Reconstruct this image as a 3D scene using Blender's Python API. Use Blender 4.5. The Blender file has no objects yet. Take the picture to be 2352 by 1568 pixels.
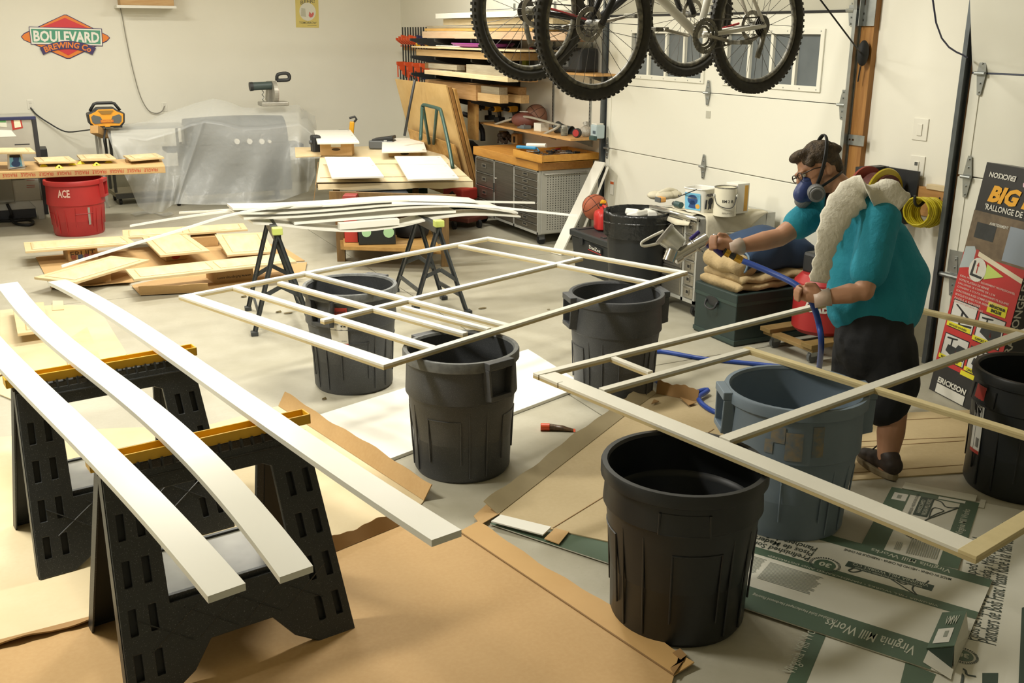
import bpy, bmesh, math, random
from math import sin, cos, pi, radians as rad, atan2, hypot, sqrt
from mathutils import Vector as V, Matrix as M
from mathutils.geometry import tessellate_polygon
random.seed(7)
SC = bpy.context.scene
COL = SC.collection
# ---------------------------------------------------------------- camera
CH, FPX, PIT, ROLL, YAW = 2.05, 2287.0, 0.3015, 0.004, 0.4635
def _axes():
    rw, fh, uw = V((cos(YAW), -sin(YAW), 0)), V((sin(YAW), cos(YAW), 0)), V((0, 0, 1))
    u, f, r = V((0, -cos(PIT), -sin(PIT))), V((0, -sin(PIT), cos(PIT))), V((1, 0, 0))
    R = M(((cos(ROLL), -sin(ROLL), 0), (sin(ROLL), cos(ROLL), 0), (0, 0, 1)))
    u, f, r = R @ u, R @ f, R @ r
    return [r[i]*rw + f[i]*fh + u[i]*uw for i in range(3)]
RT, DN, FW = _axes()
CAM = V((0, 0, CH))
cd = bpy.data.cameras.new('camera'); cd.lens = FPX*36/2352; cd.sensor_width = 36; cd.clip_start = .05; cd.clip_end = 100
co = bpy.data.objects.new('camera', cd); COL.objects.link(co); SC.camera = co
co.matrix_world = M.Translation(CAM) @ M((RT, -DN, -FW)).transposed().to_4x4()
# ---------------------------------------------------------------- light
SC.view_settings.view_transform = 'Standard'; SC.view_settings.look = 'None'
SC.view_settings.gamma = 1; SC.view_settings.use_curve_mapping = False; SC.view_settings.exposure = 0.1
w = bpy.data.worlds.new('world'); SC.world = w; w.use_nodes = True
w.node_tree.nodes['Background'].inputs[0].default_value = (.55, .62, .7, 1)
w.node_tree.nodes['Background'].inputs[1].default_value = .02
def area(x, y, z, sx, sy, power, col=(1, .965, .87)):
    l = bpy.data.lights.new('ceiling_lamp', 'AREA'); l.shape = 'RECTANGLE'; l.size = sx; l.size_y = sy; l.energy = power; l.color = col
    o = bpy.data.objects.new('ceiling_lamp', l); o.location = (x, y, z); COL.objects.link(o)
for (x, y, sx, sy, p) in ((.3, 11.4, 1.2, .3, 72), (1.3, 8.6, 1.2, .3, 110), (3.4, 10.4, 1.2, .3, 72), (-.9, 4.6, 1.2, .3, 150), (2.6, 5.2, 1.2, .3, 118)):
    area(x, y, 3.32, sx, sy, p)
# ---------------------------------------------------------------- measuring helpers: points on real planes
def ray(px, py): return FW + RT*((px-1176)/FPX) + DN*((py-784)/FPX)
def P(px, py, z=0.0):
    d = ray(px, py); return CAM + d*((z-CH)/d.z)
def PX(px, py, x):
    d = ray(px, py); return CAM + d*(x/d.x)
def PY(px, py, y):
    d = ray(px, py); return CAM + d*(y/d.y)
def PD(px, py, t): return CAM + ray(px, py)*t
def PV(px, py, a, b):
    "on the upright plane through plan points a, b"
    n = V((b[1]-a[1], a[0]-b[0], 0)); d = ray(px, py); return CAM + d*(n.dot(V((a[0], a[1], 0))-V((0, 0, 0)))/n.dot(d))
def PL(px, py, o, n):
    d = ray(px, py); return CAM + d*((V(o)-CAM).dot(n)/d.dot(n))
def over(pb, px, py):
    "point above plan point pb at the depth of pb"
    d = ray(px, py); t = (V(pb)-CAM).dot(FW)/d.dot(FW); return CAM + d*t
# ---------------------------------------------------------------- materials
def lin(c):
    if isinstance(c, str): c = [int(c[i:i+2], 16)/255 for i in (0, 2, 4)]
    return tuple(x/12.92 if x <= .04045 else ((x+.055)/1.055)**2.4 for x in c) + (1,)
_m = {}
def mat(name, col, rough=.55, metal=0, noise=None, bump=None, speck=None, wood=None, spec=.5, coat=0, emit=None, trans=0, alpha=1, stretch=None, sheen=0):
    if name in _m: return _m[name]
    m = bpy.data.materials.new(name); m.use_nodes = True; _m[name] = m
    nt = m.node_tree; N = nt.nodes; L = nt.links; b = N['Principled BSDF']
    I = b.inputs; I['Base Color'].default_value = lin(col); I['Roughness'].default_value = rough; I['Metallic'].default_value = metal
    I['Specular IOR Level'].default_value = spec; I['Coat Weight'].default_value = coat; I['Transmission Weight'].default_value = trans; I['Alpha'].default_value = alpha
    if sheen: I['Sheen Weight'].default_value = sheen
    if emit: I['Emission Color'].default_value = lin(emit[0]); I['Emission Strength'].default_value = emit[1]
    tc = N.new('ShaderNodeTexCoord'); mp = N.new('ShaderNodeMapping'); L.new(tc.outputs['Object'], mp.inputs[0])
    if stretch: mp.inputs['Scale'].default_value = stretch
    cur = None
    def mix(fac, a, bcol, k=1.0):
        x = N.new('ShaderNodeMix'); x.data_type = 'RGBA'
        if a is None: x.inputs[6].default_value = lin(col)
        else: L.new(a, x.inputs[6])
        x.inputs[7].default_value = lin(bcol)
        if k != 1:
            mm = N.new('ShaderNodeMath'); mm.operation = 'MULTIPLY'; mm.inputs[1].default_value = k; L.new(fac, mm.inputs[0]); fac = mm.outputs[0]
        L.new(fac, x.inputs[0]); return x.outputs[2]
    def nz(scale, det=4, ro=.55):
        n = N.new('ShaderNodeTexNoise'); n.inputs['Scale'].default_value = scale; n.inputs['Detail'].default_value = det; n.inputs['Roughness'].default_value = ro
        L.new(mp.outputs[0], n.inputs['Vector']); return n.outputs['Fac']
    def ramp(f, a, c):
        r = N.new('ShaderNodeMapRange'); r.inputs[1].default_value = a; r.inputs[2].default_value = c; L.new(f, r.inputs[0]); return r.outputs[0]
    if wood:                                    # (second colour, scale)
        cur = mix(ramp(nz(wood[1], 6, .65), .35, .68), cur, wood[0])
    if noise:                                   # list of (scale, other colour, amount)
        for sc, c2, k in (noise if isinstance(noise, list) else [noise]):
            cur = mix(ramp(nz(sc), .38, .68), cur, c2, k)
    if speck:                                   # (scale, colour, threshold, amount)
        cur = mix(ramp(nz(speck[0], 2, .5), speck[2], speck[2]+.12), cur, speck[1], speck[3])
    if cur is not None: L.new(cur, I['Base Color'])
    if bump:
        bn = N.new('ShaderNodeBump'); bn.inputs['Strength'].default_value = bump[1]; bn.inputs['Distance'].default_value = bump[2] if len(bump) > 2 else .005
        L.new(nz(bump[0], 4), bn.inputs['Height']); L.new(bn.outputs[0], I['Normal'])
    return m
# ---------------------------------------------------------------- geometry
def perp(d):
    d = d.normalized(); a = V((0, 0, 1)) if abs(d.z) < .9 else V((1, 0, 0))
    x = d.cross(a).normalized(); return x, x.cross(d).normalized()
class MB:
    def __init__(s): s.v = []; s.f = []
    def add(s, vs, fs):
        k = len(s.v); s.v += [V(p) for p in vs]; s.f += [[i+k for i in f] for f in fs]; return s
    def hexa(s, p):                             # bottom 4 (ccw), top 4
        return s.add(p, [(3, 2, 1, 0), (4, 5, 6, 7), (0, 1, 5, 4), (1, 2, 6, 5), (2, 3, 7, 6), (3, 0, 4, 7)])
    def box(s, c, d, R=0):
        c = V(c); R = M.Rotation(R, 3, 'Z') if isinstance(R, (int, float)) else R
        x, y, z = R @ V((d[0]/2, 0, 0)), R @ V((0, d[1]/2, 0)), R @ V((0, 0, d[2]/2))
        return s.hexa([c-x-y-z, c+x-y-z, c+x+y-z, c-x+y-z, c-x-y+z, c+x-y+z, c+x+y+z, c-x+y+z])
    def bx(s, a, b): return s.box([(a[i]+b[i])/2 for i in range(3)], [abs(b[i]-a[i]) for i in range(3)])
    def beam(s, p, q, w, h, up=(0, 0, 1)):
        p, q = V(p), V(q); d = (q-p).normalized(); sx = d.cross(V(up)).normalized()*(w/2); uz = sx.cross(d).normalized()*(h/2)
        return s.hexa([p-sx-uz, p+sx-uz, q+sx-uz, q-sx-uz, p-sx+uz, p+sx+uz, q+sx+uz, q-sx+uz])
    def slab(s, q, t):                          # 4 top corners, thickness vector or number (down)
        t = V((0, 0, -t)) if isinstance(t, (int, float)) else V(t); q = [V(p) for p in q]
        n = (q[1]-q[0]).cross(q[3]-q[0])
        if n.dot(t) > 0: q = q[::-1]
        return s.hexa([p+t for p in q]+q)
    def prism(s, pts, vec):
        vec = V(vec); n = len(pts); a = [V(p) for p in pts]
        return s.add(a+[p+vec for p in a], [list(range(n))[::-1], list(range(n, 2*n))]+[(i, (i+1) % n, n+(i+1) % n, n+i) for i in range(n)])
    def plate(s, polys, vec, T=None):           # outer + holes as 3D loops, extruded
        vec = V(vec); loops = [[V(p) for p in L] for L in polys]; flat = [p for L in loops for p in L]; n = len(flat)
        tri = tessellate_polygon(loops); fs = [list(t) for t in tri]+[[i+n for i in t][::-1] for t in tri]
        k = 0
        for L in loops:
            m = len(L); fs += [(k+i, k+(i+1) % m, n+k+(i+1) % m, n+k+i) for i in range(m)]; k += m
        return s.add(flat+[p+vec for p in flat], fs)
    def tube(s, path, r, n=8, closed=False, flat=1.0, side=None):
        path = [V(p) for p in path]; m = len(path); vs = []; fs = []; x = None
        for i, p in enumerate(path):
            a = path[(i-1) % m] if (closed or i > 0) else p; b = path[(i+1) % m] if (closed or i < m-1) else p
            d = (b-a).normalized()
            if side is not None: x = (V(side)-d*d.dot(V(side))).normalized()
            elif x is None: x = perp(d)[0]
            else: x = (x-d*x.dot(d)).normalized()
            y = d.cross(x); rr = r[i] if isinstance(r, (list, tuple)) else r
            vs += [p+(x*cos(2*pi*k/n)+y*sin(2*pi*k/n)*flat)*rr for k in range(n)]
        for i in range(m if closed else m-1):
            j = (i+1) % m; fs += [(i*n+k, i*n+(k+1) % n, j*n+(k+1) % n, j*n+k) for k in range(n)]
        if not closed: fs += [list(range(n))[::-1], list(range((m-1)*n, m*n))]
        return s.add(vs, fs)
    def cyl(s, p, q, r, n=16, r2=None): return s.tube([p, q], [r, r if r2 is None else r2], n)
    def lathe(s, prof, n=32, T=None, a0=0, a1=2*pi):
        T = T or M(); full = abs(a1-a0) > 6.28; k = n if full else n+1; vs = []; fs = []; m = len(prof)
        for i in range(k):
            a = a0+(a1-a0)*i/n
            vs += [T @ V((r*cos(a), r*sin(a), z)) for r, z in prof]
        for i in range(n):
            j = (i+1) % k
            fs += [(i*m+t, j*m+t, j*m+t+1, i*m+t+1) for t in range(m-1)]
        return s.add(vs, fs)
    def ball(s, c, r, n=16, m=10, T=None):
        r = (r, r, r) if isinstance(r, (int, float)) else r; T = T or M.Identity(3); c = V(c)
        vs = [c+T @ V((0, 0, r[2]))]; fs = []
        for i in range(1, m):
            a = pi*i/m; vs += [c+T @ V((r[0]*sin(a)*cos(2*pi*k/n), r[1]*sin(a)*sin(2*pi*k/n), r[2]*cos(a))) for k in range(n)]
        vs.append(c+T @ V((0, 0, -r[2]))); e = len(vs)-1
        fs += [(0, 1+k, 1+(k+1) % n) for k in range(n)]
        for i in range(m-2): fs += [(1+i*n+k, 1+(i+1)*n+k, 1+(i+1)*n+(k+1) % n, 1+i*n+(k+1) % n) for k in range(n)]
        fs += [(e, 1+(m-2)*n+(k+1) % n, 1+(m-2)*n+k) for k in range(n)]
        return s.add(vs, fs)
    def rings(s, R, cap=True):                  # list of equal-length vertex loops
        n = len(R[0]); fs = []
        for i in range(len(R)-1): fs += [(i*n+k, i*n+(k+1) % n, (i+1)*n+(k+1) % n, (i+1)*n+k) for k in range(n)]
        if cap: fs += [list(range(n))[::-1], list(range((len(R)-1)*n, len(R)*n))]
        return s.add([p for r in R for p in r], fs)
    def grid(s, fn, nu, nv):
        vs = [fn(i/nu, j/nv) for j in range(nv+1) for i in range(nu+1)]
        return s.add(vs, [(j*(nu+1)+i, j*(nu+1)+i+1, (j+1)*(nu+1)+i+1, (j+1)*(nu+1)+i) for j in range(nv) for i in range(nu)])
    def quad(s, a, b, c, d): return s.add([a, b, c, d], [(0, 1, 2, 3)])
    def poly(s, pts): return s.add(pts, [list(range(len(pts)))])
    def merge(s, o): return s.add(o.v, o.f)
    def tr(s, T): s.v = [T @ p for p in s.v]; return s
MW = {}
def build(name, mb, material, parent=None, smooth=False, bevel=0, world=True, label=None, kind=None, sub=0, solid=0, auto=None):
    vs = mb.v
    if parent is not None and world: T = MW[parent].inverted(); vs = [T @ p for p in vs]
    me = bpy.data.meshes.new(name); me.from_pydata([tuple(p) for p in vs], [], mb.f)
    me.materials.append(material); bm = bmesh.new(); bm.from_mesh(me)
    bmesh.ops.recalc_face_normals(bm, faces=bm.faces); bm.to_mesh(me); bm.free(); me.update()
    if smooth:
        me.shade_smooth()
        if smooth != 2: me.set_sharp_from_angle(angle=rad(40))
    o = bpy.data.objects.new(name, me); COL.objects.link(o)
    if parent is not None: o.parent = parent; MW[o] = MW[parent]
    else: MW[o] = M()
    if solid: md = o.modifiers.new('solid', 'SOLIDIFY'); md.thickness = solid; md.offset = 0
    if bevel: md = o.modifiers.new('bevel', 'BEVEL'); md.width = bevel; md.segments = 2; md.limit_method = 'ANGLE'; md.angle_limit = rad(35)
    if sub: md = o.modifiers.new('sub', 'SUBSURF'); md.levels = sub; md.render_levels = sub
    if label: o['label'] = label
    if kind: o['kind'] = kind
    return o
def tag(o, label, cat, group=None, kind=None):
    o['label'] = label; o['category'] = cat
    if group: o['group'] = group
    if kind: o['kind'] = kind
    return o
def thing(name, label, cat, loc, rz=0, group=None, T=None):
    o = bpy.data.objects.new(name, None); COL.objects.link(o); o.empty_display_size = .05
    MW[o] = T if T is not None else M.Translation(V(loc)) @ M.Rotation(rz, 4, 'Z'); o.matrix_world = MW[o]
    return tag(o, label, cat, group)
def solo(name, mb, material, label, cat, group=None, **k):
    xs = [p.x for p in mb.v]; ys = [p.y for p in mb.v]; c = V(((min(xs)+max(xs))/2, (min(ys)+max(ys))/2, min(p.z for p in mb.v)))
    mb.v = [p-c for p in mb.v]; o = build(name, mb, material, **k); o.location = c; MW[o] = M.Translation(c)
    return tag(o, label, cat, group)
def dup(root, T, label=None, group=None):
    "a copy of a thing and of its parts, moved by world matrix T (absolute)"
    def rec(o, par):
        c = o.copy(); COL.objects.link(c)
        if par: c.parent = par
        for ch in [x for x in bpy.data.objects if x.parent == o]: rec(ch, c)
        return c
    r = rec(root, None); r.matrix_world = T; MW[r] = T
    if label: r['label'] = label
    if group: r['group'] = group
    return r
def structure(name, mb, material, **k): return build(name, mb, material, kind='structure', **k)
def textmesh(s, bold=0, shear=0):
    cu = bpy.data.curves.new('t', 'FONT'); cu.body = s; cu.offset = bold; cu.shear = shear; cu.resolution_u = 2
    ob = bpy.data.objects.new('t', cu); COL.objects.link(ob)
    me = bpy.data.meshes.new_from_object(ob.evaluated_get(bpy.context.evaluated_depsgraph_get()))
    vs = [v.co.copy() for v in me.vertices]; fs = [list(p.vertices) for p in me.polygons]
    bpy.data.objects.remove(ob); bpy.data.curves.remove(cu); bpy.data.meshes.remove(me)
    x0, x1 = min(v.x for v in vs), max(v.x for v in vs); y0, y1 = min(v.y for v in vs), max(v.y for v in vs)
    return [((v.x-x0)/(x1-x0), (v.y-y0)/(y1-y0)) for v in vs], fs
def letters(s, o, u, v, mb=None, bold=.01, shear=0, lift=.0012):
    "text filling the parallelogram o, u (width), v (height)"
    mb = mb or MB(); o, u, v = V(o), V(u), V(v); n = u.cross(v).normalized()*lift
    ps, fs = textmesh(s, bold, shear); return mb.add([o+u*a+v*b+n for a, b in ps], fs)
def pxl(pts, z=0.0): return [P(x, y, z) for x, y in pts]
def spline(pts, n=6, closed=False):
    pts = [V(p) for p in pts]; m = len(pts); out = []
    for i in range(m if closed else m-1):
        p0 = pts[(i-1) % m] if closed or i > 0 else pts[i]; p1 = pts[i]; p2 = pts[(i+1) % m]; p3 = pts[(i+2) % m] if closed or i < m-2 else p2
        for k in range(n):
            t = k/n; out.append(.5*((2*p1)+(p2-p0)*t+(2*p0-5*p1+4*p2-p3)*t*t+(3*p1-p0-3*p2+p3)*t**3))
    if not closed: out.append(pts[-1])
    return out
# ================================================================ SETTING
XW, YB, ZC, XL, YF = 5.25, 14.1, 3.4, -4.5, -3.0
WALL = mat('wall_paint', 'e9e6d8', .6, noise=(1.2, 'e2dfd0', .5), bump=(180, .06, .002))
CEIL = mat('ceiling_paint', 'e6e3d6', .8)
CONC = mat('concrete', 'b3ae9c', .42, noise=[(.9, '9a9580', .6), (5, 'bdb9a9', .5), (40, 'a5a08c', .35)], speck=(90, '8d8872', .66, .5), bump=(25, .05, .003))
CURB = mat('curb_concrete', '8f8a74', .8, noise=(6, '7a745e', .6))
JOINT = mat('joint_dark', '5d5a4e', .9)  # dark grey base that shows in the slab joints
PAINTW = mat('white_enamel', 'e6e4da', .45, noise=(3, 'dcdacc', .4))
GALV = mat('galvanised', 'a9adab', .38, .85, noise=(14, '8d9190', .6))
DARKSTEEL = mat('dark_track_steel', '6d7377', .42, .8, noise=(9, '565b5e', .5))
TIMBER = mat('stud_timber', 'a8793f', .6, wood=('8a5c2a', 5), stretch=(8, 8, .5))
DOORW = mat('door_skin', 'e4e2d4', .5, bump=(260, .1, .001))
BLACKR = mat('black_rubber', '161616', .7)
sl = MB().bx((XL, YF, -.06), (XW+.6, YB, -.012))
floor = structure('floor', sl, JOINT)
jy = [YF, 1.76, 5.03, 8.30, 11.57, YB]; jx = [XL, -.49, 2.778, XW]
for i in range(len(jx)-1):
    for j in range(len(jy)-1):
        g = .004; build('slab', MB().bx((jx[i]+(g if i else 0), jy[j]+(g if j else 0), -.012), (jx[i+1]-g, jy[j+1]-g, 0)), CONC, floor)
structure('ceiling', MB().bx((XL-.1, YF-.1, ZC), (XW+.6, YB+.1, ZC+.1)), CEIL)
structure('wall_back', MB().bx((XL-.1, YB, .31), (XW+.6, YB+.15, ZC)), WALL)
structure('trim_1', MB().bx((XL, YB-.02, 0), (XW, YB+.15, .31)), CURB)
structure('wall_left', MB().bx((XL-.15, YF, 0), (XL, YB, ZC)), WALL)
structure('wall_front', MB().bx((XL, YF-.15, 0), (XW, YF, ZC)), WALL)
D1a, D1b = PX(1953, 180, XW-.05).y, PX(1395, 260, XW-.05).y           # first door, near and far edge
D2b = PX(2215, 300, XW-.05).y; D2a = D2b-2.9
wr = MB().bx((XW, D1b-.03, .30), (XW+.25, YB, ZC)).bx((XW, D2b+.04, .30), (XW+.25, D1a-.05, ZC)).bx((XW, YF, .30), (XW+.25, D2a, ZC)).bx((XW, D1a-.1, 2.35), (XW+.25, D1b, ZC)).bx((XW, D2a, 2.3), (XW+.25, D2b+.1, ZC))
structure('wall_right', wr, WALL)
structure('trim_2', MB().bx((XW-.015, D1b-.03, 0), (XW+.25, YB, .30)).bx((XW-.015, D2b+.04, 0), (XW+.25, D1a-.05, .30)).bx((XW-.015, YF, 0), (XW+.25, D2a, .30)), CURB)
# ---- garage doors
GLASS = mat('pane_glass', '6b7174', .12, spec=.6, noise=(3, '565d60', .6))
def hinge(par, y, z, face, h=.1):
    x = face-.004; m = MB()
    for sgn in (1, -1):
        m.prism([(x, y-.032, z), (x, y+.032, z), (x, y+.012, z+sgn*h), (x, y-.012, z+sgn*h)], (-.004, 0, 0))
    m.cyl((x-.016, y-.035, z), (x-.016, y+.035, z), .011, 10)
    hg = build('hinge', m, GALV, par)
    s = MB()
    for sgn in (1, -1):
        s.cyl((x-.012, y, z+sgn*h*.85), (x-.004, y, z+sgn*h*.85), .006, 8); s.cyl((x-.012, y, z+sgn*h*.45), (x-.004, y, z+sgn*h*.45), .006, 8)
    build('screw', s, GALV, hg, kind='stuff')
def sectional(name, ya, yb, zs, label=None):
    d = structure(name, MB().bx((XW+.005, ya, 0), (XW+.02, yb, .03)), BLACKR)
    for i in range(len(zs)-1):
        a, b = zs[i]+.003, zs[i+1]-.003
        build('section', MB().bx((XW-.05, ya, a), (XW-.005, yb, b)), DOORW, d, bevel=.004)
        st = MB()
        for yy in (ya+.002, yb-.072): st.bx((XW-.056, yy, a+.004), (XW-.0505, yy+.07, b-.004))
        build('end_stile', st, DOORW, d)
    return d
z1 = [0, PX(1700, 398, XW-.05).z-.606, PX(1700, 398, XW-.05).z, PX(1730, 222, XW-.05).z]
zt = PX(1730, 29, XW-.05).z
door1 = sectional('door_1', D1a, D1b, z1)
# window section: a sheet with two real openings
wa = [PX(x, y, XW-.05) for x, y in ((1450, 170), (1450, 78), (1612, 182))]; wb = [PX(x, y, XW-.05) for x, y in ((1668, 186), (1884, 76), (1878, 202))]
wz0, wz1 = PX(1560, 178, XW-.05).z, PX(1560, 76, XW-.05).z
ops = ((wa[0].y, wa[2].y), (wb[0].y, wb[2].y)); x0 = XW-.05
loop = lambda ya, yb, za, zb: [(x0, ya, za), (x0, yb, za), (x0, yb, zb), (x0, ya, zb)]
build('section', MB().plate([loop(D1a, D1b, z1[-1]+.003, zt-.004)]+[loop(max(o), min(o), wz0, wz1) for o in ops], (.045, 0, 0)), DOORW, door1)
for o in ops:
    a, b = min(o), max(o); f = .035
    fr = build('window_frame', MB().plate([loop(a-f, b+f, wz0-f, wz1+f), loop(a+.004, b-.004, wz0+.004, wz1-.004)], (-.014, 0, 0)), DOORW, door1, bevel=.003)
    n = 4; wd = (b-a)/n
    for k in range(n): build('pane', MB().bx((x0+.02, a+k*wd+.012, wz0), (x0+.026, a+(k+1)*wd-.012, wz1)), GLASS, fr)
    for k in range(1, n): build('muntin', MB().bx((x0-.004, a+k*wd-.015, wz0), (x0+.03, a+k*wd+.015, wz1)), DOORW, fr)
    sc = MB()
    for k in range(7):
        for zz in (wz0-.018, wz1+.018): sc.cyl((x0-.0165, a+(b-a)*k/6, zz), (x0-.013, a+(b-a)*k/6, zz), .005, 6)
    build('screw', sc, GALV, fr, kind='stuff')
# top section follows the curve of the track into the room
tp = [V((XW-.05, 0, zt+.004)), V((XW-.30, 0, zt+.56))]
build('section', MB().slab([tp[0]+V((0, D1a, 0)), tp[0]+V((0, D1b, 0)), tp[1]+V((0, D1b, 0)), tp[1]+V((0, D1a, 0))], (.04, 0, .02)), mat('door_skin_shaded', 'c9c7b8', .5), door1)  # door skin greyed: shade of the tilted section is put into its colour
build('weather_strip', MB().bx((XW-.056, D1a, zt-.012), (XW-.03, D1b, zt+.006)), BLACKR, door1)
ym = (D1a+D1b)/2
for z in z1[2:]:
    for y in (PX(1628, 215, XW-.05).y, D1a+.035, D1b-.035): hinge(door1, y, z, XW-.056)
for y in (D1a+.035, PX(1640, 30, XW-.05).y): hinge(door1, y, zt, XW-.056)
lp = PX(1627, 263, XW-.05); build('lock_plate', MB().bx((x0-.004, lp.y-.03, lp.z-.03), (x0, lp.y+.03, lp.z+.03)), mat('pale_zinc', 'c3c2b4', .45, .3), door1, bevel=.004)
sk = PX(1407, 430, XW-.05); st_ = build('warning_sticker', MB().bx((x0-.008, sk.y-.03, sk.z-.07), (x0-.0065, sk.y+.03, sk.z+.07)), mat('sticker_white', 'efeee6', .5), door1)
build('sticker_band', MB().bx((x0-.0095, sk.y-.03, sk.z+.03), (x0-.008, sk.y+.03, sk.z+.055)), mat('orange_band', 'd8642c', .5), st_)
rz = [0, .60, PX(2235, 407, XW-.05).z, PX(2260, 168.5, XW-.05).z]
door2 = sectional('door_2', D2a, D2b, rz)
build('section', MB().slab([(XW-.05, D2a, rz[-1]+.006), (XW-.05, D2b, rz[-1]+.006), (XW-.2, D2b, rz[-1]+.6), (XW-.2, D2a, rz[-1]+.6)], (.04, 0, .015)), DOORW, door2)
build('weather_strip', MB().bx((XW-.053, D2a, rz[-1]-.003), (XW-.03, D2b, rz[-1]+.005)), mat('blue_grey_seal', '4d5263', .7), door2)
for z in rz[1:]: hinge(door2, D2b-.075, z, XW-.056, .125)
br = MB().bx((XW-.060, D2b-.14, .62), (XW-.056, D2b-.02, .76)).cyl((XW-.075, D2b-.16, .60), (XW-.075, D2b+.02, .60), .016, 10)
build('corner_bracket', br, GALV, door2)
# ---- tracks
def track(label, y, zc, material, w=.06, bracket=True, zs=(.9, 1.9)):
    pth = [V((XW-.075, y, 0)), V((XW-.075, y, zc))]+[V((XW-.075-.4*(1-cos(a)), y, zc+.4*sin(a))) for a in [rad(k) for k in range(10, 91, 10)]]+[V((XW-2.6, y, zc+.42))]
    t = thing('garage_door_track', label, 'door track', (XW-.075, y, 0))
    m = MB()
    for off, ww, hh in ((0, .055, .004), (-.026, .004, .03), (.026, .004, .03)):
        for i in range(len(pth)-1):
            a, b = pth[i], pth[i+1]; d = (b-a).normalized(); nn = V((-d.z, 0, d.x)); nn = nn if nn.x < 0 or nn.z < 0 else -nn
            m.beam(a+nn*off-d*.003, b+nn*off+d*.003, hh, ww, up=nn)
    build('channel', m, material, t)
    return t
ta = track('galvanised vertical track at the left edge of the windowed garage door', D1b+.03, 2.36, DARKSTEEL)
tb = track('pale galvanised track beside the wooden jamb right of the windowed door', D1a-.035, 2.2, GALV)
tc_ = track('dark steel track at the edge of the garage door behind the red carton', D2b+.03, 2.3, DARKSTEEL)
for z in (PX(1955, 318, XW).z,):
    b = MB().plate([[(XW-.055, D1a-.19, z-.035), (XW-.055, D1a-.01, z-.035), (XW-.055, D1a-.01, z+.035), (XW-.055, D1a-.19, z+.035)]]+[[(XW-.055, D1a-.1+k*.03, z-.006), (XW-.055, D1a-.082+k*.03, z-.006), (XW-.055, D1a-.082+k*.03, z+.006), (XW-.055, D1a-.1+k*.03, z+.006)] for k in range(3)], (-.004, 0, 0))
    build('bracket', b, GALV, tb)
zb = PX(1985, 20, XW).z; zq = PX(1985, 60, XW).z
build('flag_bracket', MB().bx((XW-.06, D1a-.17, zq), (XW-.056, D1a-.08, zb+.5)).bx((XW-.10, D1a-.075, zq), (XW-.056, D1a-.07, zb+.5)), GALV, tb)
build('flag_bracket', MB().plate([[(XW-.058, D1a-.1, zq), (XW-.058, D1a+.0, zq), (XW-.058, D1a+.0, zq+.13), (XW-.058, D1a-.1, zq+.13)]]+[[(XW-.058, D1a-.08+.03*i, zq+.03+.04*j), (XW-.058, D1a-.068+.03*i, zq+.03+.04*j), (XW-.058, D1a-.068+.03*i, zq+.045+.04*j), (XW-.058, D1a-.08+.03*i, zq+.045+.04*j)] for i in range(2) for j in range(2)], (-.004, 0, 0)), GALV, tb)
# ---- timber jambs, right of door 1 and hidden left of door 2
ja = PX(2002, 130, XW-.04).y; jb = PX(1974, 130, XW-.04).y
structure('trim_3', MB().bx((XW-.045, ja, .02), (XW+.0, jb+.02, 2.7)), TIMBER)
structure('trim_4', MB().bx((XW-.03, D2b-.01, .02), (XW+.01, D2b+.07, 2.2)), TIMBER)
# ---- light switches
def plate_(px0, py0, px1, py1, label, lcd):
    a = PX(px0, py0, XW); b = PX(px1, py1, XW); yc, zc_ = (a.y+b.y)/2, (a.z+b.z)/2
    t = thing('light_switch', label, 'light switch', (XW, yc, zc_))
    PLA = mat('switch_plastic', 'e8e5d8', .35)
    build('wall_plate', MB().bx((-.008, -.06, -.07), (0, .06, .07)), PLA, t, world=False, bevel=.004)
    build('rocker', MB().bx((-.014, -.02, -.04), (-.008, .02, .035)), PLA, t, world=False, bevel=.003)
    if lcd: build('display', MB().bx((-.0155, -.012, .008), (-.014, .012, .03)), mat('lcd_grey', '5c5e5a', .3), t, world=False)
plate_(2102, 276, 2128, 318, 'white rocker light switch, the upper of two on the wall', False)
plate_(2094, 362, 2120, 403, 'white timer switch with a grey display, the lower of two on the wall', True)
def outlet(px, py, label):
    c = PY(px, py, YB); t = thing('wall_outlet', label, 'outlet', (c.x, YB, c.z))
    build('cover_plate', MB().bx((-.036, -.006, -.058), (.036, 0, .058)), mat('switch_plastic', 'e8e5d8', .35), t, world=False, bevel=.003)
    build('socket', MB().bx((-.016, -.010, -.045), (.016, -.006, -.008)).bx((-.016, -.010, .008), (.016, -.006, .045)), mat('socket_white', 'dcd9cc', .35), t, world=False, bevel=.002)
outlet(378, 245, 'white outlet on the back wall with the pale cord plugged in')
outlet(70, 240, 'white outlet on the back wall above the steel range')
# cords
def cord(name, pts, r, material, label, cat='cord', n=6): return solo(name, MB().tube(spline(pts, 5), r, n), material, label, cat, smooth=2)
wbp = lambda x, y, d=.03: PY(x, y, YB-d)
cord('power_cord', [wbp(276, 16, .012), wbp(281, 40), wbp(290, 90), wbp(305, 160), wbp(322, 220), wbp(340, 252), wbp(358, 260), wbp(372, 255), wbp(378, 243, .012)], .006, mat('pale_cord', '8f8b80', .6), 'thin pale cord running down the back wall from the wooden box')
RB = thing('wooden_box', 'pale wooden box mounted high on the back wall above the cord', 'box', PY(332, 6, YB))
q0, q1 = PY(277, 12, YB-.3), PY(400, 12, YB-.3)
build('board', MB().bx((q0.x, YB-.3, q0.z), (q1.x, YB-.001, q0.z+.3)), mat('raw_pine', 'c9a878', .6, wood=('b9905c', 6), stretch=(.6, 6, 6)), RB, bevel=.004)
build('ledge', MB().bx((q0.x-.05, YB-.34, q0.z-.03), (q1.x+.02, YB-.001, q0.z)), PAINTW, RB)
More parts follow.
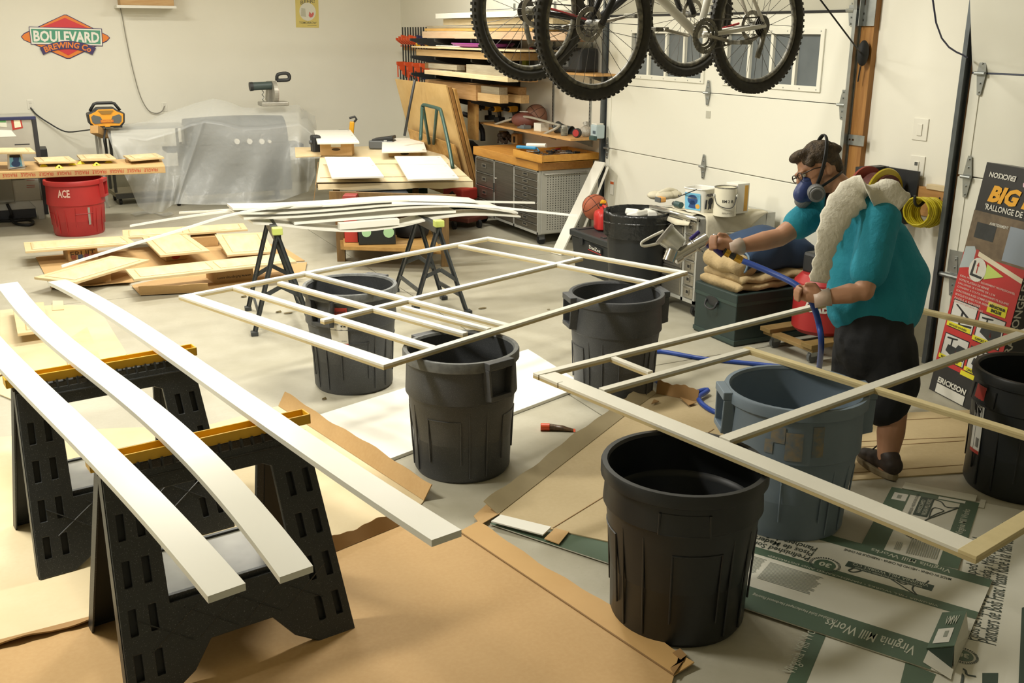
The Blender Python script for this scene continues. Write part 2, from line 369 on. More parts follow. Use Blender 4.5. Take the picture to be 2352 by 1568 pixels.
# ================================================================ GARBAGE CANS
SPK = '8f908c'
CANG = mat('can_charcoal', '45474a', .5, speck=(420, SPK, .6, .5), noise=(5, '303233', .5), bump=(300, .08, .002))
CANB = mat('can_black', '202325', .42, noise=(6, '181b1d', .5), bump=(260, .08, .002))
CANBLUE = mat('can_blue_grey', '71808d', .5, noise=(5, '62707d', .5), bump=(260, .06, .002))
WORN = mat('worn_paint', '8a7f6a', .8, noise=(30, '62707c', .9))
RIML = mat('can_rim_dusty', '6a6c6a', .5, noise=(30, '4a4c4c', .7))
def base_dir(c, phi):
    "plan angle of a direction phi (rad, right of towards-camera) at point c"
    v = V((CAM.x-c.x, CAM.y-c.y)); a = atan2(v.y, v.x); return a+phi
def can(label, bp, rp, m, hand=(), R=.28, rb=.235, collar=.22, inset=None, rim=None, name='garbage_can', pan=0):
    c = P(*bp); H = over(c, *rp).z
    t = thing(name, label, 'garbage can', c)
    rc = R-.018; rm = rb+(rc-rb)*.72; zc = H-collar
    prof = [(0, .012), (rb-.03, .012), (rb-.012, .0), (rb, .02), (rm-.012, zc-.02), (rm, zc), (rm+.016, zc+.012), (rc, H-.05), (rc+.004, H-.045)]
    ins = [(rc-.008, H-.01), (rm+.004, zc), (rb-.012, .03), (0, .03)]
    body = build('body', MB().lathe(prof, 48).lathe(ins, 48), m, t, world=False, smooth=True)
    build('rim', MB().lathe([(rc-.010, H-.012), (rc-.004, H), (R-.004, H), (R, H-.008), (R, H-.046), (R-.006, H-.05), (rc, H-.046)], 48), rim or m, t, world=False, smooth=True)
    a0 = base_dir(c, pan)
    pt = lambda r, a, z: V((r*cos(a), r*sin(a), z))
    # raised panel outlines and vertical ribs on the side
    pm = MB(); rz_ = lambda z: rb+(rm-rb)*(z/zc)
    for k in range(4):
        a = a0+k*pi/2+.25
        if collar > .1:
            pm.tube([pt(rz_(z)+.001, a-.33, z) for z in (.1, .3, zc-.09)]+[pt(rz_(zc-.07)+.001, a-.33+.66*j/6, zc-.075) for j in range(7)]+[pt(rz_(z)+.001, a+.33, z) for z in (zc-.09, .3, .1)], .004, 6)
        for d in (.5, .85): pm.tube([pt(rz_(z)+.0, a+d, z) for z in (.03, .25, zc-.03)], .004, 6)
    build('side_rib', pm, m, t, world=False, smooth=True, kind='stuff')
    for phi in hand:
        a = base_dir(c, phi); e = V((cos(a), sin(a), 0)); s = V((-sin(a), cos(a), 0)); h = MB(); w = .075
        top = H-.03
        for sg in (1, -1): h.prism([s*(sg*w)+e*(R-.02)+V((0, 0, top)), s*(sg*w)+e*(R+.022)+V((0, 0, top-.005)), s*(sg*w*.86)+e*(R+.024)+V((0, 0, top-.15)), s*(sg*w*.86)+e*(rc-.02)+V((0, 0, top-.17))], s*(-sg*.012))
        h.hexa([s*-w*.86+e*(rc-.02)+V((0, 0, top-.17)), s*w*.86+e*(rc-.02)+V((0, 0, top-.17)), s*w*.86+e*(R+.026)+V((0, 0, top-.155)), s*-w*.86+e*(R+.026)+V((0, 0, top-.155)), s*-w*.86+e*(rc-.02)+V((0, 0, top-.145)), s*w*.86+e*(rc-.02)+V((0, 0, top-.145)), s*w*.86+e*(R+.026)+V((0, 0, top-.13)), s*-w*.86+e*(R+.026)+V((0, 0, top-.13))])
        h.beam(s*-w+e*(R+.006)+V((0, 0, top+.014)), s*w+e*(R+.006)+V((0, 0, top+.014)), .04, .035)
        build('handle', h, m, t, world=False, bevel=.004)
    if inset is not None:
        for ph in (inset, inset+pi):
            a = base_dir(c, ph); h = MB(); w = .30; z1_, z0_ = H-.075, H-.15; r_ = lambda z: rm+.016+(rc-rm-.016)*((z-zc)/(H-.05-zc))+.003
            h.tube([pt(r_(z1_), a-w, z1_), pt(r_(z0_), a-w, z0_)]+[pt(r_(z0_), a-w+2*w*j/6, z0_) for j in range(1, 6)]+[pt(r_(z0_), a+w, z0_), pt(r_(z1_), a+w, z1_)], .005, 6)
            h.grid(lambda u, v: pt(r_(z1_+(z0_-z1_)*v)-.001+.004*v, a-w+2*w*u, z1_+(z0_-z1_)*v), 8, 3)
            build('hand_grip', h, m, t, world=False, smooth=True)
    t['h'] = H
    return t, c, H
cmid, pmid, hmid = can('dusty charcoal can under the near corner of the slatted white frame, handle facing right', (1062, 1066), (1062, 768), CANG, hand=(.66, .66+pi), rim=RIML, pan=-.6)
cnear, pnear, hnear = can('largest black can in the foreground, with a recessed hand grip', (1552, 1402), (1587, 1010), CANB, R=.295, rb=.245, collar=.16, inset=.05)
cbl, pbl, hbl = can('charcoal can with a red and white sticker, left of the other cans', (814, 879), (808, 634), CANG, hand=(-.62, -.62+pi), rim=RIML, pan=-.2)
cr, pr_, hr = can('charcoal can standing in front of the steel cabinet', (1408, 898), (1418, 652), CANG, hand=(-1.2, -1.2+pi), pan=.2)
cblue, pblue, hblue = can('blue grey can with worn paint patches in front of the man', (1800, 1188), (1804, 854), CANBLUE, hand=(-1.25, -1.25+pi), R=.30, rb=.245, collar=.25)
cfr, pfr, hfr = can('black can cut off by the right edge, beside the red carton', (2338, 1112), (2362, 820), CANB, R=.27, rb=.245, collar=.17, inset=-.9)
# worn patch on the blue can
def on_can(c, H, R, rb, phi, w, z0, z1, mtl, par, name, lab=None, collar=.25, lift=.003, n=8):
    a = base_dir(c, phi); rc = R-.018; rm = rb+(rc-rb)*.72; zc = H-collar
    def r(z): return (rb+(rm-rb)*z/zc if z < zc else rm+.016+(rc-rm-.016)*((z-zc)/(H-.05-zc)))+lift
    return build(name, MB().grid(lambda u, v: V((r(z0+(z1-z0)*v)*cos(a-w+2*w*u), r(z0+(z1-z0)*v)*sin(a-w+2*w*u), z0+(z1-z0)*v)), n, 2), mtl, par, world=False, label=lab), r, a
for ph, wd, za, zb_ in ((-.18, .1, hblue-.15, hblue-.08), (.05, .12, hblue-.22, hblue-.1), (.38, .08, hblue-.2, hblue-.07), (-.3, .06, hblue-.2, hblue-.14)):
    on_can(pblue, hblue, .30, .245, ph, wd, za, zb_, WORN, cblue, 'worn_patch')
# stickers
STW = mat('label_white', 'd9d7cd', .5, noise=(20, 'c4c2b8', .4)); STR = mat('label_red', 'a8342c', .5); INK = mat('ink_black', '1d1d1e', .6)
def sticker(c, H, R, rb, phi, w, z0, z1, par, txt, collar=.22):
    s, r, a = on_can(c, H, R, rb, phi, w, z0, z1, STW, par, 'sticker', 'red and white product sticker', collar, .004)
    dz = z1-z0
    for f0, f1 in ((.78, 1.0), (.0, .05)): 
        on_can(c, H, R, rb, phi, w, z0+dz*f0, z0+dz*f1, STR, s, 'red_band', None, collar, .005)
    mb = MB()
    def put(t, fx0, fx1, fz0, fz1):
        ps, fs = textmesh(t, .01)
        mb.add([(lambda aa, zz: V(((r(zz)+.003)*cos(aa), (r(zz)+.003)*sin(aa), zz)))(a-w+2*w*(fx0+(fx1-fx0)*x), z0+dz*(fz0+(fz1-fz0)*y)) for x, y in ps], fs)
    for t in txt: put(*t)
    build('lettering', mb, INK, s, world=False)
    bar = MB()
    for k in range(9): bar.quad(*[(lambda aa, zz: V(((r(zz)+.003)*cos(aa), (r(zz)+.003)*sin(aa), zz)))(a-w+2*w*(.6+.035*k+dx), z0+dz*zz_) for dx, zz_ in ((0, .1), (.018, .1), (.018, .24), (0, .24))])
    build('bar_code', bar, INK, s, world=False, kind='stuff')
sticker(pbl, hbl, .28, .235, -.28, .19, hbl-.30, hbl-.075, cbl, [('Rubbermaid', .1, .9, .83, .94), ('BRUTE', .05, .5, .64, .7), ('32', .62, .9, .5, .7), ('GALLON', .05, .5, .55, .6)])
sticker(pfr, hfr, .27, .245, -.95, .14, hfr-.40, hfr-.07, cfr, [('UNITED', .1, .9, .5, .75)], .17)
# ================================================================ FACE FRAMES
FRW = mat('frame_white_primer', 'dedbcd', .45, noise=(4, 'cfccbd', .35))
RAWW = mat('frame_raw_edge', 'c2b184', .6, noise=(9, 'ab9a6c', .5), stretch=(1, 1, 6))
HALF = mat('half_painted_maple', 'd2c294', .5, noise=[(3, 'c6b583', .5), (30, 'b8a878', .25)])
FT = .024
_rk = 0
def rail(par, name, a, b, w, z, side=0, m=None, edge=None, t=FT):
    "a bar between two pixel points on the frame plane; side: offset in half widths to the left of travel"
    global _rk
    _rk = (_rk+1) % 12; z -= _rk*.0004
    p, q = P(*a, z), P(*b, z); d = (q-p).normalized(); n = V((-d.y, d.x, 0)); p += n*(side*w/2); q += n*(side*w/2)
    o = build(name, MB().beam(p-V((0, 0, t*.25)), q-V((0, 0, t*.25)), w, t*.5), m or FRW, par, bevel=.0012)
    build('raw_edge', MB().beam(p-V((0, 0, t*.75)), q-V((0, 0, t*.75)), w-.0006, t*.5), edge or RAWW, o)
    return o
ZF1 = max(hmid, hbl, hr)+FT+.004
f1 = thing('cabinet_face_frame', 'white cabinet face frame of many bars lying across three charcoal cans', 'face frame', P(990, 690, ZF1))
L_, N_, R_, F_ = (409.6, 678.5), (881, 838), (1580.1, 622.7), (1121.4, 543)
rail(f1, 'stile', L_, N_, .075, ZF1, 1)
rail(f1, 'stile', F_, R_, .038, ZF1, -1)
rail(f1, 'rail', L_, F_, .036, ZF1, -1); rail(f1, 'rail', N_, R_, .036, ZF1, 1)
pl = lambda a, b, t: (a[0]+(b[0]-a[0])*t, a[1]+(b[1]-a[1])*t)
rail(f1, 'rail', (735, 732), (1330, 589), .036, ZF1, -1)
rail(f1, 'divider', (700, 622), (1180, 745), .036, ZF1, -1)
rail(f1, 'divider', (648, 645), (1075, 762), .036, ZF1, -1)
rail(f1, 'divider', (548, 656), (1010, 796), .042, ZF1, -1)
rail(f1, 'divider', (930, 701), (1128, 752), .028, ZF1, -1)
rail(f1, 'divider', (1060, 560.5), (1494, 644), .036, ZF1, -1)
ZF2 = max(hnear, hblue, hfr)+FT+.004
f2 = thing('cabinet_face_frame', 'part painted face frame lying across the foreground cans, bare wood on the right', 'face frame', P(1900, 900, ZF2))
A_, B_, C_, D_ = (1224.2, 855.5), (2243.2, 1277.9), (1969, 672.5), (1716.6, 794.7)
far_end = (2640, 830)
rail(f2, 'stile', A_, B_, .085, ZF2, 1)
rail(f2, 'rail', A_, C_, .036, ZF2, -1)
rail(f2, 'stile', C_, (2560, 806), .042, ZF2, -1, HALF)
rail(f2, 'rail', (1652, 1000.8), (2352, 754), .05, ZF2, -1)
rail(f2, 'rail', B_, (2760, 962), .055, ZF2, 1, HALF)
rail(f2, 'divider', D_, (2560, 1052), .036, ZF2, -1, HALF)
rail(f2, 'rail', (1375, 890), (1722, 795.5), .036, ZF2, -1)
rail(f2, 'divider', (1400, 812), (1500, 851), .03, ZF2, -1)
rail(f2, 'rail', (1224.2, 855.5), (1280, 879), .03, ZF2, 1)
# ================================================================ NEAR SAWHORSES
PLB = mat('horse_black_plastic', '2e3132', .42, speck=(300, '9a9b98', .62, .45), noise=(4, '26292a', .5), bump=(120, .1, .002))
PLBD = mat('slot_shade_black', '1c1f1f', .5)
YEL = mat('horse_yellow', 'd3a51c', .42, noise=(3, 'c99a2a', .6))
TRAY = mat('tray_grey', '6d6c62', .35, noise=(2.5, 'a8a594', .7))
def horse(label, a, b, ztop, spread, wfoot, grp):
    "a,b: pixels of the top bar ends"
    p, q = P(*a, ztop), P(*b, ztop); L = (q-p).length; d = (q-p).normalized(); rz_ = atan2(d.y, d.x)
    o = (p+q)/2; T = M.Translation(V((o.x, o.y, 0))) @ M.Rotation(rz_, 4, 'Z')
    t = thing('sawhorse', label, 'sawhorse', o, T=T, group=grp); W = False
    tr_ = build('top_bar', MB().bx((-L/2, -.034, ztop-.032), (L/2, -.027, ztop)).bx((-L/2, .027, ztop-.032), (L/2, .034, ztop)).bx((-L/2, -.034, ztop-.036), (L/2, .034, ztop-.03)).bx((-L/2, -.034, ztop-.032), (-L/2+.006, .034, ztop)).bx((L/2-.006, -.034, ztop-.032), (L/2, .034, ztop)), YEL, t, world=W, bevel=.002)
    zt_ = ztop-.036; half = L/2-.03
    for sg in (-1, 1):
        # side panel in its own plane: u along the bar, v down the slope
        y0, y1 = sg*.022, sg*spread/2; sl_ = V((0, y1-y0, -zt_)); H = sl_.length; e = sl_.normalized(); n = V((0, e.z, -e.y))*(-sg)
        n = n if n.y*sg > 0 else -n
        pt = lambda u, v: V((u, y0, zt_))+e*v+V((u*0, 0, 0))
        f = lambda u, v: pt(u*(half+(wfoot/2-half)*v/H)/half, v)
        lw = .145
        outer = [(-half, .03), (half, .03), (half, H), (half-lw*.8, H), (half-lw*1.3, H-.05), (half*.28, H-.135), (-half*.28, H-.135), (-half+lw*1.3, H-.05), (-half+lw*.8, H), (-half, H)]
        hole = [(-half+lw, .115), (-half+lw+.03, .1), (half-lw-.03, .1), (half-lw, .115), (half-lw, H*.62), (-half+lw, H*.62)]
        slots = []
        for s2 in (-1, 1):
            for v0 in (.15, .30, .455, .60):
                for du in (.036, .094):
                    u = s2*(half-du)
                    if v0+.09 < H-.02: slots.append([(u-.011, v0), (u+.011, v0), (u+.011, v0+.085), (u-.011, v0+.085)])
        pan = build('leg_panel', MB().plate([[f(*k) for k in L_] for L_ in [outer, hole]+slots], n*.022), PLB, t, world=W, bevel=.003)
        for s2 in (-1, 1): build('slot_shade_sheet', MB().prism([f(s2*(half-a_), v) for a_, v in ((.012, .14), (.118, .14), (.118, H-.03), (.012, H-.03))], n*-.003), PLBD, t, world=W)  # dark sheets added behind the slots to stand for their shade
        rb = MB()
        for k in range(-8, 9):
            u = k*half/9; rb.beam(f(u, .0)+n*.012, f(u, .034)+n*.012, .006, .02, up=n)
        rb.tube([f(-half*.9, .055)+n*.022, f(half*.9, .055)+n*.022], .004, 6)
        for u in (-.3, -.1, .1, .3):
            rb.tube([f(u*half*2-.09, H*.64+.01)+n*.022, f(u*half*2+.06, H-.15)+n*.022], .0025, 5); rb.tube([f(u*half*2+.09, H*.64+.01)+n*.022, f(u*half*2-.06, H-.15)+n*.022], .0025, 5)
        build('moulded_rib', rb, PLB, t, world=W, kind='stuff')
        for s2 in (-1, 1): build('leg_flange', MB().beam(f(s2*half, .02)-n*.012, f(s2*half, H)-n*.012, .006, .05, up=n), PLB, t, world=W)
    zt2 = zt_*.40; ys = .022+(spread/2-.022)*.58
    build('tray', MB().bx((-half+.12, -ys, zt2-.012), (half-.12, ys, zt2)), TRAY, t, world=W, bevel=.003)
    ed = MB()
    for sg in (-1, 1):
        ed.bx((-half+.11, sg*ys-.012, zt2-.03), (half-.11, sg*ys+.006, zt2+.008))
    for sg in (-1, 1): ed.bx((sg*(half-.12)-.008, -ys, zt2-.03), (sg*(half-.12)+.008, ys, zt2+.004))
    build('tray_edge', ed, PLB, t, world=W, bevel=.002, kind='stuff')
    return t, ztop
ZH = .755
hs1, _ = horse('black plastic sawhorse with a yellow top bar, nearest the camera', (199, 1055), (704, 944), ZH, .52, .78, None)
hs2, _ = horse('black plastic sawhorse with a yellow top bar, behind the nearest one', (8, 868), (446, 793), ZH, .52, .78, None)
# ================================================================ THREE LONG BOARDS
GLOSS = mat('fresh_white_gloss', 'dad8cc', .27, noise=(2, 'cfcdc0', .4), spec=.5, bump=(3, .04, .01))
def longboard(label, far, near, s1, s2, w, t=.02):
    zb_ = ZH+t; a, b = P(*s1, zb_), P(*s2, zb_)
    p0 = PV(*far, a, b); p1 = PV(*near, a, b)
    if abs(p0.z-zb_) > .16: p0.z = zb_-.1
    if abs(p1.z-zb_) > .16: p1.z = zb_-.05
    d0 = (b-a).normalized(); S = [(q-a).dot(d0) for q in (p0, a, b, p1)]; Zs = [p0.z, zb_, zb_, p1.z]; path = []
    for i in range(41):
        u = S[0]+(S[3]-S[0])*i/40; zz = sum(Zs[j]*math.prod((u-S[k])/(S[j]-S[k]) for k in range(4) if k != j) for j in range(4)); q = a+d0*u; q.z = zz; path.append(q)
    d = (b-a).normalized(); n = V((-d.y, d.x, 0))*(w/2); T_ = V((0, 0, -t)); R = [[p-n, p+n, p+n+T_, p-n+T_] for p in path]
    return solo('trim_board', MB().rings(R), GLOSS, label, 'board', 'long white boards drying on the yellow sawhorses', smooth=True)
longboard('long glossy white board, leftmost of three on the yellow sawhorses', (-90, 700), (521, 1354), (62, 872), (255, 1062), .098)
longboard('long glossy white board, middle of three on the yellow sawhorses', (16, 650), (681, 1312), (210, 838), (440, 1030), .098)
longboard('long glossy white board, rightmost of three on the yellow sawhorses', (130, 644), (1026, 1228), (390, 800), (628, 965), .094)
# ================================================================ MIDDLE: TWO SAWHORSES WITH LIME CAPS AND THE WHITE MOULDINGS
LIME = mat('lime_cap', 'c3cf6e', .5)
HB = mat('folding_horse_black', '2b2f31', .45, noise=(9, '565a58', .35))
def fold_horse(label, nl, nr, fl, fr, top):
    A, B, C_, D_ = P(*nl), P(*nr), P(*fl), P(*fr); n0 = (A+B)/2; f0 = (C_+D_)/2
    tn = over(n0, *top); zt = tn.z; tf = V((f0.x, f0.y, zt)); tn = V((n0.x, n0.y, zt)); tn2, tf2 = tn.lerp(tf, .06), tn.lerp(tf, .94)
    t = thing('sawhorse', label, 'sawhorse', (n0+f0)/2)
    build('beam', MB().beam(tn2+V((0, 0, -.03)), tf2+V((0, 0, -.03)), .05, .07), HB, t, bevel=.004)
    ax = (tf-tn).normalized()
    for base, tp in ((A, tn2), (B, tn2), (C_, tf2), (D_, tf2)):
        m = MB().beam(tp+V((0, 0, -.02)), base, .012, .045, up=ax).beam(tp+V((0, 0, -.02))+ax*.022, base+ax*.022, .035, .006, up=ax)
        lg = build('leg', m, HB, t, bevel=.002)
        build('foot', MB().box(base+V((0, 0, .015)), (.06, .05, .03), atan2(ax.y, ax.x)), HB, lg, bevel=.004)
    for p, q, tp in ((A, B, tn2), (C_, D_, tf2)):
        l, r = tp.lerp(p, .62), tp.lerp(q, .62); mid = (l+r)/2+V((0, 0, .07))
        build('spreader', MB().beam(l, mid, .012, .03).beam(mid, r, .012, .03), HB, t)
    for p, q in ((A, C_), (B, D_)):
        build('side_brace', MB().beam(tn2.lerp(p, .8), tf2.lerp(q, .8), .014, .03), HB, t)
    for tp in (tn2, tf2): build('cap', MB().box(tp+V((0, 0, .01)), (.07, .07, .05), atan2(ax.y, ax.x)), LIME, t, bevel=.006)
    return zt+.035
za_ = fold_horse('black folding sawhorse with lime caps under the left end of the white mouldings', (585, 770), (722, 765), (570, 712), (690, 706), (631, 522))
zb2 = fold_horse('black folding sawhorse with lime caps under the right end of the white mouldings', (955, 708), (1075, 720), (909, 669), (1019, 687), (1013, 506))
MOULD = mat('fresh_white_moulding', 'f0eee4', .32, noise=(2, 'e6e4d8', .4))
g0, g1 = P(628, 505, za_), P(1013, 492, zb2)
def strip(label, px, w, off, t=.012, grp='white mouldings drying on the folding sawhorses', name='moulding_strip', lift=0):
    "px: the near top edge, left to right; off: plan shift away from the camera"
    d = V((g1.x-g0.x, g1.y-g0.y, 0)).normalized(); n = V((-d.y, d.x, 0)); a, b = g0+n*off, g1+n*off
    path = [PV(x, y, a, b) for x, y in px]; path = spline(path, 6); T_ = V((0, 0, -t)); R = [[p+V((0, 0, lift)), p+n*w+V((0, 0, lift+.004)), p+n*w+T_+V((0, 0, lift)), p+T_+V((0, 0, lift))] for p in path]
    return solo(name, MB().rings(R), MOULD, label, 'moulding', grp, smooth=True)
strip('broad white moulding sagging in a wave, nearest the camera on the folding sawhorses', [(581, 511), (640, 515), (718, 524), (793, 529), (852, 527), (927, 517), (986, 503), (1061, 493), (1130, 492), (1196, 496)], .22, .014)
strip('straight white strip lying on top of the wavy mouldings', [(676, 510), (760, 503), (870, 495), (960, 488), (1047, 483)], .24, .05, .02)
strip('short white moulding block lying below the straight strip', [(780, 514), (850, 508), (917, 503)], .05, .012, .045)
strip('white moulding bending over the right horse, in the middle of the stack', [(560, 500), (680, 496), (800, 487), (920, 476), (1010, 472), (1095, 474), (1190, 487)], .24, .028, .014)
strip('white moulding behind the middle of the stack, lower at the left', [(540, 488), (660, 487), (790, 478), (900, 469), (1000, 466), (1090, 469), (1150, 476)], .2, .03, .014)
strip('white moulding at the back of the stack, rising in a hump to the right', [(535, 478), (640, 476), (760, 470), (850, 463), (940, 458.5), (1020, 458), (1100, 463)], .2, .032, .014)
def rod(label, px, zs): 
    pts = [P(x, y, z) for (x, y), z in zip(px, zs)]; d = (pts[-1]-pts[0]).normalized(); s = d.cross(V((0, 0, 1))).normalized()*.009
    R = [[p-s, p+s, p+s*.6+V((0, 0, .014)), p-s*.8+V((0, 0, .014))] for p in spline(pts, 4)]
    return solo('quarter_round', MB().rings(R), MOULD, label, 'moulding', 'thin white rods across the folding sawhorses')
zz = za_+.05
rod('thin white rod reaching farthest left, low across the cabinet doors', [(142, 614), (250, 580), (400, 535), (560, 489), (760, 463)], (zz-.16, zz-.09, zz-.02, zz+.03, zz+.03))
rod('thin white rod ending above the long cabinet door, middle of the three at left', [(299, 521), (420, 501), (560, 484), (760, 470)], (zz-.10, zz-.05, zz+.01, zz+.02))
rod('thin white rod ending over the bare floor below the draped plastic', [(412, 490.5), (480, 487), (560, 482.5), (740, 473)], (zz-.05, zz-.02, zz+.02, zz+.02))
rod('thin white rod sticking out to the right in front of the drawers', [(940, 462), (1060, 464), (1150, 466), (1228, 467.5)], (zz+.03, zz+.03, zz, zz-.04))
rod('longer thin white rod pointing right at the leaning planks', [(900, 468), (1060, 472), (1160, 480), (1326, 497.5)], (zz+.03, zz+.03, zz, zz-.06))
# ================================================================ WORKBENCH TABLE WITH FOUR WHITE PANELS
CARD = mat('cardboard', 'bd9a68', .75, noise=[(2, 'ae8a58', .5), (60, 'c6a676', .3)], bump=(90, .05, .002))
CARDL = mat('cardboard_oversprayed', 'd8c9a6', .7, noise=[(1.6, 'c3ab7c', .6), (60, 'cfbd95', .3)])
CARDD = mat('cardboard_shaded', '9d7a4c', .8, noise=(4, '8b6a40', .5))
CEDGE = mat('cardboard_edge', '8a6a41', .8)
BENCHW = mat('bench_wood', '7c6138', .65, wood=('624a28', 4), stretch=(6, 6, 1))
PANELW = mat('panel_white', 'efede4', .4, noise=(6, 'e3e1d6', .35))
tl, tr2 = P(785, 600), P(1024, 612); zt = over(tl, 785, 424).z
tq = [P(727, 420, zt), P(1086, 417, zt), P(995, 333, zt), P(738, 338, zt)]
ed = (tq[1]-tq[0]).normalized(); en = (tq[2]+tq[3]-tq[0]-tq[1])/2; dp = en.length; en.normalize()
wb_ = thing('workbench', 'wooden workbench covered with cardboard, four white panels on top', 'workbench', (tl+tr2)/2)
for p, o1 in ((tl, 0), (tr2, 0), (tl, dp-.1), (tr2, dp-.1)): build('leg', MB().box(V((p.x, p.y, zt/2-.02))+en*(o1+.03), (.075, .09, zt-.04), atan2(ed.y, ed.x)), BENCHW, wb_, bevel=.003)
fl = P(738, 425, zt); fr_ = P(1083, 421, zt)
build('apron', MB().beam(tl-ed*.08+V((0, 0, zt-.07)), tr2+ed*.1+V((0, 0, zt-.07)), .04, .085), BENCHW, wb_, bevel=.002)
build('table_top', MB().slab([p+V((0, 0, -.012)) for p in tq], .035), BENCHW, wb_)
build('shelf', MB().slab([P(790, 566, .22), P(1012, 572, .22), P(1012, 572, .22)+en*dp*.85, P(790, 566, .22)+en*dp*.85], .03), mat('shelf_pine', 'b08a4e', .6, wood=('967039', 4), stretch=(1, 6, 6)), wb_)
build('shelf_rail', MB().beam(tl+V((0, 0, .16)), tr2+V((0, 0, .16)), .035, .09), mat('shelf_pine', 'b08a4e'), wb_, bevel=.002)
# cardboard cover: sheet on the table with a front lip and a hanging left flap
cv = thing('cardboard_cover', 'oversprayed cardboard sheet covering the workbench', 'cardboard', fl)
q = [P(727, 418, zt+.004), P(1086, 415, zt+.004), P(995, 333, zt+.004), P(738, 338, zt+.004)]
build('sheet', MB().slab(q, .006), CARDL, cv)
lip = [P(730, 422, zt+.002), P(1086, 417, zt+.002)]
build('front_lip', MB().grid(lambda u, v: lip[0].lerp(lip[1], u)-en*(.01+.012*v)+V((0, 0, -.055*v+.006*v*sin(u*22))), 24, 2), CARDL, cv, solid=.004)
build('crease', MB().beam(P(735, 408, zt+.006), P(1080, 404, zt+.006), .004, .004), CEDGE, cv)
build('crease', MB().beam(P(742, 378, zt+.006), P(1030, 375, zt+.006), .004, .003), CEDGE, cv)
f0 = P(730, 424, zt); f1_ = P(735, 372, zt)
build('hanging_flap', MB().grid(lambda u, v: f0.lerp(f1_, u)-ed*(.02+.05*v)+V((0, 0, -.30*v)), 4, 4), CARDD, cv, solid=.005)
# board sticking out left
e1 = [P(677, 338, zt+.02), P(738, 338, zt+.02), P(738, 357, zt+.02), P(679, 360, zt+.02)]
solo('plywood_scrap', MB().slab(e1, .012), mat('pale_ply', 'd9c49c', .6, wood=('cbb284', 3)), 'pale plywood scrap sticking out left of the workbench top', 'board')
def white_panel(label, q, z, box=None):
    pts = [P(x, y, z) for x, y in q]; t = thing('cabinet_panel', label, 'panel', sum(pts, V())/4)
    build('panel', MB().slab(pts, .018), PANELW, t, bevel=.002)
    c = sum(pts, V())/4; a, b = pts[0], pts[1]; k = MB()
    build('groove', MB().beam(pts[0].lerp(pts[3], .42)+V((0, 0, .0005)), pts[1].lerp(pts[2], .42)+V((0, 0, .0005)), .003, .001), mat('groove_grey', 'b9b7ab', .6), t)
    for u, v in ((.93, .08), (.93, .5), (.93, .92)): build('hinge_hole', MB().cyl(pts[0].lerp(pts[1], u).lerp(pts[3].lerp(pts[2], u), v)+V((0, 0, .0)), pts[0].lerp(pts[1], u).lerp(pts[3].lerp(pts[2], u), v)+V((0, 0, .001)), .012, 10), mat('hole_grey', '8f8d84', .7), t)
def prop_box(label, q, z0, depth, mtl=None, hole=True, name='cardboard_box', cat='box'):
    "front face from bottom pixels left/right at z0 and the top pixel"
    a, b = P(*q[0], z0), P(*q[1], z0); h = over(a, *q[2]).z-z0; d = (b-a).normalized(); n = V((-d.y, d.x, 0)); n = n if n.y > 0 else -n
    t = thing(name, label, cat, (a+b)/2+n*depth/2)
    build('carton', MB().hexa([a, b, b+n*depth, a+n*depth]+[p+V((0, 0, h)) for p in (a, b, b+n*depth, a+n*depth)]), mtl or CARD, t, bevel=.002)
    if hole: c = (a+b)/2+V((0, 0, h*.5))-n*.001; build('hand_hole', MB().prism([c+d*(.05*cos(k*pi/6))*1.0+V((0, 0, .016*sin(k*pi/6))) for k in range(12)], -n*.001), mat('hole_dark', '4a3a26', .9), t)
    return t, a, b, n, d, h
b1 = prop_box('cardboard box propping the back left white panel on the workbench', ((736, 358), (809, 358), (737, 327)), zt+.01, .2)
hb = b1[5]; c0 = (b1[1]+b1[2])/2-b1[3]*.002+V((0, 0, hb*.82))
build('paper_label', MB().prism([c0-b1[4]*.055+V((0, 0, -.02)), c0+b1[4]*.055+V((0, 0, -.02)), c0+b1[4]*.055+V((0, 0, .03)), c0-b1[4]*.055+V((0, 0, .03))], -b1[3]*.001), STW, b1[0])
b2 = prop_box('low cardboard box propping the back right white panel on the workbench', ((893, 360), (966, 359), (893, 346)), zt+.01, .2)
white_panel('white panel raised on the taller cardboard box, back left of the workbench', [(721, 299), (805, 298), (825.5, 326), (729, 328)], zt+.01+hb+.02)
white_panel('white panel on the low cardboard box, back right of the workbench', [(878, 317), (970, 316), (980, 346), (877, 348)], zt+.01+b2[5]+.02)
for q_, lb in (([(745.5, 360), (849, 360), (881.7, 404), (762, 407)], 'white panel at the front left of the workbench'), ([(906, 358.5), (1011.5, 358), (1054, 408), (937, 411)], 'white panel at the front right of the workbench')):
    white_panel(lb, q_, zt+.085); cs = [P(x, y, zt+.066) for x, y in q_]; cc = sum(cs, V())/4
    solo('wood_block', MB().slab([cc.lerp(p, .6) for p in cs], .056), CARDD, 'dark block hidden under the '+lb[6:], 'block', 'blocks under the white panels')
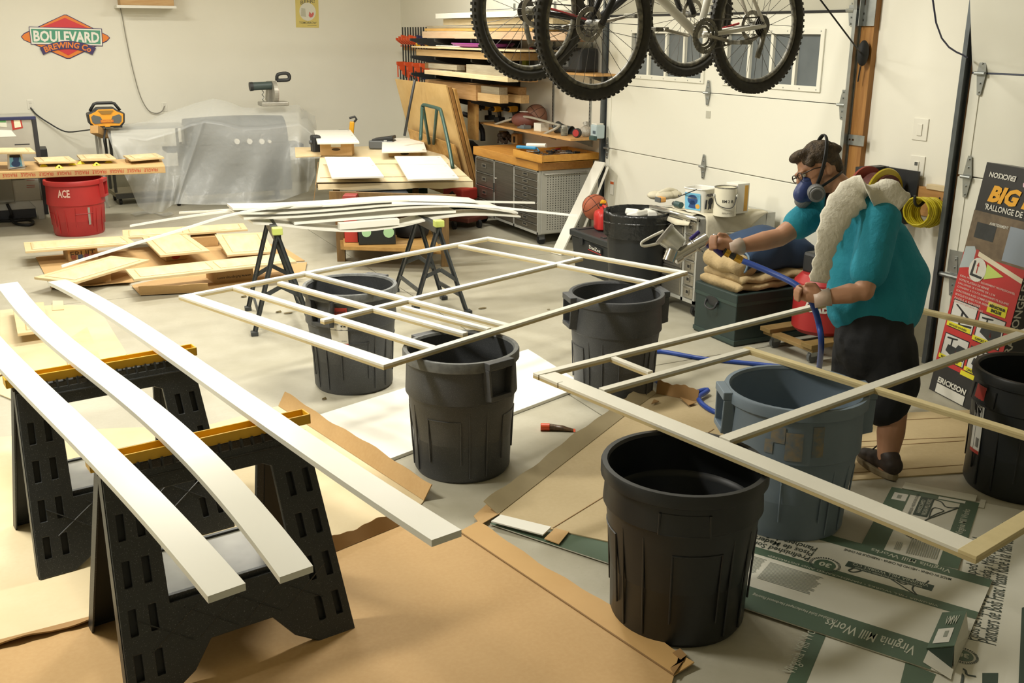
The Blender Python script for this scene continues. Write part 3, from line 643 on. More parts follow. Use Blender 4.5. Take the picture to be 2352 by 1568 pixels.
# ---- tools behind the panels
YTOOL = mat('tool_yellow', 'e0a41f', .45); BTOOL = mat('tool_black', '262829', .5); GTOOL = mat('tool_grey', '5c5f60', .5)
def gun(label, px, py, pb, s, rz, m2=YTOOL):
    "a cordless drill: body, chuck, grip, battery"
    c = P(*pb); t = thing('cordless_drill', label, 'drill', c, rz)
    return t
zk = zt+.01
nb = P(790, 300, zk+.1); tb_ = V((P(800, 330, zk).x, P(800, 330, zk).y, zk))+en*.15
nl_ = thing('nail_gun', 'yellow and black nail gun standing behind the back left white panel', 'nail gun', tb_, atan2(ed.y, ed.x))
hN = over(tb_, 800, 265).z-tb_.z
build('magazine', MB().box((-.05, 0, hN*.35), (.13, .05, .09)), GTOOL, nl_, world=False, bevel=.006)
build('body', MB().box((.055, 0, hN*.55), (.06, .06, hN*.5), M.Rotation(.12, 3, 'Y')), YTOOL, nl_, world=False, bevel=.012)
build('handle', MB().tube([(.03, 0, hN*.92), (.1, 0, hN*.98), (.12, 0, hN*.88), (.09, 0, hN*.78)], .014, 8), BTOOL, nl_, world=False, smooth=True)
build('nose', MB().box((.07, 0, hN*.15), (.03, .04, hN*.3)), BTOOL, nl_, world=False, bevel=.005)
build('guide_rail', MB().box((-.2, .0, hN*.42), (.3, .012, .008)), GTOOL, nl_, world=False)
cs = P(876, 345, zk); cs = cs+en*.12
tcz = thing('tool_case', 'dark grey tool case lying behind the white panels near the wall', 'tool case', cs, atan2(ed.y, ed.x)-.2)
build('shell', MB().box((-.0, .1, .05), (.3, .2, .10)), GTOOL, tcz, world=False, bevel=.015)
build('lid', MB().box((.02, .1, .115), (.26, .18, .04), M.Rotation(-.15, 3, 'Y')), BTOOL, tcz, world=False, bevel=.01)
build('latch', MB().box((.06, -.004, .09), (.04, .012, .04)), mat('latch_grey', '9a9b98', .4), tcz, world=False, bevel=.003)
bb = P(729, 352, zk)+en*.05
bt = thing('power_tool', 'black power tool half hidden left of the cardboard box on the workbench', 'tool', bb)
build('housing', MB().box((0, .05, .1), (.10, .14, .2)), BTOOL, bt, world=False, bevel=.02); build('knob', MB().cyl((-.05, .05, .12), (-.075, .05, .12), .022, 12), GTOOL, bt, world=False)
# ---- under the workbench
REDP = mat('red_plastic', 'b5382e', .45)
sh = lambda x, y: P(x, y, .235)
def ubox(name, label, cat, px, z0, d, m, lid=None):
    t, a, b, n, dd, h = prop_box(label, px, z0, d, m, False, name, cat)
    if lid: build('lid', MB().hexa([a-dd*.006-n*.006+V((0, 0, h)), b+dd*.006-n*.006+V((0, 0, h)), b+dd*.006+n*(d+.006)+V((0, 0, h)), a-dd*.006+n*(d+.006)+V((0, 0, h))]+[p+V((0, 0, .03)) for p in (a+V((0, 0, h)), b+V((0, 0, h)), b+n*d+V((0, 0, h)), a+n*d+V((0, 0, h)))]), lid, t, bevel=.005)
    return t, a, b, n, dd, h
ubox('tool_box', 'red toolbox under the workbench behind the left leg', 'toolbox', ((792, 556), (822, 556), (792, 452)), .225, .25, REDP, mat('red_dark', '8e2b24', .5))
gb = ubox('storage_crate', 'black crate with pale green round spots on the bench shelf', 'crate', ((824, 562), (909, 560), (824, 505)), .225, .3, mat('crate_black', '1f2422', .5), mat('crate_lid', '151817', .5))
for u, v, r in ((.22, .52, .042), (.82, .5, .048), (.55, .9, .03)):
    c = gb[1].lerp(gb[2], u)+V((0, 0, gb[5]*v)); build('green_spot', MB().prism([c+gb[4]*(r*cos(k*pi/8))+V((0, 0, r*sin(k*pi/8))) for k in range(16)], -gb[3]*.003), mat('pale_green', 'a9d3a3', .5), gb[0])
ubox('storage_bin', 'dark blue bin under the workbench top', 'bin', ((825, 500), (942, 496), (825, 447)), .40, .3, mat('bin_navy', '26303a', .5))
tc2 = P(948, 545, .225)+en*.1; 
tt = thing('spare_tire', 'small black tire lying on the bench shelf at right', 'tire', tc2)
build('tread', MB().lathe([(.12, .0), (.15, .01), (.165, .05), (.165, .09), (.15, .13), (.12, .14), (.085, .12), (.085, .02), (.12, 0)], 28), BLACKR, tt, world=False, smooth=True); build('hub', MB().lathe([(0, .05), (.06, .05), (.085, .03), (.085, .09), (.06, .07), (0, .07)], 20), GTOOL, tt, world=False)
# red lawn machine and creeper behind the right leg
lm = P(1075, 520); lt = thing('floor_jack', 'red floor jack on small wheels to the right of the workbench', 'floor jack', lm)
zr = over(lm, 1060, 432).z
build('chassis', MB().box((-.05, .1, .10), (.36, .5, .05), .5), mat('creeper_red', '6e3b31', .5), lt, world=False, bevel=.01)
build('body', MB().box((.02, .25, zr-.07), (.26, .3, .13), .4), REDP, lt, world=False, bevel=.02)
build('post', MB().box((.02, .25, zr*.5), (.05, .05, zr*.8)), BTOOL, lt, world=False)
build('handle', MB().tube([(-.05, .2, zr-.1), (-.16, .05, zr-.02), (-.24, .12, zr-.12), (-.25, .2, .2)], .012, 8), BTOOL, lt, world=False, smooth=True)
for k, (x, y) in enumerate(((-.2, -.08), (.08, -.12), (-.16, .3), (.12, .3))): build('wheel', MB().cyl((x-.015, y, .045), (x+.015, y, .045), .045, 14), BLACKR, lt, world=False)
# ================================================================ RIGHT WALL: STEEL BENCH, SHELVES, LUMBER
STEEL = mat('brushed_steel_dark', '7d786c', .36, .75, noise=[(2.2, '5d584e', .5), (3, 'a19b8d', .35)], stretch=(1, .5, 45))
STEELP = mat('steel_pale', 'b9b9b2', .42, .35, noise=(5, 'a8a8a0', .4))
STEELB = mat('brushed_steel_bright', 'b2ada0', .3, .8, noise=[(2, '8d887b', .5), (2.5, 'cfcabc', .4)], stretch=(1, .5, 40))
BUTCH = mat('bench_maple', 'c58f42', .45, wood=('ad7631', 4), stretch=(6, 1, 6))
HOLE = mat('hole_black', '23231f', .9)
RODS = mat('chrome_handle', 'c9c8c2', .25, .9)
def pull(par, xf, y, z, w=.09, h=.032):
    a = build('pull', MB().plate([[(xf-.003, y-w/2, z-h/2), (xf-.003, y+w/2, z-h/2), (xf-.003, y+w/2, z+h/2), (xf-.003, y-w/2, z+h/2)], [(xf-.003, y-w*.36, z-h*.28), (xf-.003, y+w*.36, z-h*.28), (xf-.003, y+w*.36, z+h*.28), (xf-.003, y-w*.36, z+h*.28)]], (-.004, 0, 0)), STEELB, par)
    build('recess', MB().bx((xf-.0035, y-w*.36, z-h*.28), (xf-.003, y+w*.36, z+h*.28)), HOLE, a)
    return a
def steel_cabinet(label, xf, y0, y1, z0, z1, xb, cols, face, side, drawers, name='tool_cabinet', wheels=True):
    t = thing(name, label, 'tool cabinet', ((xf+xb)/2, (y0+y1)/2, 0))
    build('carcass', MB().bx((xf+.012, y0, z0), (xb, y1, z1)), side, t, bevel=.004)
    fr = MB(); 
    for y in [y0]+[y0+(y1-y0)*c for c in cols]+[y1]: fr.bx((xf, y-.012 if y0 < y < y1 else (y if y == y0 else y-.024), z0), (xf+.014, y+.012 if y0 < y < y1 else (y+.024 if y == y0 else y), z1))
    fr.bx((xf, y0, z1-.02), (xf+.014, y1, z1)); fr.bx((xf, y0, z0), (xf+.014, y1, z0+.025)); build('face_frame', fr, side, t)
    ys = [y0]+[y0+(y1-y0)*c for c in cols]+[y1]
    for i, n in enumerate(drawers):
        ya, yb = ys[i]+.02, ys[i+1]-.02; za, zb = z0+.032, z1-.026
        if n == 1:
            d = build('door', MB().bx((xf-.004, ya, za), (xf+.01, yb, zb)), face, t, bevel=.003)
            build('door_handle', MB().cyl((xf-.02, yb-.02, za+(zb-za)*.45), (xf-.02, yb-.02, za+(zb-za)*.62), .006, 8), BTOOL, d); build('lock', MB().cyl((xf-.014, yb-.02, za+(zb-za)*.7), (xf-.004, yb-.02, za+(zb-za)*.7), .010, 10), RODS, d)
            continue
        hs = n if isinstance(n, list) else [1/n]*n; z = zb
        for hfrac in hs:
            hh = hfrac*(zb-za); d = build('drawer', MB().bx((xf-.004, ya, z-hh+.004), (xf+.01, yb, z-.003)), face, t, bevel=.003)
            build('drawer_lip', MB().bx((xf-.012, ya, z-.010), (xf-.004, yb, z-.004)), RODS, d)
            pull(d, xf-.003, (ya+yb)/2, z-hh*.48, min(.11, (yb-ya)*.34), min(.045, hh*.42)); z -= hh
    if wheels:
        for y in (y0+.06, y1-.06):
            for x in (xf+.07, xb-.07):
                c = build('caster', MB().cyl((x, y-.014, .045), (x, y+.014, .045), .045, 16), BLACKR, t); build('caster_fork', MB().bx((x-.03, y-.02, .05), (x+.03, y+.02, z0)), GTOOL, c)
    return t
XF = 4.62; BY0, BY1 = PX(1237, 378, XF).y, PX(1092, 330, XF).y; BZ0, BZ1 = .11, PX(1237, 392, XF).z
bench = steel_cabinet('long steel drawer bench with a wooden top against the garage wall', XF, BY0, BY1, BZ0, BZ1, XW-.03, (.36, .68), STEEL, STEELP, [8, 1, 4])
zw = PX(1237, 372, XF-.02).z
build('wood_top', MB().bx((XF-.02, BY0-.02, BZ1), (XW-.02, BY1+.02, zw)), BUTCH, bench, bevel=.004)
build('side_plate', MB().bx((XF+.03, BY0-.012, BZ0+.01), (XW-.06, BY0-.001, BZ1-.005)), STEELP, bench, bevel=.003)
pg = MB()
for i in range(13):
    for j in range(24):
        x = XF+.10+i*.030; z = BZ0+.05+j*.0235; pg.bx((x-.0042, BY0-.0135, z-.0042), (x+.0042, BY0-.012, z+.0042))
build('pegboard_hole', pg, HOLE, bench, kind='stuff')
build('towel_bar', MB().tube([(XF+.06, BY0-.012, BZ1-.035), (XF+.06, BY0-.04, BZ1-.035), (XW-.1, BY0-.04, BZ1-.035), (XW-.1, BY0-.012, BZ1-.035)], .009, 10), STEELP, bench, smooth=2)
# tool tray on the bench
TW = mat('tray_wood', 'd0983f', .5, wood=('b98030', 4), stretch=(5, 1, 5))
ty0, ty1, tx0, tx1 = BY0-.16, BY0+.46, XF-.05, XW-.04; th = .075
tr_ = thing('tool_tray', 'shallow yellow wooden tray heaped with tools, overhanging the bench end', 'tray', ((tx0+tx1)/2, (ty0+ty1)/2, zw))
build('bottom', MB().bx((tx0, ty0, zw+.002), (tx1, ty1, zw+.012)), TW, tr_)
for a, b in (((tx0, ty0), (tx0+.016, ty1)), ((tx1-.016, ty0), (tx1, ty1)), ((tx0+.016, ty0), (tx1-.016, ty0+.016)), ((tx0+.016, ty1-.016), (tx1-.016, ty1))): build('side', MB().bx((a[0], a[1], zw+.002), (b[0], b[1], zw+th)), TW, tr_, bevel=.002)
CHR = mat('chrome_tool', 'a9a8a2', .28, .9); HR = mat('handle_red', 'a93030', .45); HBU = mat('handle_blue', '2f8fc4', .45)
rnd = random.Random(3)
for k in range(46):
    x = rnd.uniform(tx0+.07, tx1-.08); y = rnd.uniform(ty0+.07, ty1-.1); a = rnd.uniform(0, pi); L = rnd.uniform(.07, .15); z = zw+.02+rnd.random()*.035
    m = MB().beam((x-cos(a)*L/2, y-sin(a)*L/2, z), (x+cos(a)*L/2, y+sin(a)*L/2, z+rnd.uniform(-.004, .01)), .012, .006).cyl((x-cos(a)*L/2, y-sin(a)*L/2, z-.005), (x-cos(a)*L/2, y-sin(a)*L/2, z+.006), .012, 8)
    solo('wrench', m, CHR, 'chrome wrench in the jumble of tools in the wooden tray', 'wrench', 'loose hand tools in the wooden tray')
for k in range(14):
    x = rnd.uniform(tx0+.07, tx1-.08); y = rnd.uniform(ty0+.08, ty1-.15); a = rnd.uniform(0, pi); z = zw+.05+rnd.random()*.02
    s_ = thing('screwdriver', 'screwdriver with a dark handle in the jumble of tools in the wooden tray', 'screwdriver', (x, y, z), a, 'screwdrivers in the wooden tray')
    build('shaft', MB().cyl((0, 0, 0), (.09, 0, 0), .003, 6), CHR, s_, world=False); build('handle', MB().cyl((-.06, 0, 0), (0, 0, 0), .011, 8), BTOOL, s_, world=False)
tk = thing('pliers', 'red handled pliers lying on top of the tools in the wooden tray', 'pliers', (tx0+.33, ty0+.34, zw+.085), .4)
build('handle', MB().tube([(0, 0, 0), (.05, .012, 0), (.1, .01, 0)], .008, 8), HR, tk, world=False, smooth=True); build('jaw', MB().beam((-.05, 0, 0), (0, 0, 0), .018, .010), CHR, tk, world=False)
cl = P(1213, 341, zw+.09); ck = thing('caulk_gun', 'bright blue caulk gun with a white tube, at the back corner of the wooden tray', 'caulk gun', (cl.x, cl.y, zw+.10), -1.0)
build('cradle', MB().beam((-.13, 0, 0), (.10, 0, 0), .05, .03), HBU, ck, world=False, bevel=.01); build('tube', MB().cyl((-.02, .012, .02), (.2, .012, .03), .022, 12), PAINTW, ck, world=False, smooth=True); build('trigger', MB().tube([(.10, 0, 0), (.13, 0, -.03), (.12, 0, -.06)], .008, 6), HBU, ck, world=False)
# clutter on the far half of the bench top
hp = P(1163, 318, zw+.05); hd = thing('work_gloves', 'pair of dark work gloves and cord slumped on the steel bench', 'gloves', (hp.x, hp.y, zw), .6)
gm = MB(); rg = random.Random(5)
for k in range(7): gm.ball((rg.uniform(-.06, .06), rg.uniform(-.07, .07), rg.uniform(.03, .10)), (.05, .04, .035), 12, 8)
for k in range(6): gm.tube(spline([(rg.uniform(-.05, 0), rg.uniform(-.06, .06), .09), (-.08, rg.uniform(-.08, .06), .05), (-.13, rg.uniform(-.1, .05), .012)], 3), .011, 6)
build('leather', gm, mat('glove_dark', '33291f', .7, noise=(20, '5a4630', .4)), hd, world=False, smooth=True)
build('cuff', MB().lathe([(.03, .0), (.045, .05), (.04, .05), (.028, .0)], 14, M.Translation(V((.02, .06, .08)))), mat('cuff_tan', '8a7048', .7), hd, world=False)
bp_ = P(1187, 330, zw); cb = thing('stud_block', 'short stud offcut standing on the bench beside the gloves', 'wood block', (bp_.x, bp_.y, zw), .3)
build('upright', MB().box((0, 0, .055), (.08, .10, .11)), mat('cut_pine', 'c19a63', .6, wood=('a67f4a', 5)), cb, world=False, bevel=.003); build('notch', MB().box((-.041, 0, .05), (.002, .03, .07)), HOLE, cb, world=False)
# ---- shelf above the bench
sx0, sx1 = 4.83, XW-.02; sy0 = PX(1310, 327, sx0).y; sy1 = PX(1103, 290, sx0).y; szt = PX(1310, 319, sx0).z
shf = thing('wall_shelf', 'plywood shelf with balls and tools above the steel bench', 'shelf', ((sx0+sx1)/2, (sy0+sy1)/2, szt-.02))
build('board', MB().bx((sx0, sy0, szt-.022), (sx1, sy1, szt)), mat('shelf_ply', 'cfa265', .5, wood=('b9894d', 4), stretch=(6, 1, 6)), shf, bevel=.002)
for y in (sy0+.25, sy0+1.0, sy1-.2): build('bracket', MB().prism([(sx1, y, szt-.022), (sx0+.1, y, szt-.022), (sx1, y, szt-.12)], (0, .006, 0)), GALV, shf)
for px in (1272, 1357, 1182):
    y = PX(px, 250, XW).y; st_ = thing('shelf_standard', {1272: 'slotted steel shelf standard behind the basketball', 1357: 'slotted steel shelf standard nearest the garage door track', 1182: 'slotted steel shelf standard at the ends of the stacked beams'}[px], 'shelf standard', (XW-.008, y, 1.7))
    build('strip', MB().bx((XW-.014, y-.014, .95), (XW-.001, y+.014, 2.35)), GALV, st_)
    sl_ = MB()
    for k in range(40): sl_.bx((XW-.015, y-.003, .98+k*.034), (XW-.014, y+.003, .995+k*.034))
    build('slot', sl_, HOLE, st_, kind='stuff')
def ball(label, c, r, col, seam, rot):
    t = thing('basketball', label, 'ball', (c.x, c.y, c.z-r)); R = M.Translation(V((0, 0, r))) @ rot.to_4x4()
    build('skin', MB().ball((0, 0, 0), r, 32, 20).tr(R), col, t, world=False, smooth=2)
    for k in range(3):
        n = MB(); 
        pts = [(V((r*cos(a), r*sin(a), 0)) if k == 0 else V((r*cos(a), 0, r*sin(a)))) for a in [2*pi*i/40 for i in range(40)]]
        if k == 2: pts = [V((.62*r*(1 if True else 0), .0, .0))*0+V((r*.55+.25*r*cos(2*a), r*.62*cos(a)*1.25, r*.62*sin(a)*1.25)).normalized()*r for a in [2*pi*i/40 for i in range(40)]]
        build('seam', n.tube(pts, r*.022, 6, True).tr(R), seam, t, world=False, smooth=2)
    pts = [V((-(r*.55+.25*r*cos(2*a)), r*.62*cos(a)*1.25, r*.62*sin(a)*1.25)).normalized()*r for a in [2*pi*i/40 for i in range(40)]]
    build('seam', MB().tube(pts, r*.022, 6, True).tr(R), seam, t, world=False, smooth=2)
SEAM = mat('ball_seam', '2b1f1a', .7)
bc = PX(1231, 253, 5.1); rbk = .121
bc.z = szt+rbk
ball('worn brown basketball on the shelf above the steel bench', bc, rbk, mat('ball_brown', '8d6550', .7, noise=(12, '7a5645', .5), bump=(500, .3, .001)), SEAM, M.Rotation(.9, 3, 'Z') @ M.Rotation(.5, 3, 'Y') @ M.Rotation(.9, 3, 'X'))
fbc = PX(1203, 283, 4.93); fb = thing('football', 'reddish brown football on the shelf below the basketball', 'ball', (fbc.x, fbc.y, szt))
R_ = M.Translation(V((0, 0, .085))) @ M.Rotation(rad(120), 4, 'Z')
build('skin', MB().lathe([(max(.002, .082*max(0, cos(a))**1.1), .15*sin(a)) for a in [rad(-90+9*k) for k in range(21)]], 24, R_ @ M.Rotation(rad(90), 4, 'Y')), mat('football_brown', '6d3d33', .55, bump=(400, .2, .001)), fb, world=False, smooth=2)
build('lace', MB().beam(R_ @ V((-.05, 0, .087)), R_ @ V((.05, 0, .087)), .012, .006), PAINTW, fb, world=False)
CLEAR = mat('frosted_plastic', 'cfcabb', .25, trans=.35, noise=(8, 'b8b3a4', .5))
def shelfpt(px, py, x): p = PX(px, py, x); return V((p.x, p.y, szt))
ct = thing('plastic_trim', 'curved translucent plastic trim arching over the football on the shelf', 'plastic trim', shelfpt(1200, 290, 4.9))
z_ = szt; 
arc = [PX(1136, 286, 4.86), PX(1160, 278, 4.87), PX(1185, 271, 4.88), PX(1203, 268, 4.9), PX(1225, 271, 4.92), PX(1250, 278, 4.93), PX(1286, 288, 4.95)]
build('arm', MB().tube(spline(arc, 4), .013, 8), CLEAR, ct, smooth=2); build('arm', MB().tube(spline([PX(1286, 288, 4.95), PX(1275, 296, 4.9), PX(1260, 303, 4.87), PX(1243, 312, 4.85)], 4), .014, 8), CLEAR, ct, smooth=2)
wb2 = PX(1232, 306, 4.9); wbx = thing('small_carton', 'small white carton on the shelf in front of the football', 'box', (wb2.x, wb2.y, szt), .1)
build('carton', MB().box((.06, 0, .04), (.1, .13, .08)), PAINTW, wbx, world=False, bevel=.002); build('flap', MB().box((.06, -.0655, .06), (.1, .001, .04)), mat('carton_grey', 'c9c7bc', .6), wbx, world=False)
gt = PX(1200, 300, 4.9); gtr = thing('parts_tray', 'grey parts tray with metal bits on the shelf beside the white carton', 'tray', (gt.x, gt.y, szt))
build('tray', MB().box((.02, 0, .02), (.09, .15, .04)), mat('tray_slate', '6d7274', .5), gtr, world=False, bevel=.004); build('metal_bit', MB().beam((-.0, -.05, .045), (.04, .06, .05), .02, .015), CHR, gtr, world=False)
dl = [(1121, 283, 'yellow cordless drill at the far left end of the shelf', 5.0), (1143, 285, 'yellow cordless drill second from the left on the shelf', 4.98), (1177, 276, 'yellow cordless drill on the shelf at the back, nearest the basketball', 5.12)]
for px, py, lab, x in dl:
    p = PX(px, py, x); d = thing('cordless_drill', lab, 'drill', (p.x, p.y, szt), rad(200))
    build('body', MB().box((0, 0, .15), (.14, .06, .065)), YTOOL, d, world=False, bevel=.018); build('chuck', MB().cyl((.07, 0, .15), (.13, 0, .15), .024, 12, .016), BTOOL, d, world=False)
    build('grip', MB().tube([(-.02, 0, .13), (-.035, 0, .06)], .022, 8), BTOOL, d, world=False, smooth=2); build('battery', MB().box((-.03, 0, .03), (.11, .075, .055)), BTOOL, d, world=False, bevel=.008)
sl2 = PX(1305, 290, 5.05); bo = thing('rubber_boot_sleeve', 'dark flared rubber sleeve lying on the shelf', 'rubber sleeve', (sl2.x, sl2.y, szt))
build('sleeve', MB().lathe([(.062, .0), (.055, .02), (.045, .07), (.045, .15), (.055, .19), (.05, .19), (.04, .15), (.04, .07), (.05, .02), (.058, .0)], 20, M.Translation(V((-.07, .1, .062))) @ M.Rotation(rad(100), 4, 'X') @ M.Rotation(rad(20), 4, 'Y')), mat('rubber_grey', '3c4140', .6), bo, world=False, smooth=True)
jr = PX(1296, 306, 4.93); jt = thing('glass_jar', 'clear jar of small parts on the shelf beside the dark reel', 'jar', (jr.x, jr.y, szt)); build('glass', MB().lathe([(.0, .002), (.035, .002), (.036, .07), (.028, .085), (.026, .085), (.033, .068), (.033, .006), (0, .006)], 18), mat('jar_clear', 'd5d3c6', .08, trans=.85), jt, world=False, smooth=True); build('contents', MB().lathe([(0, .007), (.031, .007), (.031, .035), (0, .035)], 16), mat('bolts_pale', 'b5b2a3', .6, noise=(90, '7c7a70', .8)), jt, world=False); build('lid', MB().lathe([(0, .1), (.03, .1), (.03, .085), (0, .085)], 16), STEELP, jt, world=False)
rl = PX(1325, 318, 4.95); rt_ = thing('tape_reel', 'red and black tape measure reel on the shelf', 'tape measure', (rl.x, rl.y, szt), .5); build('case', MB().cyl((-.02, 0, .045), (.02, 0, .045), .045, 20), BTOOL, rt_, world=False, bevel=.004); build('red_face', MB().cyl((-.026, 0, .045), (-.02, 0, .045), .034, 20), HR, rt_, world=False)
pb_ = PX(1345, 312, 5.08); pbt = thing('plastic_bag', 'crumpled clear plastic bag behind the tape reel on the shelf', 'bag', (pb_.x, pb_.y, szt))
rg = random.Random(9); build('film', MB().ball((0, 0, .05), (.06, .07, .055), 16, 10), mat('bag_film', 'd9d6cb', .25, trans=.5, bump=(30, .8, .02)), pbt, world=False, smooth=2); build('twist', MB().tube([(0, 0, .10), (.01, .02, .13)], [.02, .03], 8), mat('bag_film', 'd9d6cb'), pbt, world=False)
tu = PX(1372, 318, 5.1); tut = thing('wipes_tub', 'pale blue tub with dark marks at the right end of the shelf', 'tub', (tu.x, tu.y, szt)); build('tub', MB().box((0, 0, .065), (.1, .11, .13)), mat('tub_blue', 'aebfc4', .5), tut, world=False, bevel=.012); build('printing', MB().box((-.0505, -.02, .06), (.002, .05, .03)), mat('print_slate', '4f5c66', .6), tut, world=False); build('cap', MB().box((0, 0, .136), (.08, .09, .014)), PAINTW, tut, world=False, bevel=.004)
gj = PX(1362, 322, 4.97); gjt = thing('spray_bottle_cap', 'small dark green block lying before the pale blue tub', 'block', (gj.x, gj.y, szt)); build('block', MB().box((0, 0, .02), (.04, .09, .04)), mat('deep_green', '2f4a48', .5), gjt, world=False, bevel=.006)
# ---- black dark object behind plywood at the bench's far end
bk = thing('shop_vacuum', 'dark shop vacuum in the shade at the far end of the steel bench', 'vacuum', (4.80, BY1+.75, 0))
build('drum', MB().lathe([(0, 0), (.22, 0), (.24, .5), (.20, .75), (.12, .82), (0, .83)], 20), BTOOL, bk, world=False, smooth=True); build('hose', MB().tube(spline([(-.05, -.05, .78), (-.2, -.1, 1.0), (-.1, -.25, 1.15), (.1, -.28, 1.0), (.12, -.3, .84)], 5), .03, 8), mat('hose_black', '1d1e1f', .6), bk, world=False, smooth=2)
# ---- lumber rack
TAN = mat('lumber_tan', 'c8a97a', .62, wood=('b5935f', 5), stretch=(8, .6, 8)); PALE = mat('lumber_pale', 'dfcda8', .6, wood=('cdb688', 5), stretch=(8, .6, 8)); YEL2 = mat('lumber_yellow', 'd0a860', .6, wood=('bb9048', 5), stretch=(8, .6, 8)); GREY2 = mat('lumber_grey', 'a9a08a', .65, wood=('928871', 5), stretch=(8, .6, 8)); REDW = mat('lumber_reddish', 'b08a5c', .65, wood=('96713f', 5), stretch=(8, .6, 8)); PINKW = mat('lumber_pinkish', 'cdb294', .6, wood=('c0a07f', 5), stretch=(8, .6, 8)); WHB = mat('board_white_primed', 'e3e1d6', .5)
def lum(label, xf, lx, rx, yt, yb, dx, m, name='lumber_board'):
    p = PX(rx, yt, xf); zt_ = p.z; zb_ = PX(rx, yb, xf).z; yf = PX(lx, (yt+yb)/2, xf).y
    return solo(name, MB().bx((xf, p.y, zb_), (min(xf+dx, XW-.02), min(yf, YB-.05), zt_)), m, label, 'lumber', None, bevel=.002)
lum('top white board of the lumber rack, highest in the stack', 4.75, 1000, 1262, 22, 36.5, .4, WHB)
lum('cream plank second from the top of the lumber rack', 4.82, 1018, 1270, 38, 55, .3, PALE)
lum('whitish thin board under the cream plank of the lumber rack', 4.72, 980, 1280, 57, 63.5, .4, GREY2)
lum('yellowish stud on top of the broad pinkish plank', 4.70, 975, 1246, 64.5, 72, .35, YEL2)
lum('broad pinkish plank on edge, largest of the top stack', 4.66, 970, 1298, 73.5, 93, .06, PINKW)
lum('dark brown plank behind the black bicycle, right end of the top stack', 4.86, 1150, 1322, 75, 96, .2, mat('lumber_dark', '7a5738', .6, wood=('634326', 5), stretch=(8, .6, 8)))
lum('large pale plywood sheet on the second arm of the rack', 4.55, 945, 1195, 115.5, 119.5, .6, PALE)
lum('thick stack of tan planks under the plywood sheet', 4.6, 956, 1160, 122, 139.5, .5, TAN)
lum('short grey beam on the third arm, at left', 4.62, 984, 1049, 150, 162, .1, GREY2)
lum('thick greyish beam on the third arm, right of the short one', 4.58, 1071, 1172, 155, 180, .1, GREY2)
lum('long pale plank at the front edge of the third arm', 4.52, 975, 1166, 178, 189, .12, PALE)
lum('reddish planks behind the greyish beams on the third arm', 4.75, 976, 1190, 160, 176, .1, REDW)
lum('darker timber end beside the thick greyish beam', 4.84, 1100, 1212, 172, 189, .12, REDW)
lum('heavy reddish beam on the lowest arm, at left', 4.6, 977, 1093, 196, 232, .18, REDW)
lum('upper squared post on the lowest arm, beside the heavy beam', 4.66, 1093, 1146, 201, 220, .1, GREY2)
lum('lower squared post on the lowest arm, beside the heavy beam', 4.62, 1093, 1148, 219, 238, .1, TAN)
lum('upper dark timber end at the right of the lowest arm', 4.88, 1120, 1190, 201, 218, .1, REDW)
lum('lower timber end standing farthest right on the lowest arm', 4.86, 1120, 1196, 219, 238, .1, TAN)
zA = [PX(1246, 94, 4.7).z-.0, PX(1160, 141, 4.65).z, PX(1166, 191, 4.6).z, PX(1148, 240, 4.65).z]
for i, z in enumerate(zA):
    for k, y in enumerate((10.35, 11.4, 12.2)):
        arm = thing('rack_arm', 'dark steel arm of the lumber rack, '+('top', 'second', 'third', 'lowest')[i]+' row, '+('nearest the bench', 'middle', 'nearest the corner')[k], 'rack arm', (XW-.02, y, z))
        build('arm', MB().prism([(XW, y-.02, z), (4.66, y-.02, z), (4.66, y-.02, z-.03), (XW, y-.02, z-.17)], (0, .04, 0)), BTOOL, arm); build('arm_plate', MB().bx((XW-.02, y-.03, z-.2), (XW-.0, y+.03, z+.04)), BTOOL, arm)
pd = PX(1125, 109, 4.9); pdt = thing('purple_disc', 'purple plastic sled disc lying on the plywood sheet of the rack', 'disc', (pd.x, pd.y+.2, PX(1125, 113, 4.9).z)); 
prr = .62; build('disc', MB().lathe([(0, .012), (prr*.7, .012), (prr*.95, .03), (prr, .055), (prr*.985, .058), (prr*.93, .036), (prr*.7, .02), (0, .02)], 36).tr(M.Diagonal((.42, 1, 1, 1))), mat('purple_plastic', 'a548a8', .35), pdt, world=False, smooth=True); build('rim', MB().tube([(prr*.42*cos(a), prr*sin(a), .056) for a in [2*pi*k/36 for k in range(36)]], .008, 6, True), mat('purple_dark', '8b3a86', .4), pdt, world=False)
for k, (lx, rx, yt, yb, xf, nm) in enumerate(((985, 1076, 112.5, 115.5, 4.56, 'lower'), (1002, 1056, 107, 112, 4.66, 'upper'))):
    a = PX(rx, yt, xf); b = PX(lx, yt, xf); zb_ = PX(rx, yb, xf).z; ws = thing('wire_shelf', 'white ventilated wire shelf lying on the plywood sheet, '+nm+' one', 'wire shelf', ((xf+.15), (a.y+b.y)/2, zb_))
    for j in range(5): build('long_wire', MB().cyl((xf+.06*j, a.y, a.z), (xf+.06*j, min(b.y, YB-.1), a.z), .006, 6), WHB, ws)
    cw = MB()
    for j in range(40): cw.cyl((xf, a.y+(min(b.y, YB-.1)-a.y)*j/39, a.z-.006), (xf+.24, a.y+(min(b.y, YB-.1)-a.y)*j/39, a.z-.006), .004, 5)
    build('cross_wire', cw, WHB, ws, kind='stuff')
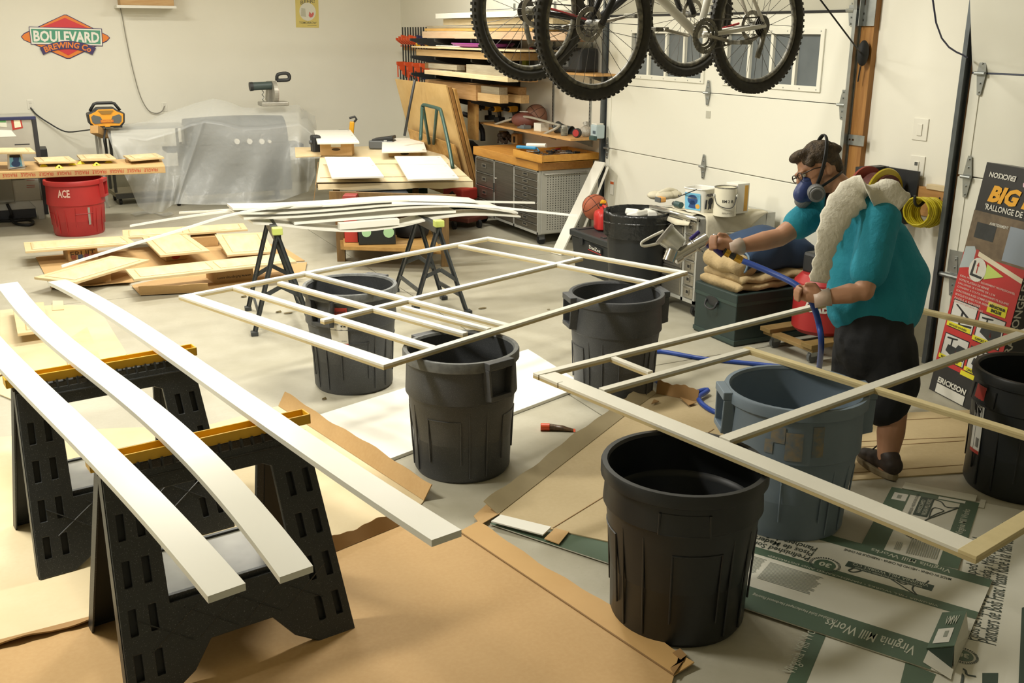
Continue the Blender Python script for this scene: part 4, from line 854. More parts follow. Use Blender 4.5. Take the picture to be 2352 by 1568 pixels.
# upper right shelf with the black case
ux = 4.95; uy0, uy1 = PX(1368, 176, ux).y, PX(1170, 163, ux).y; uz = PX(1368, 171, ux).z
us = thing('wall_shelf', 'narrow plywood shelf behind the black bicycle wheels', 'shelf', (ux+.15, (uy0+uy1)/2, uz)); build('board', MB().bx((ux, uy0, uz-.02), (XW-.01, uy1, uz)), mat('shelf_ply', 'cfa265'), us, bevel=.002)
for y in (uy0+.3, uy1-.4): build('bracket', MB().prism([(XW, y, uz-.02), (ux+.04, y, uz-.02), (XW, y, uz-.1)], (0, .01, 0)), GALV, us)
ca = PX(1330, 170, 5.0).y; cb_ = PX(1212, 160, 5.0).y; ch = PX(1260, 108, 5.0).z-uz
bcs = thing('tool_bag', 'black tool case with red strap and lime pouch on the narrow shelf', 'case', (5.08, (ca+cb_)/2, uz))
build('case', MB().bx((5.0, ca, uz), (XW-.03, cb_, uz+ch)), mat('case_black', '2a2c2d', .55), bcs, bevel=.03); y_ = PX(1217, 120, 4.98).y
build('strap', MB().bx((4.985, y_-.04, uz+ch*.45), (5.0, y_+.04, uz+ch*.95)), mat('strap_red', 'd3433c', .5), bcs, bevel=.004); y2 = PX(1202, 130, 4.98).y; build('pouch', MB().bx((4.97, y2-.06, uz+.0), (5.02, y2+.02, uz+ch*.55)), mat('lime_cloth', 'b7bf3e', .6), bcs, bevel=.012); build('grey_panel', MB().bx((4.994, ca+.2, uz+.05), (5.0, y_-.08, uz+ch*.6)), GTOOL, bcs)
# ---- clamps in the corner
OR = mat('clamp_orange', 'e0592b', .45); NAVY = mat('clamp_navy', '2c2f55', .5); BAR = mat('clamp_bar', '3a3d3c', .45, .6)
rail_y = [PX(928, 110, XW-.1).y, PX(984, 110, XW-.1).y]; zr1 = PX(950, 106, XW-.1).z
cr_ = thing('clamp_rack', 'wooden rail holding the bar clamps in the back right corner', 'rack', (XW-.05, sum(rail_y)/2, zr1)); build('rail', MB().bx((XW-.09, rail_y[1]-.1, zr1-.06), (XW-.001, min(rail_y[0]+.1, YB-.03), zr1)), mat('rail_pine', 'c79a58', .6, wood=('b08445', 5)), cr_)
build('rail_lip', MB().bx((XW-.115, rail_y[1]-.1, zr1-.012), (XW-.091, min(rail_y[0]+.1, YB-.03), zr1+.006)), OR, cr_)
for k in range(10):
    px = 927+k*6; y = min(PX(px, 100, XW-.14).y, YB-.06); m2 = NAVY if k in (8,) else OR
    c = thing('bar_clamp', ('navy' if k == 8 else 'orange')+' bar clamp on the corner rail, '+('first', 'second', 'third', 'fourth', 'fifth', 'sixth', 'seventh', 'eighth', 'ninth', 'last')[k]+' from the corner', 'clamp', (XW-.15, y, zr1-1.2), 0, 'bar clamps in the corner')
    x = XW-.15; L = .8+.35*((k*7) % 3)/2; zt_ = zr1+.25
    build('bar', MB().bx((x-.006, y-.012, zr1-L), (x+.006, y+.012, zt_)), BAR, c); build('fixed_jaw', MB().prism([(x-.02, y-.02, zr1+.02), (x+.03, y-.02, zr1+.02), (x+.03, y-.02, zr1+.08+.02*(k % 3)), (x-.10, y-.02, zr1+.11+.02*(k % 3)), (x-.10, y-.02, zr1+.08)], (0, .04, 0)), m2, c, bevel=.004)
    zj = zr1-.30-.06*(k % 3); j = build('sliding_jaw', MB().prism([(x-.02, y-.02, zj), (x+.03, y-.02, zj), (x+.03, y-.02, zj+.09), (x-.10, y-.02, zj+.09), (x-.10, y-.02, zj+.05)], (0, .04, 0)), m2, c, bevel=.004)
    build('screw_handle', MB().cyl((x-.085, y, zj-.12), (x-.085, y, zj+.05), .01, 8), OR if k % 4 == 0 else BAR, j)
for k, px in enumerate((1000-35, 988)):
    p = PX(px, 99, XW-.25); c = thing('hand_clamp', 'yellow and navy trigger clamp beside the orange clamps, '+('left', 'right')[k]+' one', 'clamp', (p.x, min(p.y, YB-.15), zr1)); build('body', MB().box((-.0, 0, .06), (.1, .06, .07)), NAVY, c, world=False, bevel=.015); build('trigger', MB().box((-.03, 0, .03), (.06, .04, .04)), YTOOL, c, world=False, bevel=.01)
# ---- plywood on the green A-frame cart
PLY = mat('plywood_face', 'cfae74', .6, wood=('c09c60', 3), noise=(1.2, 'd6ba86', .4)); OSB = mat('osb_face', 'b48a4c', .7, noise=[(30, '95703a', .6), (14, 'cda866', .5)]); PE = mat('ply_edge', 'a57c46', .7, wood=('8a6434', 20))
GRN = mat('cart_green', '37534b', .4, .2)
xb_, xt_ = 4.68, 4.40
pa, pb2, pc = PX(917, 181, xt_), PX(1042, 214, xt_+.02), PX(1087, 412, xb_)
def sheet(label, dxs, ya0, ya1, zt0, zt1, m, th=.018, zb=.18, name='plywood_sheet', xb=None):
    "a leaning sheet; top edge zt0 at far y, zt1 at near y"
    b0, b1 = V((xb_+dxs, ya1, zb)), V((xb_+dxs, ya0, zb)); sl_ = (xt_-xb_)/(pa.z-.4)
    f = lambda y, z: V((xb_+dxs+sl_*(z-zb), y, z))
    return solo(name, MB().prism([f(ya1, zb), f(ya0, zb), f(ya0, zt1), f(ya1, zt0)], (th, 0, 0)), m, label, 'plywood', None)
yn = (pb2.y+pc.y)/2
sheet('large plain plywood sheet leaning on the green cart, in front', 0, yn, pa.y, pa.z, pa.z-.0, PLY)
sheet('lower chipboard sheet in front of the large plywood sheet', -.06, yn+.05, pa.y-.15, PX(938, 289, xb_-.1).z, PX(1070, 330, xb_-.06).z+.0, OSB)
sheet('plywood sheet standing behind the front one, only its edge showing', .025, yn-.02, pa.y-.2, pa.z-.02, pa.z-.02, PE, .03)
sheet('dark chipboard sheet behind the plywood, at right', .065, yn-.05, pa.y-.6, pa.z-.02, pa.z-.04, OSB, .03)
oc = [PX(x, y, 4.72) for x, y in ((1094, 238), (1074, 232), (1074, 318), (1094, 322))]
solo('plywood_sheet', MB().prism(oc, (.03, 0, 0)), OSB, 'small chipboard offcut sticking out right of the plywood stack', 'plywood')
af = thing('panel_cart', 'green tubular A-frame cart holding the plywood sheets', 'cart', (xb_-.25, yn+.8, 0))
xg = 4.22; G = lambda x, y, xx: PX(x, y, xx)
build('frame_tube', MB().tube(spline([G(966, 320, xg-.12), G(969, 270, xg), G(970, 246, xg+.06), G(975, 241, xg+.06), G(992, 245, xg+.06), G(1008, 250, xg+.06), G(1014, 260, xg+.05), G(1030, 330, xg-.05), G(1040, 385, xg-.12)], 5), .02, 8), GRN, af, smooth=2)
build('frame_tube', MB().tube([G(1003, 252, xg+.06), G(996, 330, xg+.22)], .018, 8), GRN, af, smooth=2); build('frame_tube', MB().tube([G(972, 246, xg+.06), G(986, 330, xg+.22)], .018, 8), GRN, af, smooth=2)
for y in (yn+.05, yn+1.4): build('base_rail', MB().bx((xg-.2, y-.03, .10), (XW-.6, y+.03, .17)), GRN, af)
for y in (yn+.05, yn+1.4):
    for x in (xg-.12, 4.5): build('caster', MB().cyl((x, y-.015, .05), (x, y+.015, .05), .05, 14), BLACKR, af)
pk = solo('pry_bar', MB().tube([G(953, 183, xt_-.15), G(940, 250, xt_-.2), G(929, 312, xt_-.28)], .017, 8), mat('bar_black', '2d2f30', .45), 'long black bar leaning against the plywood at left', 'bar', None, smooth=2)
# ================================================================ IN FRONT OF THE GARAGE DOOR
# leaning white planks
for lab, t0, b0, w in (('white primed plank leaning at the corner of the steel bench, in front', (1379, 372), (1278, 584), .14), ('white primed plank leaning behind the first one, nearer the red gas can', (1396, 384), (1322, 572), .14)):
    bt = P(*b0); 
    tp = PX(*t0, XW-.12); d = (tp-bt).normalized(); s = d.cross(V((0, 0, 1))).normalized(); q = s.cross(d).normalized()
    m = MB().beam(bt, tp, w, .019, up=q)
    o = solo('primed_plank', m, WHB, lab, 'board', None, bevel=.002)
# black truck tool chest with gas can and ball
bb0 = P(1466, 482, .74); bb0.z = 0; Hb = .74
CH_ = mat('chest_black', '26292a', .5, bump=(60, .1, .003)); CH2 = mat('chest_lid', '2f3233', .45)
ex = V((0, 1, 0))
c0, c1 = P(1312, 572), P(1405, 640)
cx0, cy0, cy1 = 4.42, PX(1405, 600, 4.42).y, PX(1312, 540, 4.42).y; czt = PX(1405, 556, 4.42).z; cx1 = 4.98
chs = thing('tool_chest', 'black plastic tool chest behind the charcoal can, red gas can on its lid', 'tool chest', ((cx0+cx1)/2, (cy0+cy1)/2, 0))
cy0 = bb0.y+.27; cx0 += .0
build('body', MB().hexa([(cx0+.03, cy0+.03, 0), (cx1-.03, cy0+.03, 0), (cx1-.03, cy1-.03, 0), (cx0+.03, cy1-.03, 0), (cx0, cy0, czt-.06), (cx1, cy0, czt-.06), (cx1, cy1, czt-.06), (cx0, cy1, czt-.06)]), CH_, chs, bevel=.01)
lid = build('lid', MB().bx((cx0-.015, cy0-.015, czt-.06), (cx1, cy1+.015, czt)), CH2, chs, bevel=.012)
for y in (cy0+.06, (cy0+cy1)/2, cy1-.06): build('lid_rib', MB().bx((cx0+.02, y-.03, czt), (cx1-.05, y+.03, czt+.008)), CH2, lid, bevel=.003)
for y in (cy0+.2, cy1-.2): build('latch', MB().bx((cx0-.02, y-.03, czt-.11), (cx0-.005, y+.03, czt-.045)), BTOOL, chs, bevel=.004)
pl_ = [PX(x, y, cx0-.006) for x, y in ((1352, 558), (1382, 572), (1382, 590), (1352, 577))]
bdg = build('badge', MB().prism(pl_, (-.004, 0, 0)), INK, chs)
build('lettering', letters('DeeZee', pl_[3].lerp(pl_[0], .42).lerp(pl_[2].lerp(pl_[1], .42), .08)+V((-.005, 0, 0)), (pl_[2]-pl_[3])*.85, (pl_[0]-pl_[3])*.42, bold=.02), STW, bdg, kind='stuff')
build('red_line', MB().prism([p+V((-.005, 0, 0)) for p in (pl_[3].lerp(pl_[0], .2), pl_[2].lerp(pl_[1], .2), pl_[2].lerp(pl_[1], .3), pl_[3].lerp(pl_[0], .3))], (-.001, 0, 0)), STR, bdg)
gp = PX(1384, 543, 4.66); gp = V((4.64, PX(1386, 540, 4.64).y, czt+.008))
gc = thing('gas_can', 'red plastic gas can with a yellow spout on the black tool chest', 'gas can', gp, rad(-15))
GR = mat('gas_red', 'c22f2c', .4)
def ringbox(w, d, z, r=.3, n=20, ox=0): return [V((ox+(abs(cos(a))**.5)*math.copysign(1, cos(a))*w/2, (abs(sin(a))**.5)*math.copysign(1, sin(a))*d/2, z)) for a in [2*pi*k/n for k in range(n)]]
build('body', MB().rings([ringbox(.14, .15, 0), ringbox(.16, .18, .012), ringbox(.165, .19, .12), ringbox(.15, .16, .155), ringbox(.10, .09, .175, ox=.0)]), GR, gc, world=False, smooth=True)
build('handle', MB().tube(spline([(0, .085, .14), (0, .075, .19), (0, .02, .205), (0, -.05, .195), (0, -.075, .15)], 4), .014, 8), GR, gc, world=False, smooth=2)
build('neck', MB().cyl((0, .045, .165), (0, .055, .205), .024, 14), GR, gc, world=False, smooth=True)
build('spout', MB().tube([(0, .055, .21), (0, .05, .235), (0, -.01, .245)], [.026, .022, .014], 10), YTOOL, gc, world=False, smooth=True); build('cap', MB().cyl((0, .055, .200), (0, .055, .222), .030, 16), BTOOL, gc, world=False)
b2_ = PX(1362, 502, 4.74); ball('orange basketball behind the red gas can on the black chest', V((4.80, PX(1366, 505, 4.80).y, czt+.128)), .12, mat('ball_orange', 'a5583a', .65, noise=(12, '8f4a30', .5), bump=(500, .3, .001)), SEAM, M.Rotation(.3, 3, 'X') @ M.Rotation(1.0, 3, 'Y'))
# black bin with liner
bn = thing('trash_bin', 'tall black bin lined with a black bag, white scraps on top', 'trash bin', bb0)
LINER = mat('bag_black', '1b1d1d', .3, bump=(14, .6, .02)); 
build('bin', MB().lathe([(0, .0), (.20, .0), (.245, Hb-.03), (.245, Hb-.05)], 28), CANB, bn, world=False, smooth=True)
build('liner', MB().grid(lambda u, v: (lambda a, r, z: V((r*cos(a), r*sin(a), z)))(2*pi*u, (.238 if v < .2 else .262+.005*sin(37*u)+.004*sin(90*u*2+v*5)-.02*max(0, v-.6)), (Hb-.1+.12*v*4 if v < .2 else Hb+.0-.24*(v-.2))), 72, 10), LINER, bn, world=False, smooth=2)
build('liner_inside', MB().lathe([(.236, Hb-.01), (.23, Hb-.05), (.16, Hb-.085), (0, Hb-.09)], 28), LINER, bn, world=False, smooth=True)
build('liner_tie', MB().tube([(.262*cos(a), .262*sin(a), Hb-.09-.02*sin(a+.6)) for a in [2*pi*k/30 for k in range(30)]], .006, 6, True), LINER, bn, world=False)
for k, (x, y, z, s, r) in enumerate(((-.02, -.02, .0, .13, .4), (.12, .0, .0, .11, 1.2), (.04, .12, -.01, .1, 2))):
    sc_ = MB().box((0, 0, 0), (s*1.2, s*.8, .05), M.Rotation(r, 3, 'Z') @ M.Rotation(.3*(k-1), 3, 'X')).tr(M.Translation(V((bb0.x+x, bb0.y+y, Hb-.03+z))))
    solo('foam_scrap', sc_, PAINTW, ('white foam block', 'crumpled white paper', 'white packing scrap')[k]+' lying on top in the lined black bin', 'scrap', None, bevel=.012)
# ---- second steel cabinet
X2 = 4.42; Y0, Y1 = PX(1605, 505, X2).y, PX(1500, 474, X2).y; Z1 = PX(1605, 503, X2).z
cab2 = steel_cabinet('steel rolling tool cabinet with a canvas cloth and paint cans on top', X2, Y0, Y1, .11, Z1, XW-.12, (.27,), STEELB, STEELP, [6, [.1, .1, .1, .1, .25, .35]])
build('top_edge', MB().tube([(X2-.015, Y0-.01, Z1), (X2-.015, Y1+.01, Z1)], .016, 10), RODS, cab2, smooth=2)
build('corner_plate', MB().bx((XW-.2, Y0-.004, Z1-.14), (XW-.12, Y0, Z1)), STEELP, cab2)
build('side_handle', MB().tube([(X2+.12, Y0, Z1-.12), (X2+.12, Y0-.03, Z1-.12), (X2+.35, Y0-.03, Z1-.12), (X2+.35, Y0, Z1-.12)], .008, 8), RODS, cab2, smooth=2)
CANVAS = mat('canvas_cloth', 'cfc8b2', .85, noise=(14, 'bdb59c', .5), bump=(60, .3, .004))
cl_ = thing('drop_cloth', 'spattered canvas drop cloth draped over the steel cabinet top', 'cloth', (X2+.3, (Y0+Y1)/2, Z1))
def drape(u, v):
    x = X2+.06+u*(XW-.2-X2-.06); y = Y0-.17+v*(Y1-Y0+.1); z = Z1+.012+.006*sin(9*u+3*v)+.004*sin(23*v)
    if y < Y0: f = (Y0-y)/.17; z = Z1+.008-(.26*f)*max(0, 1-abs(u-.22)*1.35)-.01*f; y = Y0-.01-.008*f*(1+sin(12*u))
    return V((x, y, z))
build('cloth', MB().grid(drape, 30, 24), CANVAS, cl_, smooth=2, solid=.003)
def fflap(u, v): return V((X2+.07-.10*v+.0*u, Y0+.12+u*(Y1-Y0-.26)-.04*v, Z1+.013-max(0, v-.5)*.18*(1-.5*abs(u-.5))-.004))
build('front_fold', MB().grid(lambda u, v: fflap(u, v), 14, 8), CANVAS, cl_, smooth=2, solid=.003)
CANP = mat('can_cream', 'd9d4bf', .4, noise=(6, 'c9c3ab', .4)); 
def onTop(px, py, x): p = PX(px, py, x); return V((x, p.y, Z1+.02))
pc_ = onTop(1664, 487, 4.62)
pc1 = thing('paint_can', 'cream paint can with a wire handle and paint drips, right on the cabinet', 'paint can', pc_); hh = .205
build('body', MB().lathe([(0, 0), (.082, 0), (.082, hh), (.076, hh), (.076, hh-.02), (0, hh-.02)], 28), CANP, pc1, world=False, smooth=True)
build('rim', MB().tube([(.079*cos(a), .079*sin(a), hh) for a in [2*pi*k/28 for k in range(28)]], .005, 6, True), mat('rim_black', '4b4a44', .5, noise=(40, 'a5a08d', .6)), pc1, world=False, smooth=2)
va = base_dir(pc_, 0); e_ = lambda a, r, z: V((r*cos(va+a), r*sin(va+a), z))
build('wire_handle', MB().tube(spline([e_(-1.2, .085, hh*.72), e_(-.7, .09, hh*.45), e_(0, .092, hh*.33), e_(.7, .09, hh*.36), e_(1.25, .085, hh*.7)], 5), .003, 6), BTOOL, pc1, world=False, smooth=2)
for a in (-1.2, 1.25): build('ear', MB().cyl(e_(a, .08, hh*.72), e_(a, .09, hh*.72), .014, 10), STEELP, pc1, world=False)
wr_ = MB(); ps, fs = textmesh('BM 2 IB', .01); wr_.add([e_(-.25+1.0*x, .0835, hh*.5+.02*y) for x, y in ps], fs); build('handwriting', wr_, INK, pc1, world=False, kind='stuff')
ps, fs = textmesh('PREMIUM FINISH', .0); build('lettering', MB().add([e_(-.2+.9*x, .0835, .02+.012*y) for x, y in ps], fs), mat('faint_ink', '8d8878', .6), pc1, world=False, kind='stuff')
# white promotional tub with two pictures
tb0 = onTop(1607, 475, 4.56); ptb = thing('bucket', 'white square tub with blue pictures, left of the cream paint can', 'bucket', tb0, rad(18)); hb_ = .175
build('body', MB().rings([ringbox(.17, .17, 0), ringbox(.20, .20, hb_), ringbox(.19, .19, hb_), ringbox(.165, .165, .01)]), mat('tub_white', 'e3e1d8', .4), ptb, world=False, smooth=True)
build('lid_rim', MB().tube(ringbox(.2, .2, hb_), .005, 6, True), mat('tub_white', 'e3e1d8'), ptb, world=False)
def tubface(side, u, z, lift=.002):
    f = z/hb_; h = .085+.015*f+lift
    return V((-h, (-u)*.15, z)) if side == 0 else V((u*.15, -h, z))
SKY = mat('print_sky', '6fb4d6', .5); PBL = mat('print_blue', '27497f', .5); PNV = mat('print_navy', '23283c', .5)
pic = build('picture', MB().quad(*[tubface(0, u, z) for u, z in ((-.46, .02), (.46, .02), (.46, .145), (-.46, .145))]), SKY, ptb, world=False)
build('printed_shape', MB().poly([tubface(0, .0+.30*cos(a), .095+.038*sin(a), .003) for a in [2*pi*k/18 for k in range(18)]]), PBL, pic, world=False); build('printed_shape', MB().poly([tubface(0, u, z, .003) for u, z in ((-.26, .035), (.18, .03), (.12, .09), (-.10, .09))]), PBL, pic, world=False); build('printed_spot', MB().poly([tubface(0, .3+.13*cos(a), .05+.018*sin(a), .0035) for a in [2*pi*k/14 for k in range(14)]]), mat('print_amber', 'd9a54a', .5), pic, world=False)
build('printed_band', MB().quad(*[tubface(0, u, z, .003) for u, z in ((-.3, .103), (.28, .103), (.24, .113), (-.28, .113))]), STW, pic, world=False)
fr2 = MB(); ps, fs = textmesh('FRIENDS', .03); fr2.add([tubface(1, -.4+.8*x, .12+.022*y) for x, y in ps], fs); build('lettering', fr2, PNV, ptb, world=False, kind='stuff')
rb_ = build('ribbon_emblem', MB().poly([tubface(1, .0+.2*cos(a), .082+.028*sin(a), .003) for a in [2*pi*k/16 for k in range(16)]]), PNV, ptb, world=False); build('ribbon_tail', MB().poly([tubface(1, u, z, .0025) for u, z in ((-.14, .02), (0, .03), (.14, .02), (.1, .08), (-.1, .08))]), PNV, ptb, world=False)
for u0 in (-.42, .28): build('printed_block', MB().quad(*[tubface(1, u, z, .0025) for u, z in ((u0, .03), (u0+.14, .03), (u0+.14, .10), (u0, .10))]), PNV, ptb, world=False)
stk = thing('stir_stick', 'black stick lying across the front of the white tub', 'stick', tb0); build('stick', MB().cyl(PX(1560, 451, 4.44), PX(1600, 435, 4.44), .004, 6), BTOOL, stk); build('hook', MB().tube([PX(1560, 451, 4.44), PX(1558, 448, 4.44)], .005, 6), BTOOL, stk)
bg2 = onTop(1692, 470, 4.78); bx2 = thing('carton', 'white carton with yellow and blue stripes behind the cream paint can', 'carton', bg2, .1); build('carton', MB().box((0, 0, .11), (.12, .12, .22)), PAINTW, bx2, world=False, bevel=.003); build('yellow_stripe', MB().box((-.0605, -.035, .11), (.001, .035, .19)), mat('stripe_yellow', 'd9a53a', .5), bx2, world=False); build('blue_stripe', MB().box((-.0605, -.055, .11), (.001, .008, .19)), PBL, bx2, world=False); build('yellow_stripe', MB().box((.03, -.0605, .11), (.035, .001, .19)), mat('stripe_yellow', 'd9a53a'), bx2, world=False)
tu2 = onTop(1525, 462, 4.66); tb3 = thing('towel', 'crumpled white towel at the back left of the cabinet top', 'towel', tu2); rg = random.Random(4)
tm = MB(); 
for k in range(6): tm.ball((rg.uniform(-.1, .1), rg.uniform(-.07, .07), .035), (.08, .06, .035), 12, 8)
build('cloth', tm, CANVAS, tb3, world=False, smooth=2); build('fold', MB().tube(spline([(-.1, -.06, .05), (0, -.05, .075), (.1, -.02, .05)], 4), .02, 8), CANVAS, tb3, world=False, smooth=2)
sg = onTop(1512, 463, 4.52); sp = thing('sponge', 'orange and grey sponge at the left corner of the cabinet top', 'sponge', sg); build('foam', MB().box((.02, -.01, .02), (.05, .07, .04)), mat('sponge_orange', 'cf9a56', .9), sp, world=False, bevel=.008); build('scour_pad', MB().box((-.012, -.01, .02), (.012, .07, .04)), GTOOL, sp, world=False, bevel=.003)
nz_ = onTop(1556, 462, 4.5); nzt = thing('bottle', 'small dark green capped bottle lying beside the white tub', 'bottle', nz_); build('bottle', MB().cyl((0, -.05, .025), (0, .02, .025), .024, 12), mat('deep_green', '2f4a48'), nzt, world=False, smooth=True); build('cap', MB().cyl((0, .02, .025), (0, .05, .025), .016, 12), BTOOL, nzt, world=False)
# ---- trunk with blankets
TG = mat('trunk_green', '233432', .5, noise=(5, '1b2927', .5), bump=(30, .1, .003)); TE = mat('trunk_edge', '2e3f3a', .55)
k0 = P(1685, 797); kx, ky = k0.x, k0.y; ky1 = PX(1594, 735, kx).y; kz = over(k0, 1689, 668).z; kx1 = min(XW-.05, kx+.92)
trk = thing('trunk', 'dark green wooden trunk with folded blankets on its lid', 'trunk', ((kx+kx1)/2, (ky+ky1)/2, 0))
build('body', MB().bx((kx, ky, 0), (kx1, ky1, kz-.07)), TG, trk, bevel=.006); build('lid', MB().bx((kx-.006, ky-.006, kz-.066), (kx1+.006, ky1+.006, kz)), TG, trk, bevel=.008)
for z in (.012, kz-.085): build('edge_strip', MB().bx((kx-.005, ky-.005, z), (kx1+.005, ky1+.005, z+.03)), TE, trk, bevel=.002)
hc = PX(1638, 693, kx); build('handle', MB().tube(spline([hc+V((-.012, .06, .01)), hc+V((-.03, .05, -.03)), hc+V((-.03, 0, -.045)), hc+V((-.03, -.05, -.03)), hc+V((-.012, -.06, .01))], 4), .008, 8), BTOOL, trk, smooth=2); build('handle_plate', MB().prism([hc+V((-.004, .07*cos(a), .032*sin(a)+.01)) for a in [2*pi*k/14 for k in range(14)]], (-.006, 0, 0)), BTOOL, trk)
BLK = mat('moving_blanket_tan', 'b09a72', .95, noise=(10, '94805a', .5), bump=(18, .7, .015)); JEAN = mat('denim_blue', '2c4260', .9, noise=(8, '22354f', .5), bump=(90, .4, .003)); JEANE = mat('denim_seam', '6d8296', .9)
def lump(fn, mtl, par, name, nu=28, nv=14, solid=0): return build(name, MB().grid(fn, nu, nv), mtl, par, smooth=2, solid=solid)
bl = thing('moving_blanket', 'tan quilted moving blanket folded on the green trunk', 'blanket', (kx+.3, (ky+ky1)/2, kz))
def foldroll(x0, x1, yc, z0, w, h, n=3):
    m = MB()
    for k in range(n):
        zz = z0+h*(k+.5)/n; ww = w*(1-.06*k); R = []
        for i in range(15):
            x = x0+(x1-x0)*i/14; dz = .008*sin(i*1.7+k); dy = .012*sin(i*1.1+2*k)
            R.append([V((x, yc+dy+ww/2*math.copysign(abs(cos(a))**.35, cos(a)), zz+dz+h/n*.62*math.copysign(abs(sin(a))**.7, sin(a)))) for a in [2*pi*j/20 for j in range(20)]])
        m.rings(R)
    return m
yc = (ky+ky1)/2
for k in range(2): build('fold', foldroll(kx+.02+.03*k, kx1-.1, yc, kz+.006+.05*k, (ky1-ky)*.95, .05, 1), BLK, bl, smooth=2)
spm = MB(); R = []
for i in range(9):
    y = ky+.05+(ky1-ky-.1)*i/8; R.append([V((kx+.10+(.10+.012*sin(i*2))*cos(a), y, kz+.17+.07*sin(a)+.01*sin(i))) for a in [2*pi*j/18 for j in range(18)]])
build('rolled_end', MB().rings(R), BLK, bl, smooth=2)
jn = thing('denim_quilt', 'folded blue denim quilt on top of the tan moving blanket', 'quilt', (kx+.45, yc, kz+.11))
R = []
for i in range(17):
    u = i/16; x = kx+.10+u*(.72); hh_ = .06+.085*sin(pi*min(1, u*.9+.12)); wv = (ky1-ky)*(.84-.1*u)
    R.append([V((x+.012*sin(3*a), yc+.01*sin(5*u*3)+wv/2*math.copysign(abs(cos(a))**.5, cos(a)), kz+.10+hh_+hh_*math.copysign(abs(sin(a))**.7, sin(a))+.006*sin(7*a+9*u))) for a in [2*pi*j/24 for j in range(24)]])
build('quilt', MB().rings(R), JEAN, jn, smooth=2); build('seam_edge', MB().tube(R[0], .008, 6, True), JEANE, jn, smooth=2)
# ---- red compressor on a mover's dolly
d0 = P(1850, 800); dl_ = thing('furniture_dolly', 'wooden furniture dolly under the red compressor behind the man', 'dolly', (4.72, d0.y+.0, 0))
ddx, ddy = 4.72, PX(1850, 780, 4.6).y
for y in (-.2, .2): build('board', MB().bx((ddx-.30, ddy+y-.05, .115), (ddx+.36, ddy+y+.05, .145)), mat('dolly_wood', '8d7347', .7, wood=('75602f', 5)), dl_, bevel=.003)
for x in (-.24, .28): build('board', MB().bx((ddx+x-.04, ddy-.24, .09), (ddx+x+.04, ddy+.24, .115)), mat('dolly_wood', '8d7347'), dl_, bevel=.003)
for x in (-.22, .26):
    for y in (-.18, .18): cst = build('caster', MB().cyl((ddx+x, ddy+y-.012, .04), (ddx+x, ddy+y+.012, .04), .04, 14), GTOOL, dl_); build('fork', MB().bx((ddx+x-.025, ddy+y-.018, .045), (ddx+x+.025, ddy+y+.018, .092)), GALV, cst)
cmp_ = thing('air_compressor', 'red air compressor with white lettering behind the man', 'compressor', (ddx, ddy, .146)); CRED = mat('compressor_red', 'a52a2b', .4)
build('tank', MB().lathe([(0, 0), (.16, .0), (.19, .03), (.195, .34), (.15, .39), (0, .40)], 28, M.Translation(V((ddx, ddy, .146)))), CRED, cmp_, smooth=True); build('pump', MB().box((ddx, ddy, .6), (.2, .24, .14)), BTOOL, cmp_, bevel=.02)
va = base_dir(V((ddx, ddy, 0)), .05)
for k, (s_, z) in enumerate((('PORTER', .40), ('CABLE', .31))):
    ps, fs = textmesh(s_, .03); build('lettering', MB().add([V((ddx+.197*cos(va-.62+1.2*x), ddy+.197*sin(va-.62+1.2*x), z+.075*y)) for x, y in ps], fs), STW, cmp_, kind='stuff')
# ---- wall board with hose reel and yellow coil
bo0, bo1 = PX(2178, 440, XW-.02), PX(2070, 425, XW-.02); zt_, zb_ = PX(2178, 438, XW-.02).z, PX(2175, 505, XW-.02).z
wbd = thing('hanging_board', 'pine boards screwed to the wall, holding hooks, reel and yellow hose', 'board', (XW, (bo0.y+bo1.y)/2, zb_)); PINE = mat('wall_pine', 'c4945a', .55, wood=('ad7d44', 4), stretch=(6, .8, 6)); zm = (zt_+zb_)/2
ya, yb_ = bo0.y-.02, bo1.y+.45
build('plank', MB().bx((XW-.04, ya, zm+.002), (XW, yb_, zt_)), PINE, wbd, bevel=.003); build('plank', MB().bx((XW-.04, ya, zb_), (XW, yb_, zm-.002)), PINE, wbd, bevel=.003)
bs = PX(2150, 437, XW-.05); build('block', MB().bx((XW-.05, bs.y-.07, zt_-.005), (XW-.005, bs.y+.08, zt_+.025)), PALE, wbd, bevel=.002)
scw = MB()
for y in (ya+.03, ya+.06, ya+.32):
    for z in (zm+.04, zm+.09, zm-.05, zm-.1): scw.cyl((XW-.043, y, z), (XW-.04, y, z), .006, 8)
build('screw', scw, HOLE, wbd, kind='stuff')
for px in (2104, 2140):
    p = PX(px, 470, XW-.05); build('hook', MB().tube(spline([V((XW-.04, p.y, p.z+.03)), V((XW-.1, p.y, p.z+.035)), V((XW-.16, p.y, p.z+.0)), V((XW-.2, p.y, p.z+.02)), V((XW-.21, p.y, p.z+.07))], 4), .009, 8), BTOOL, wbd, smooth=2)
YH = mat('hose_yellow', 'c9b81f', .4); hc = PX(2120, 487, XW-.16)
yh = thing('coiled_air_hose', 'coiled yellow air hose hanging on two hooks', 'hose', hc)
pts = []; p1_, p2_ = PX(2104, 487, XW-.2), PX(2142, 488, XW-.08)
for k in range(14*12+1):
    a = 2*pi*k/14; f = k/(14*12); c = p1_.lerp(p2_, f); r = .088+.006*sin(k*.37); pts.append(c+V((.10*0+r*.28*cos(a), -r*.9*cos(a), r*sin(a))))
build('coil', MB().tube(pts, .0065, 6), YH, yh, smooth=2); build('fitting', MB().tube([PX(2150, 500, XW-.06), PX(2140, 514, XW-.06), PX(2127, 521, XW-.06)], .009, 8), BTOOL, yh, smooth=2)
rc_ = PX(2034, 432, XW-.16); rl_ = thing('hose_reel', 'hose reel with a yellow disc and red hose on the pine board', 'hose reel', (XW, rc_.y, rc_.z-.2)); rr = .155
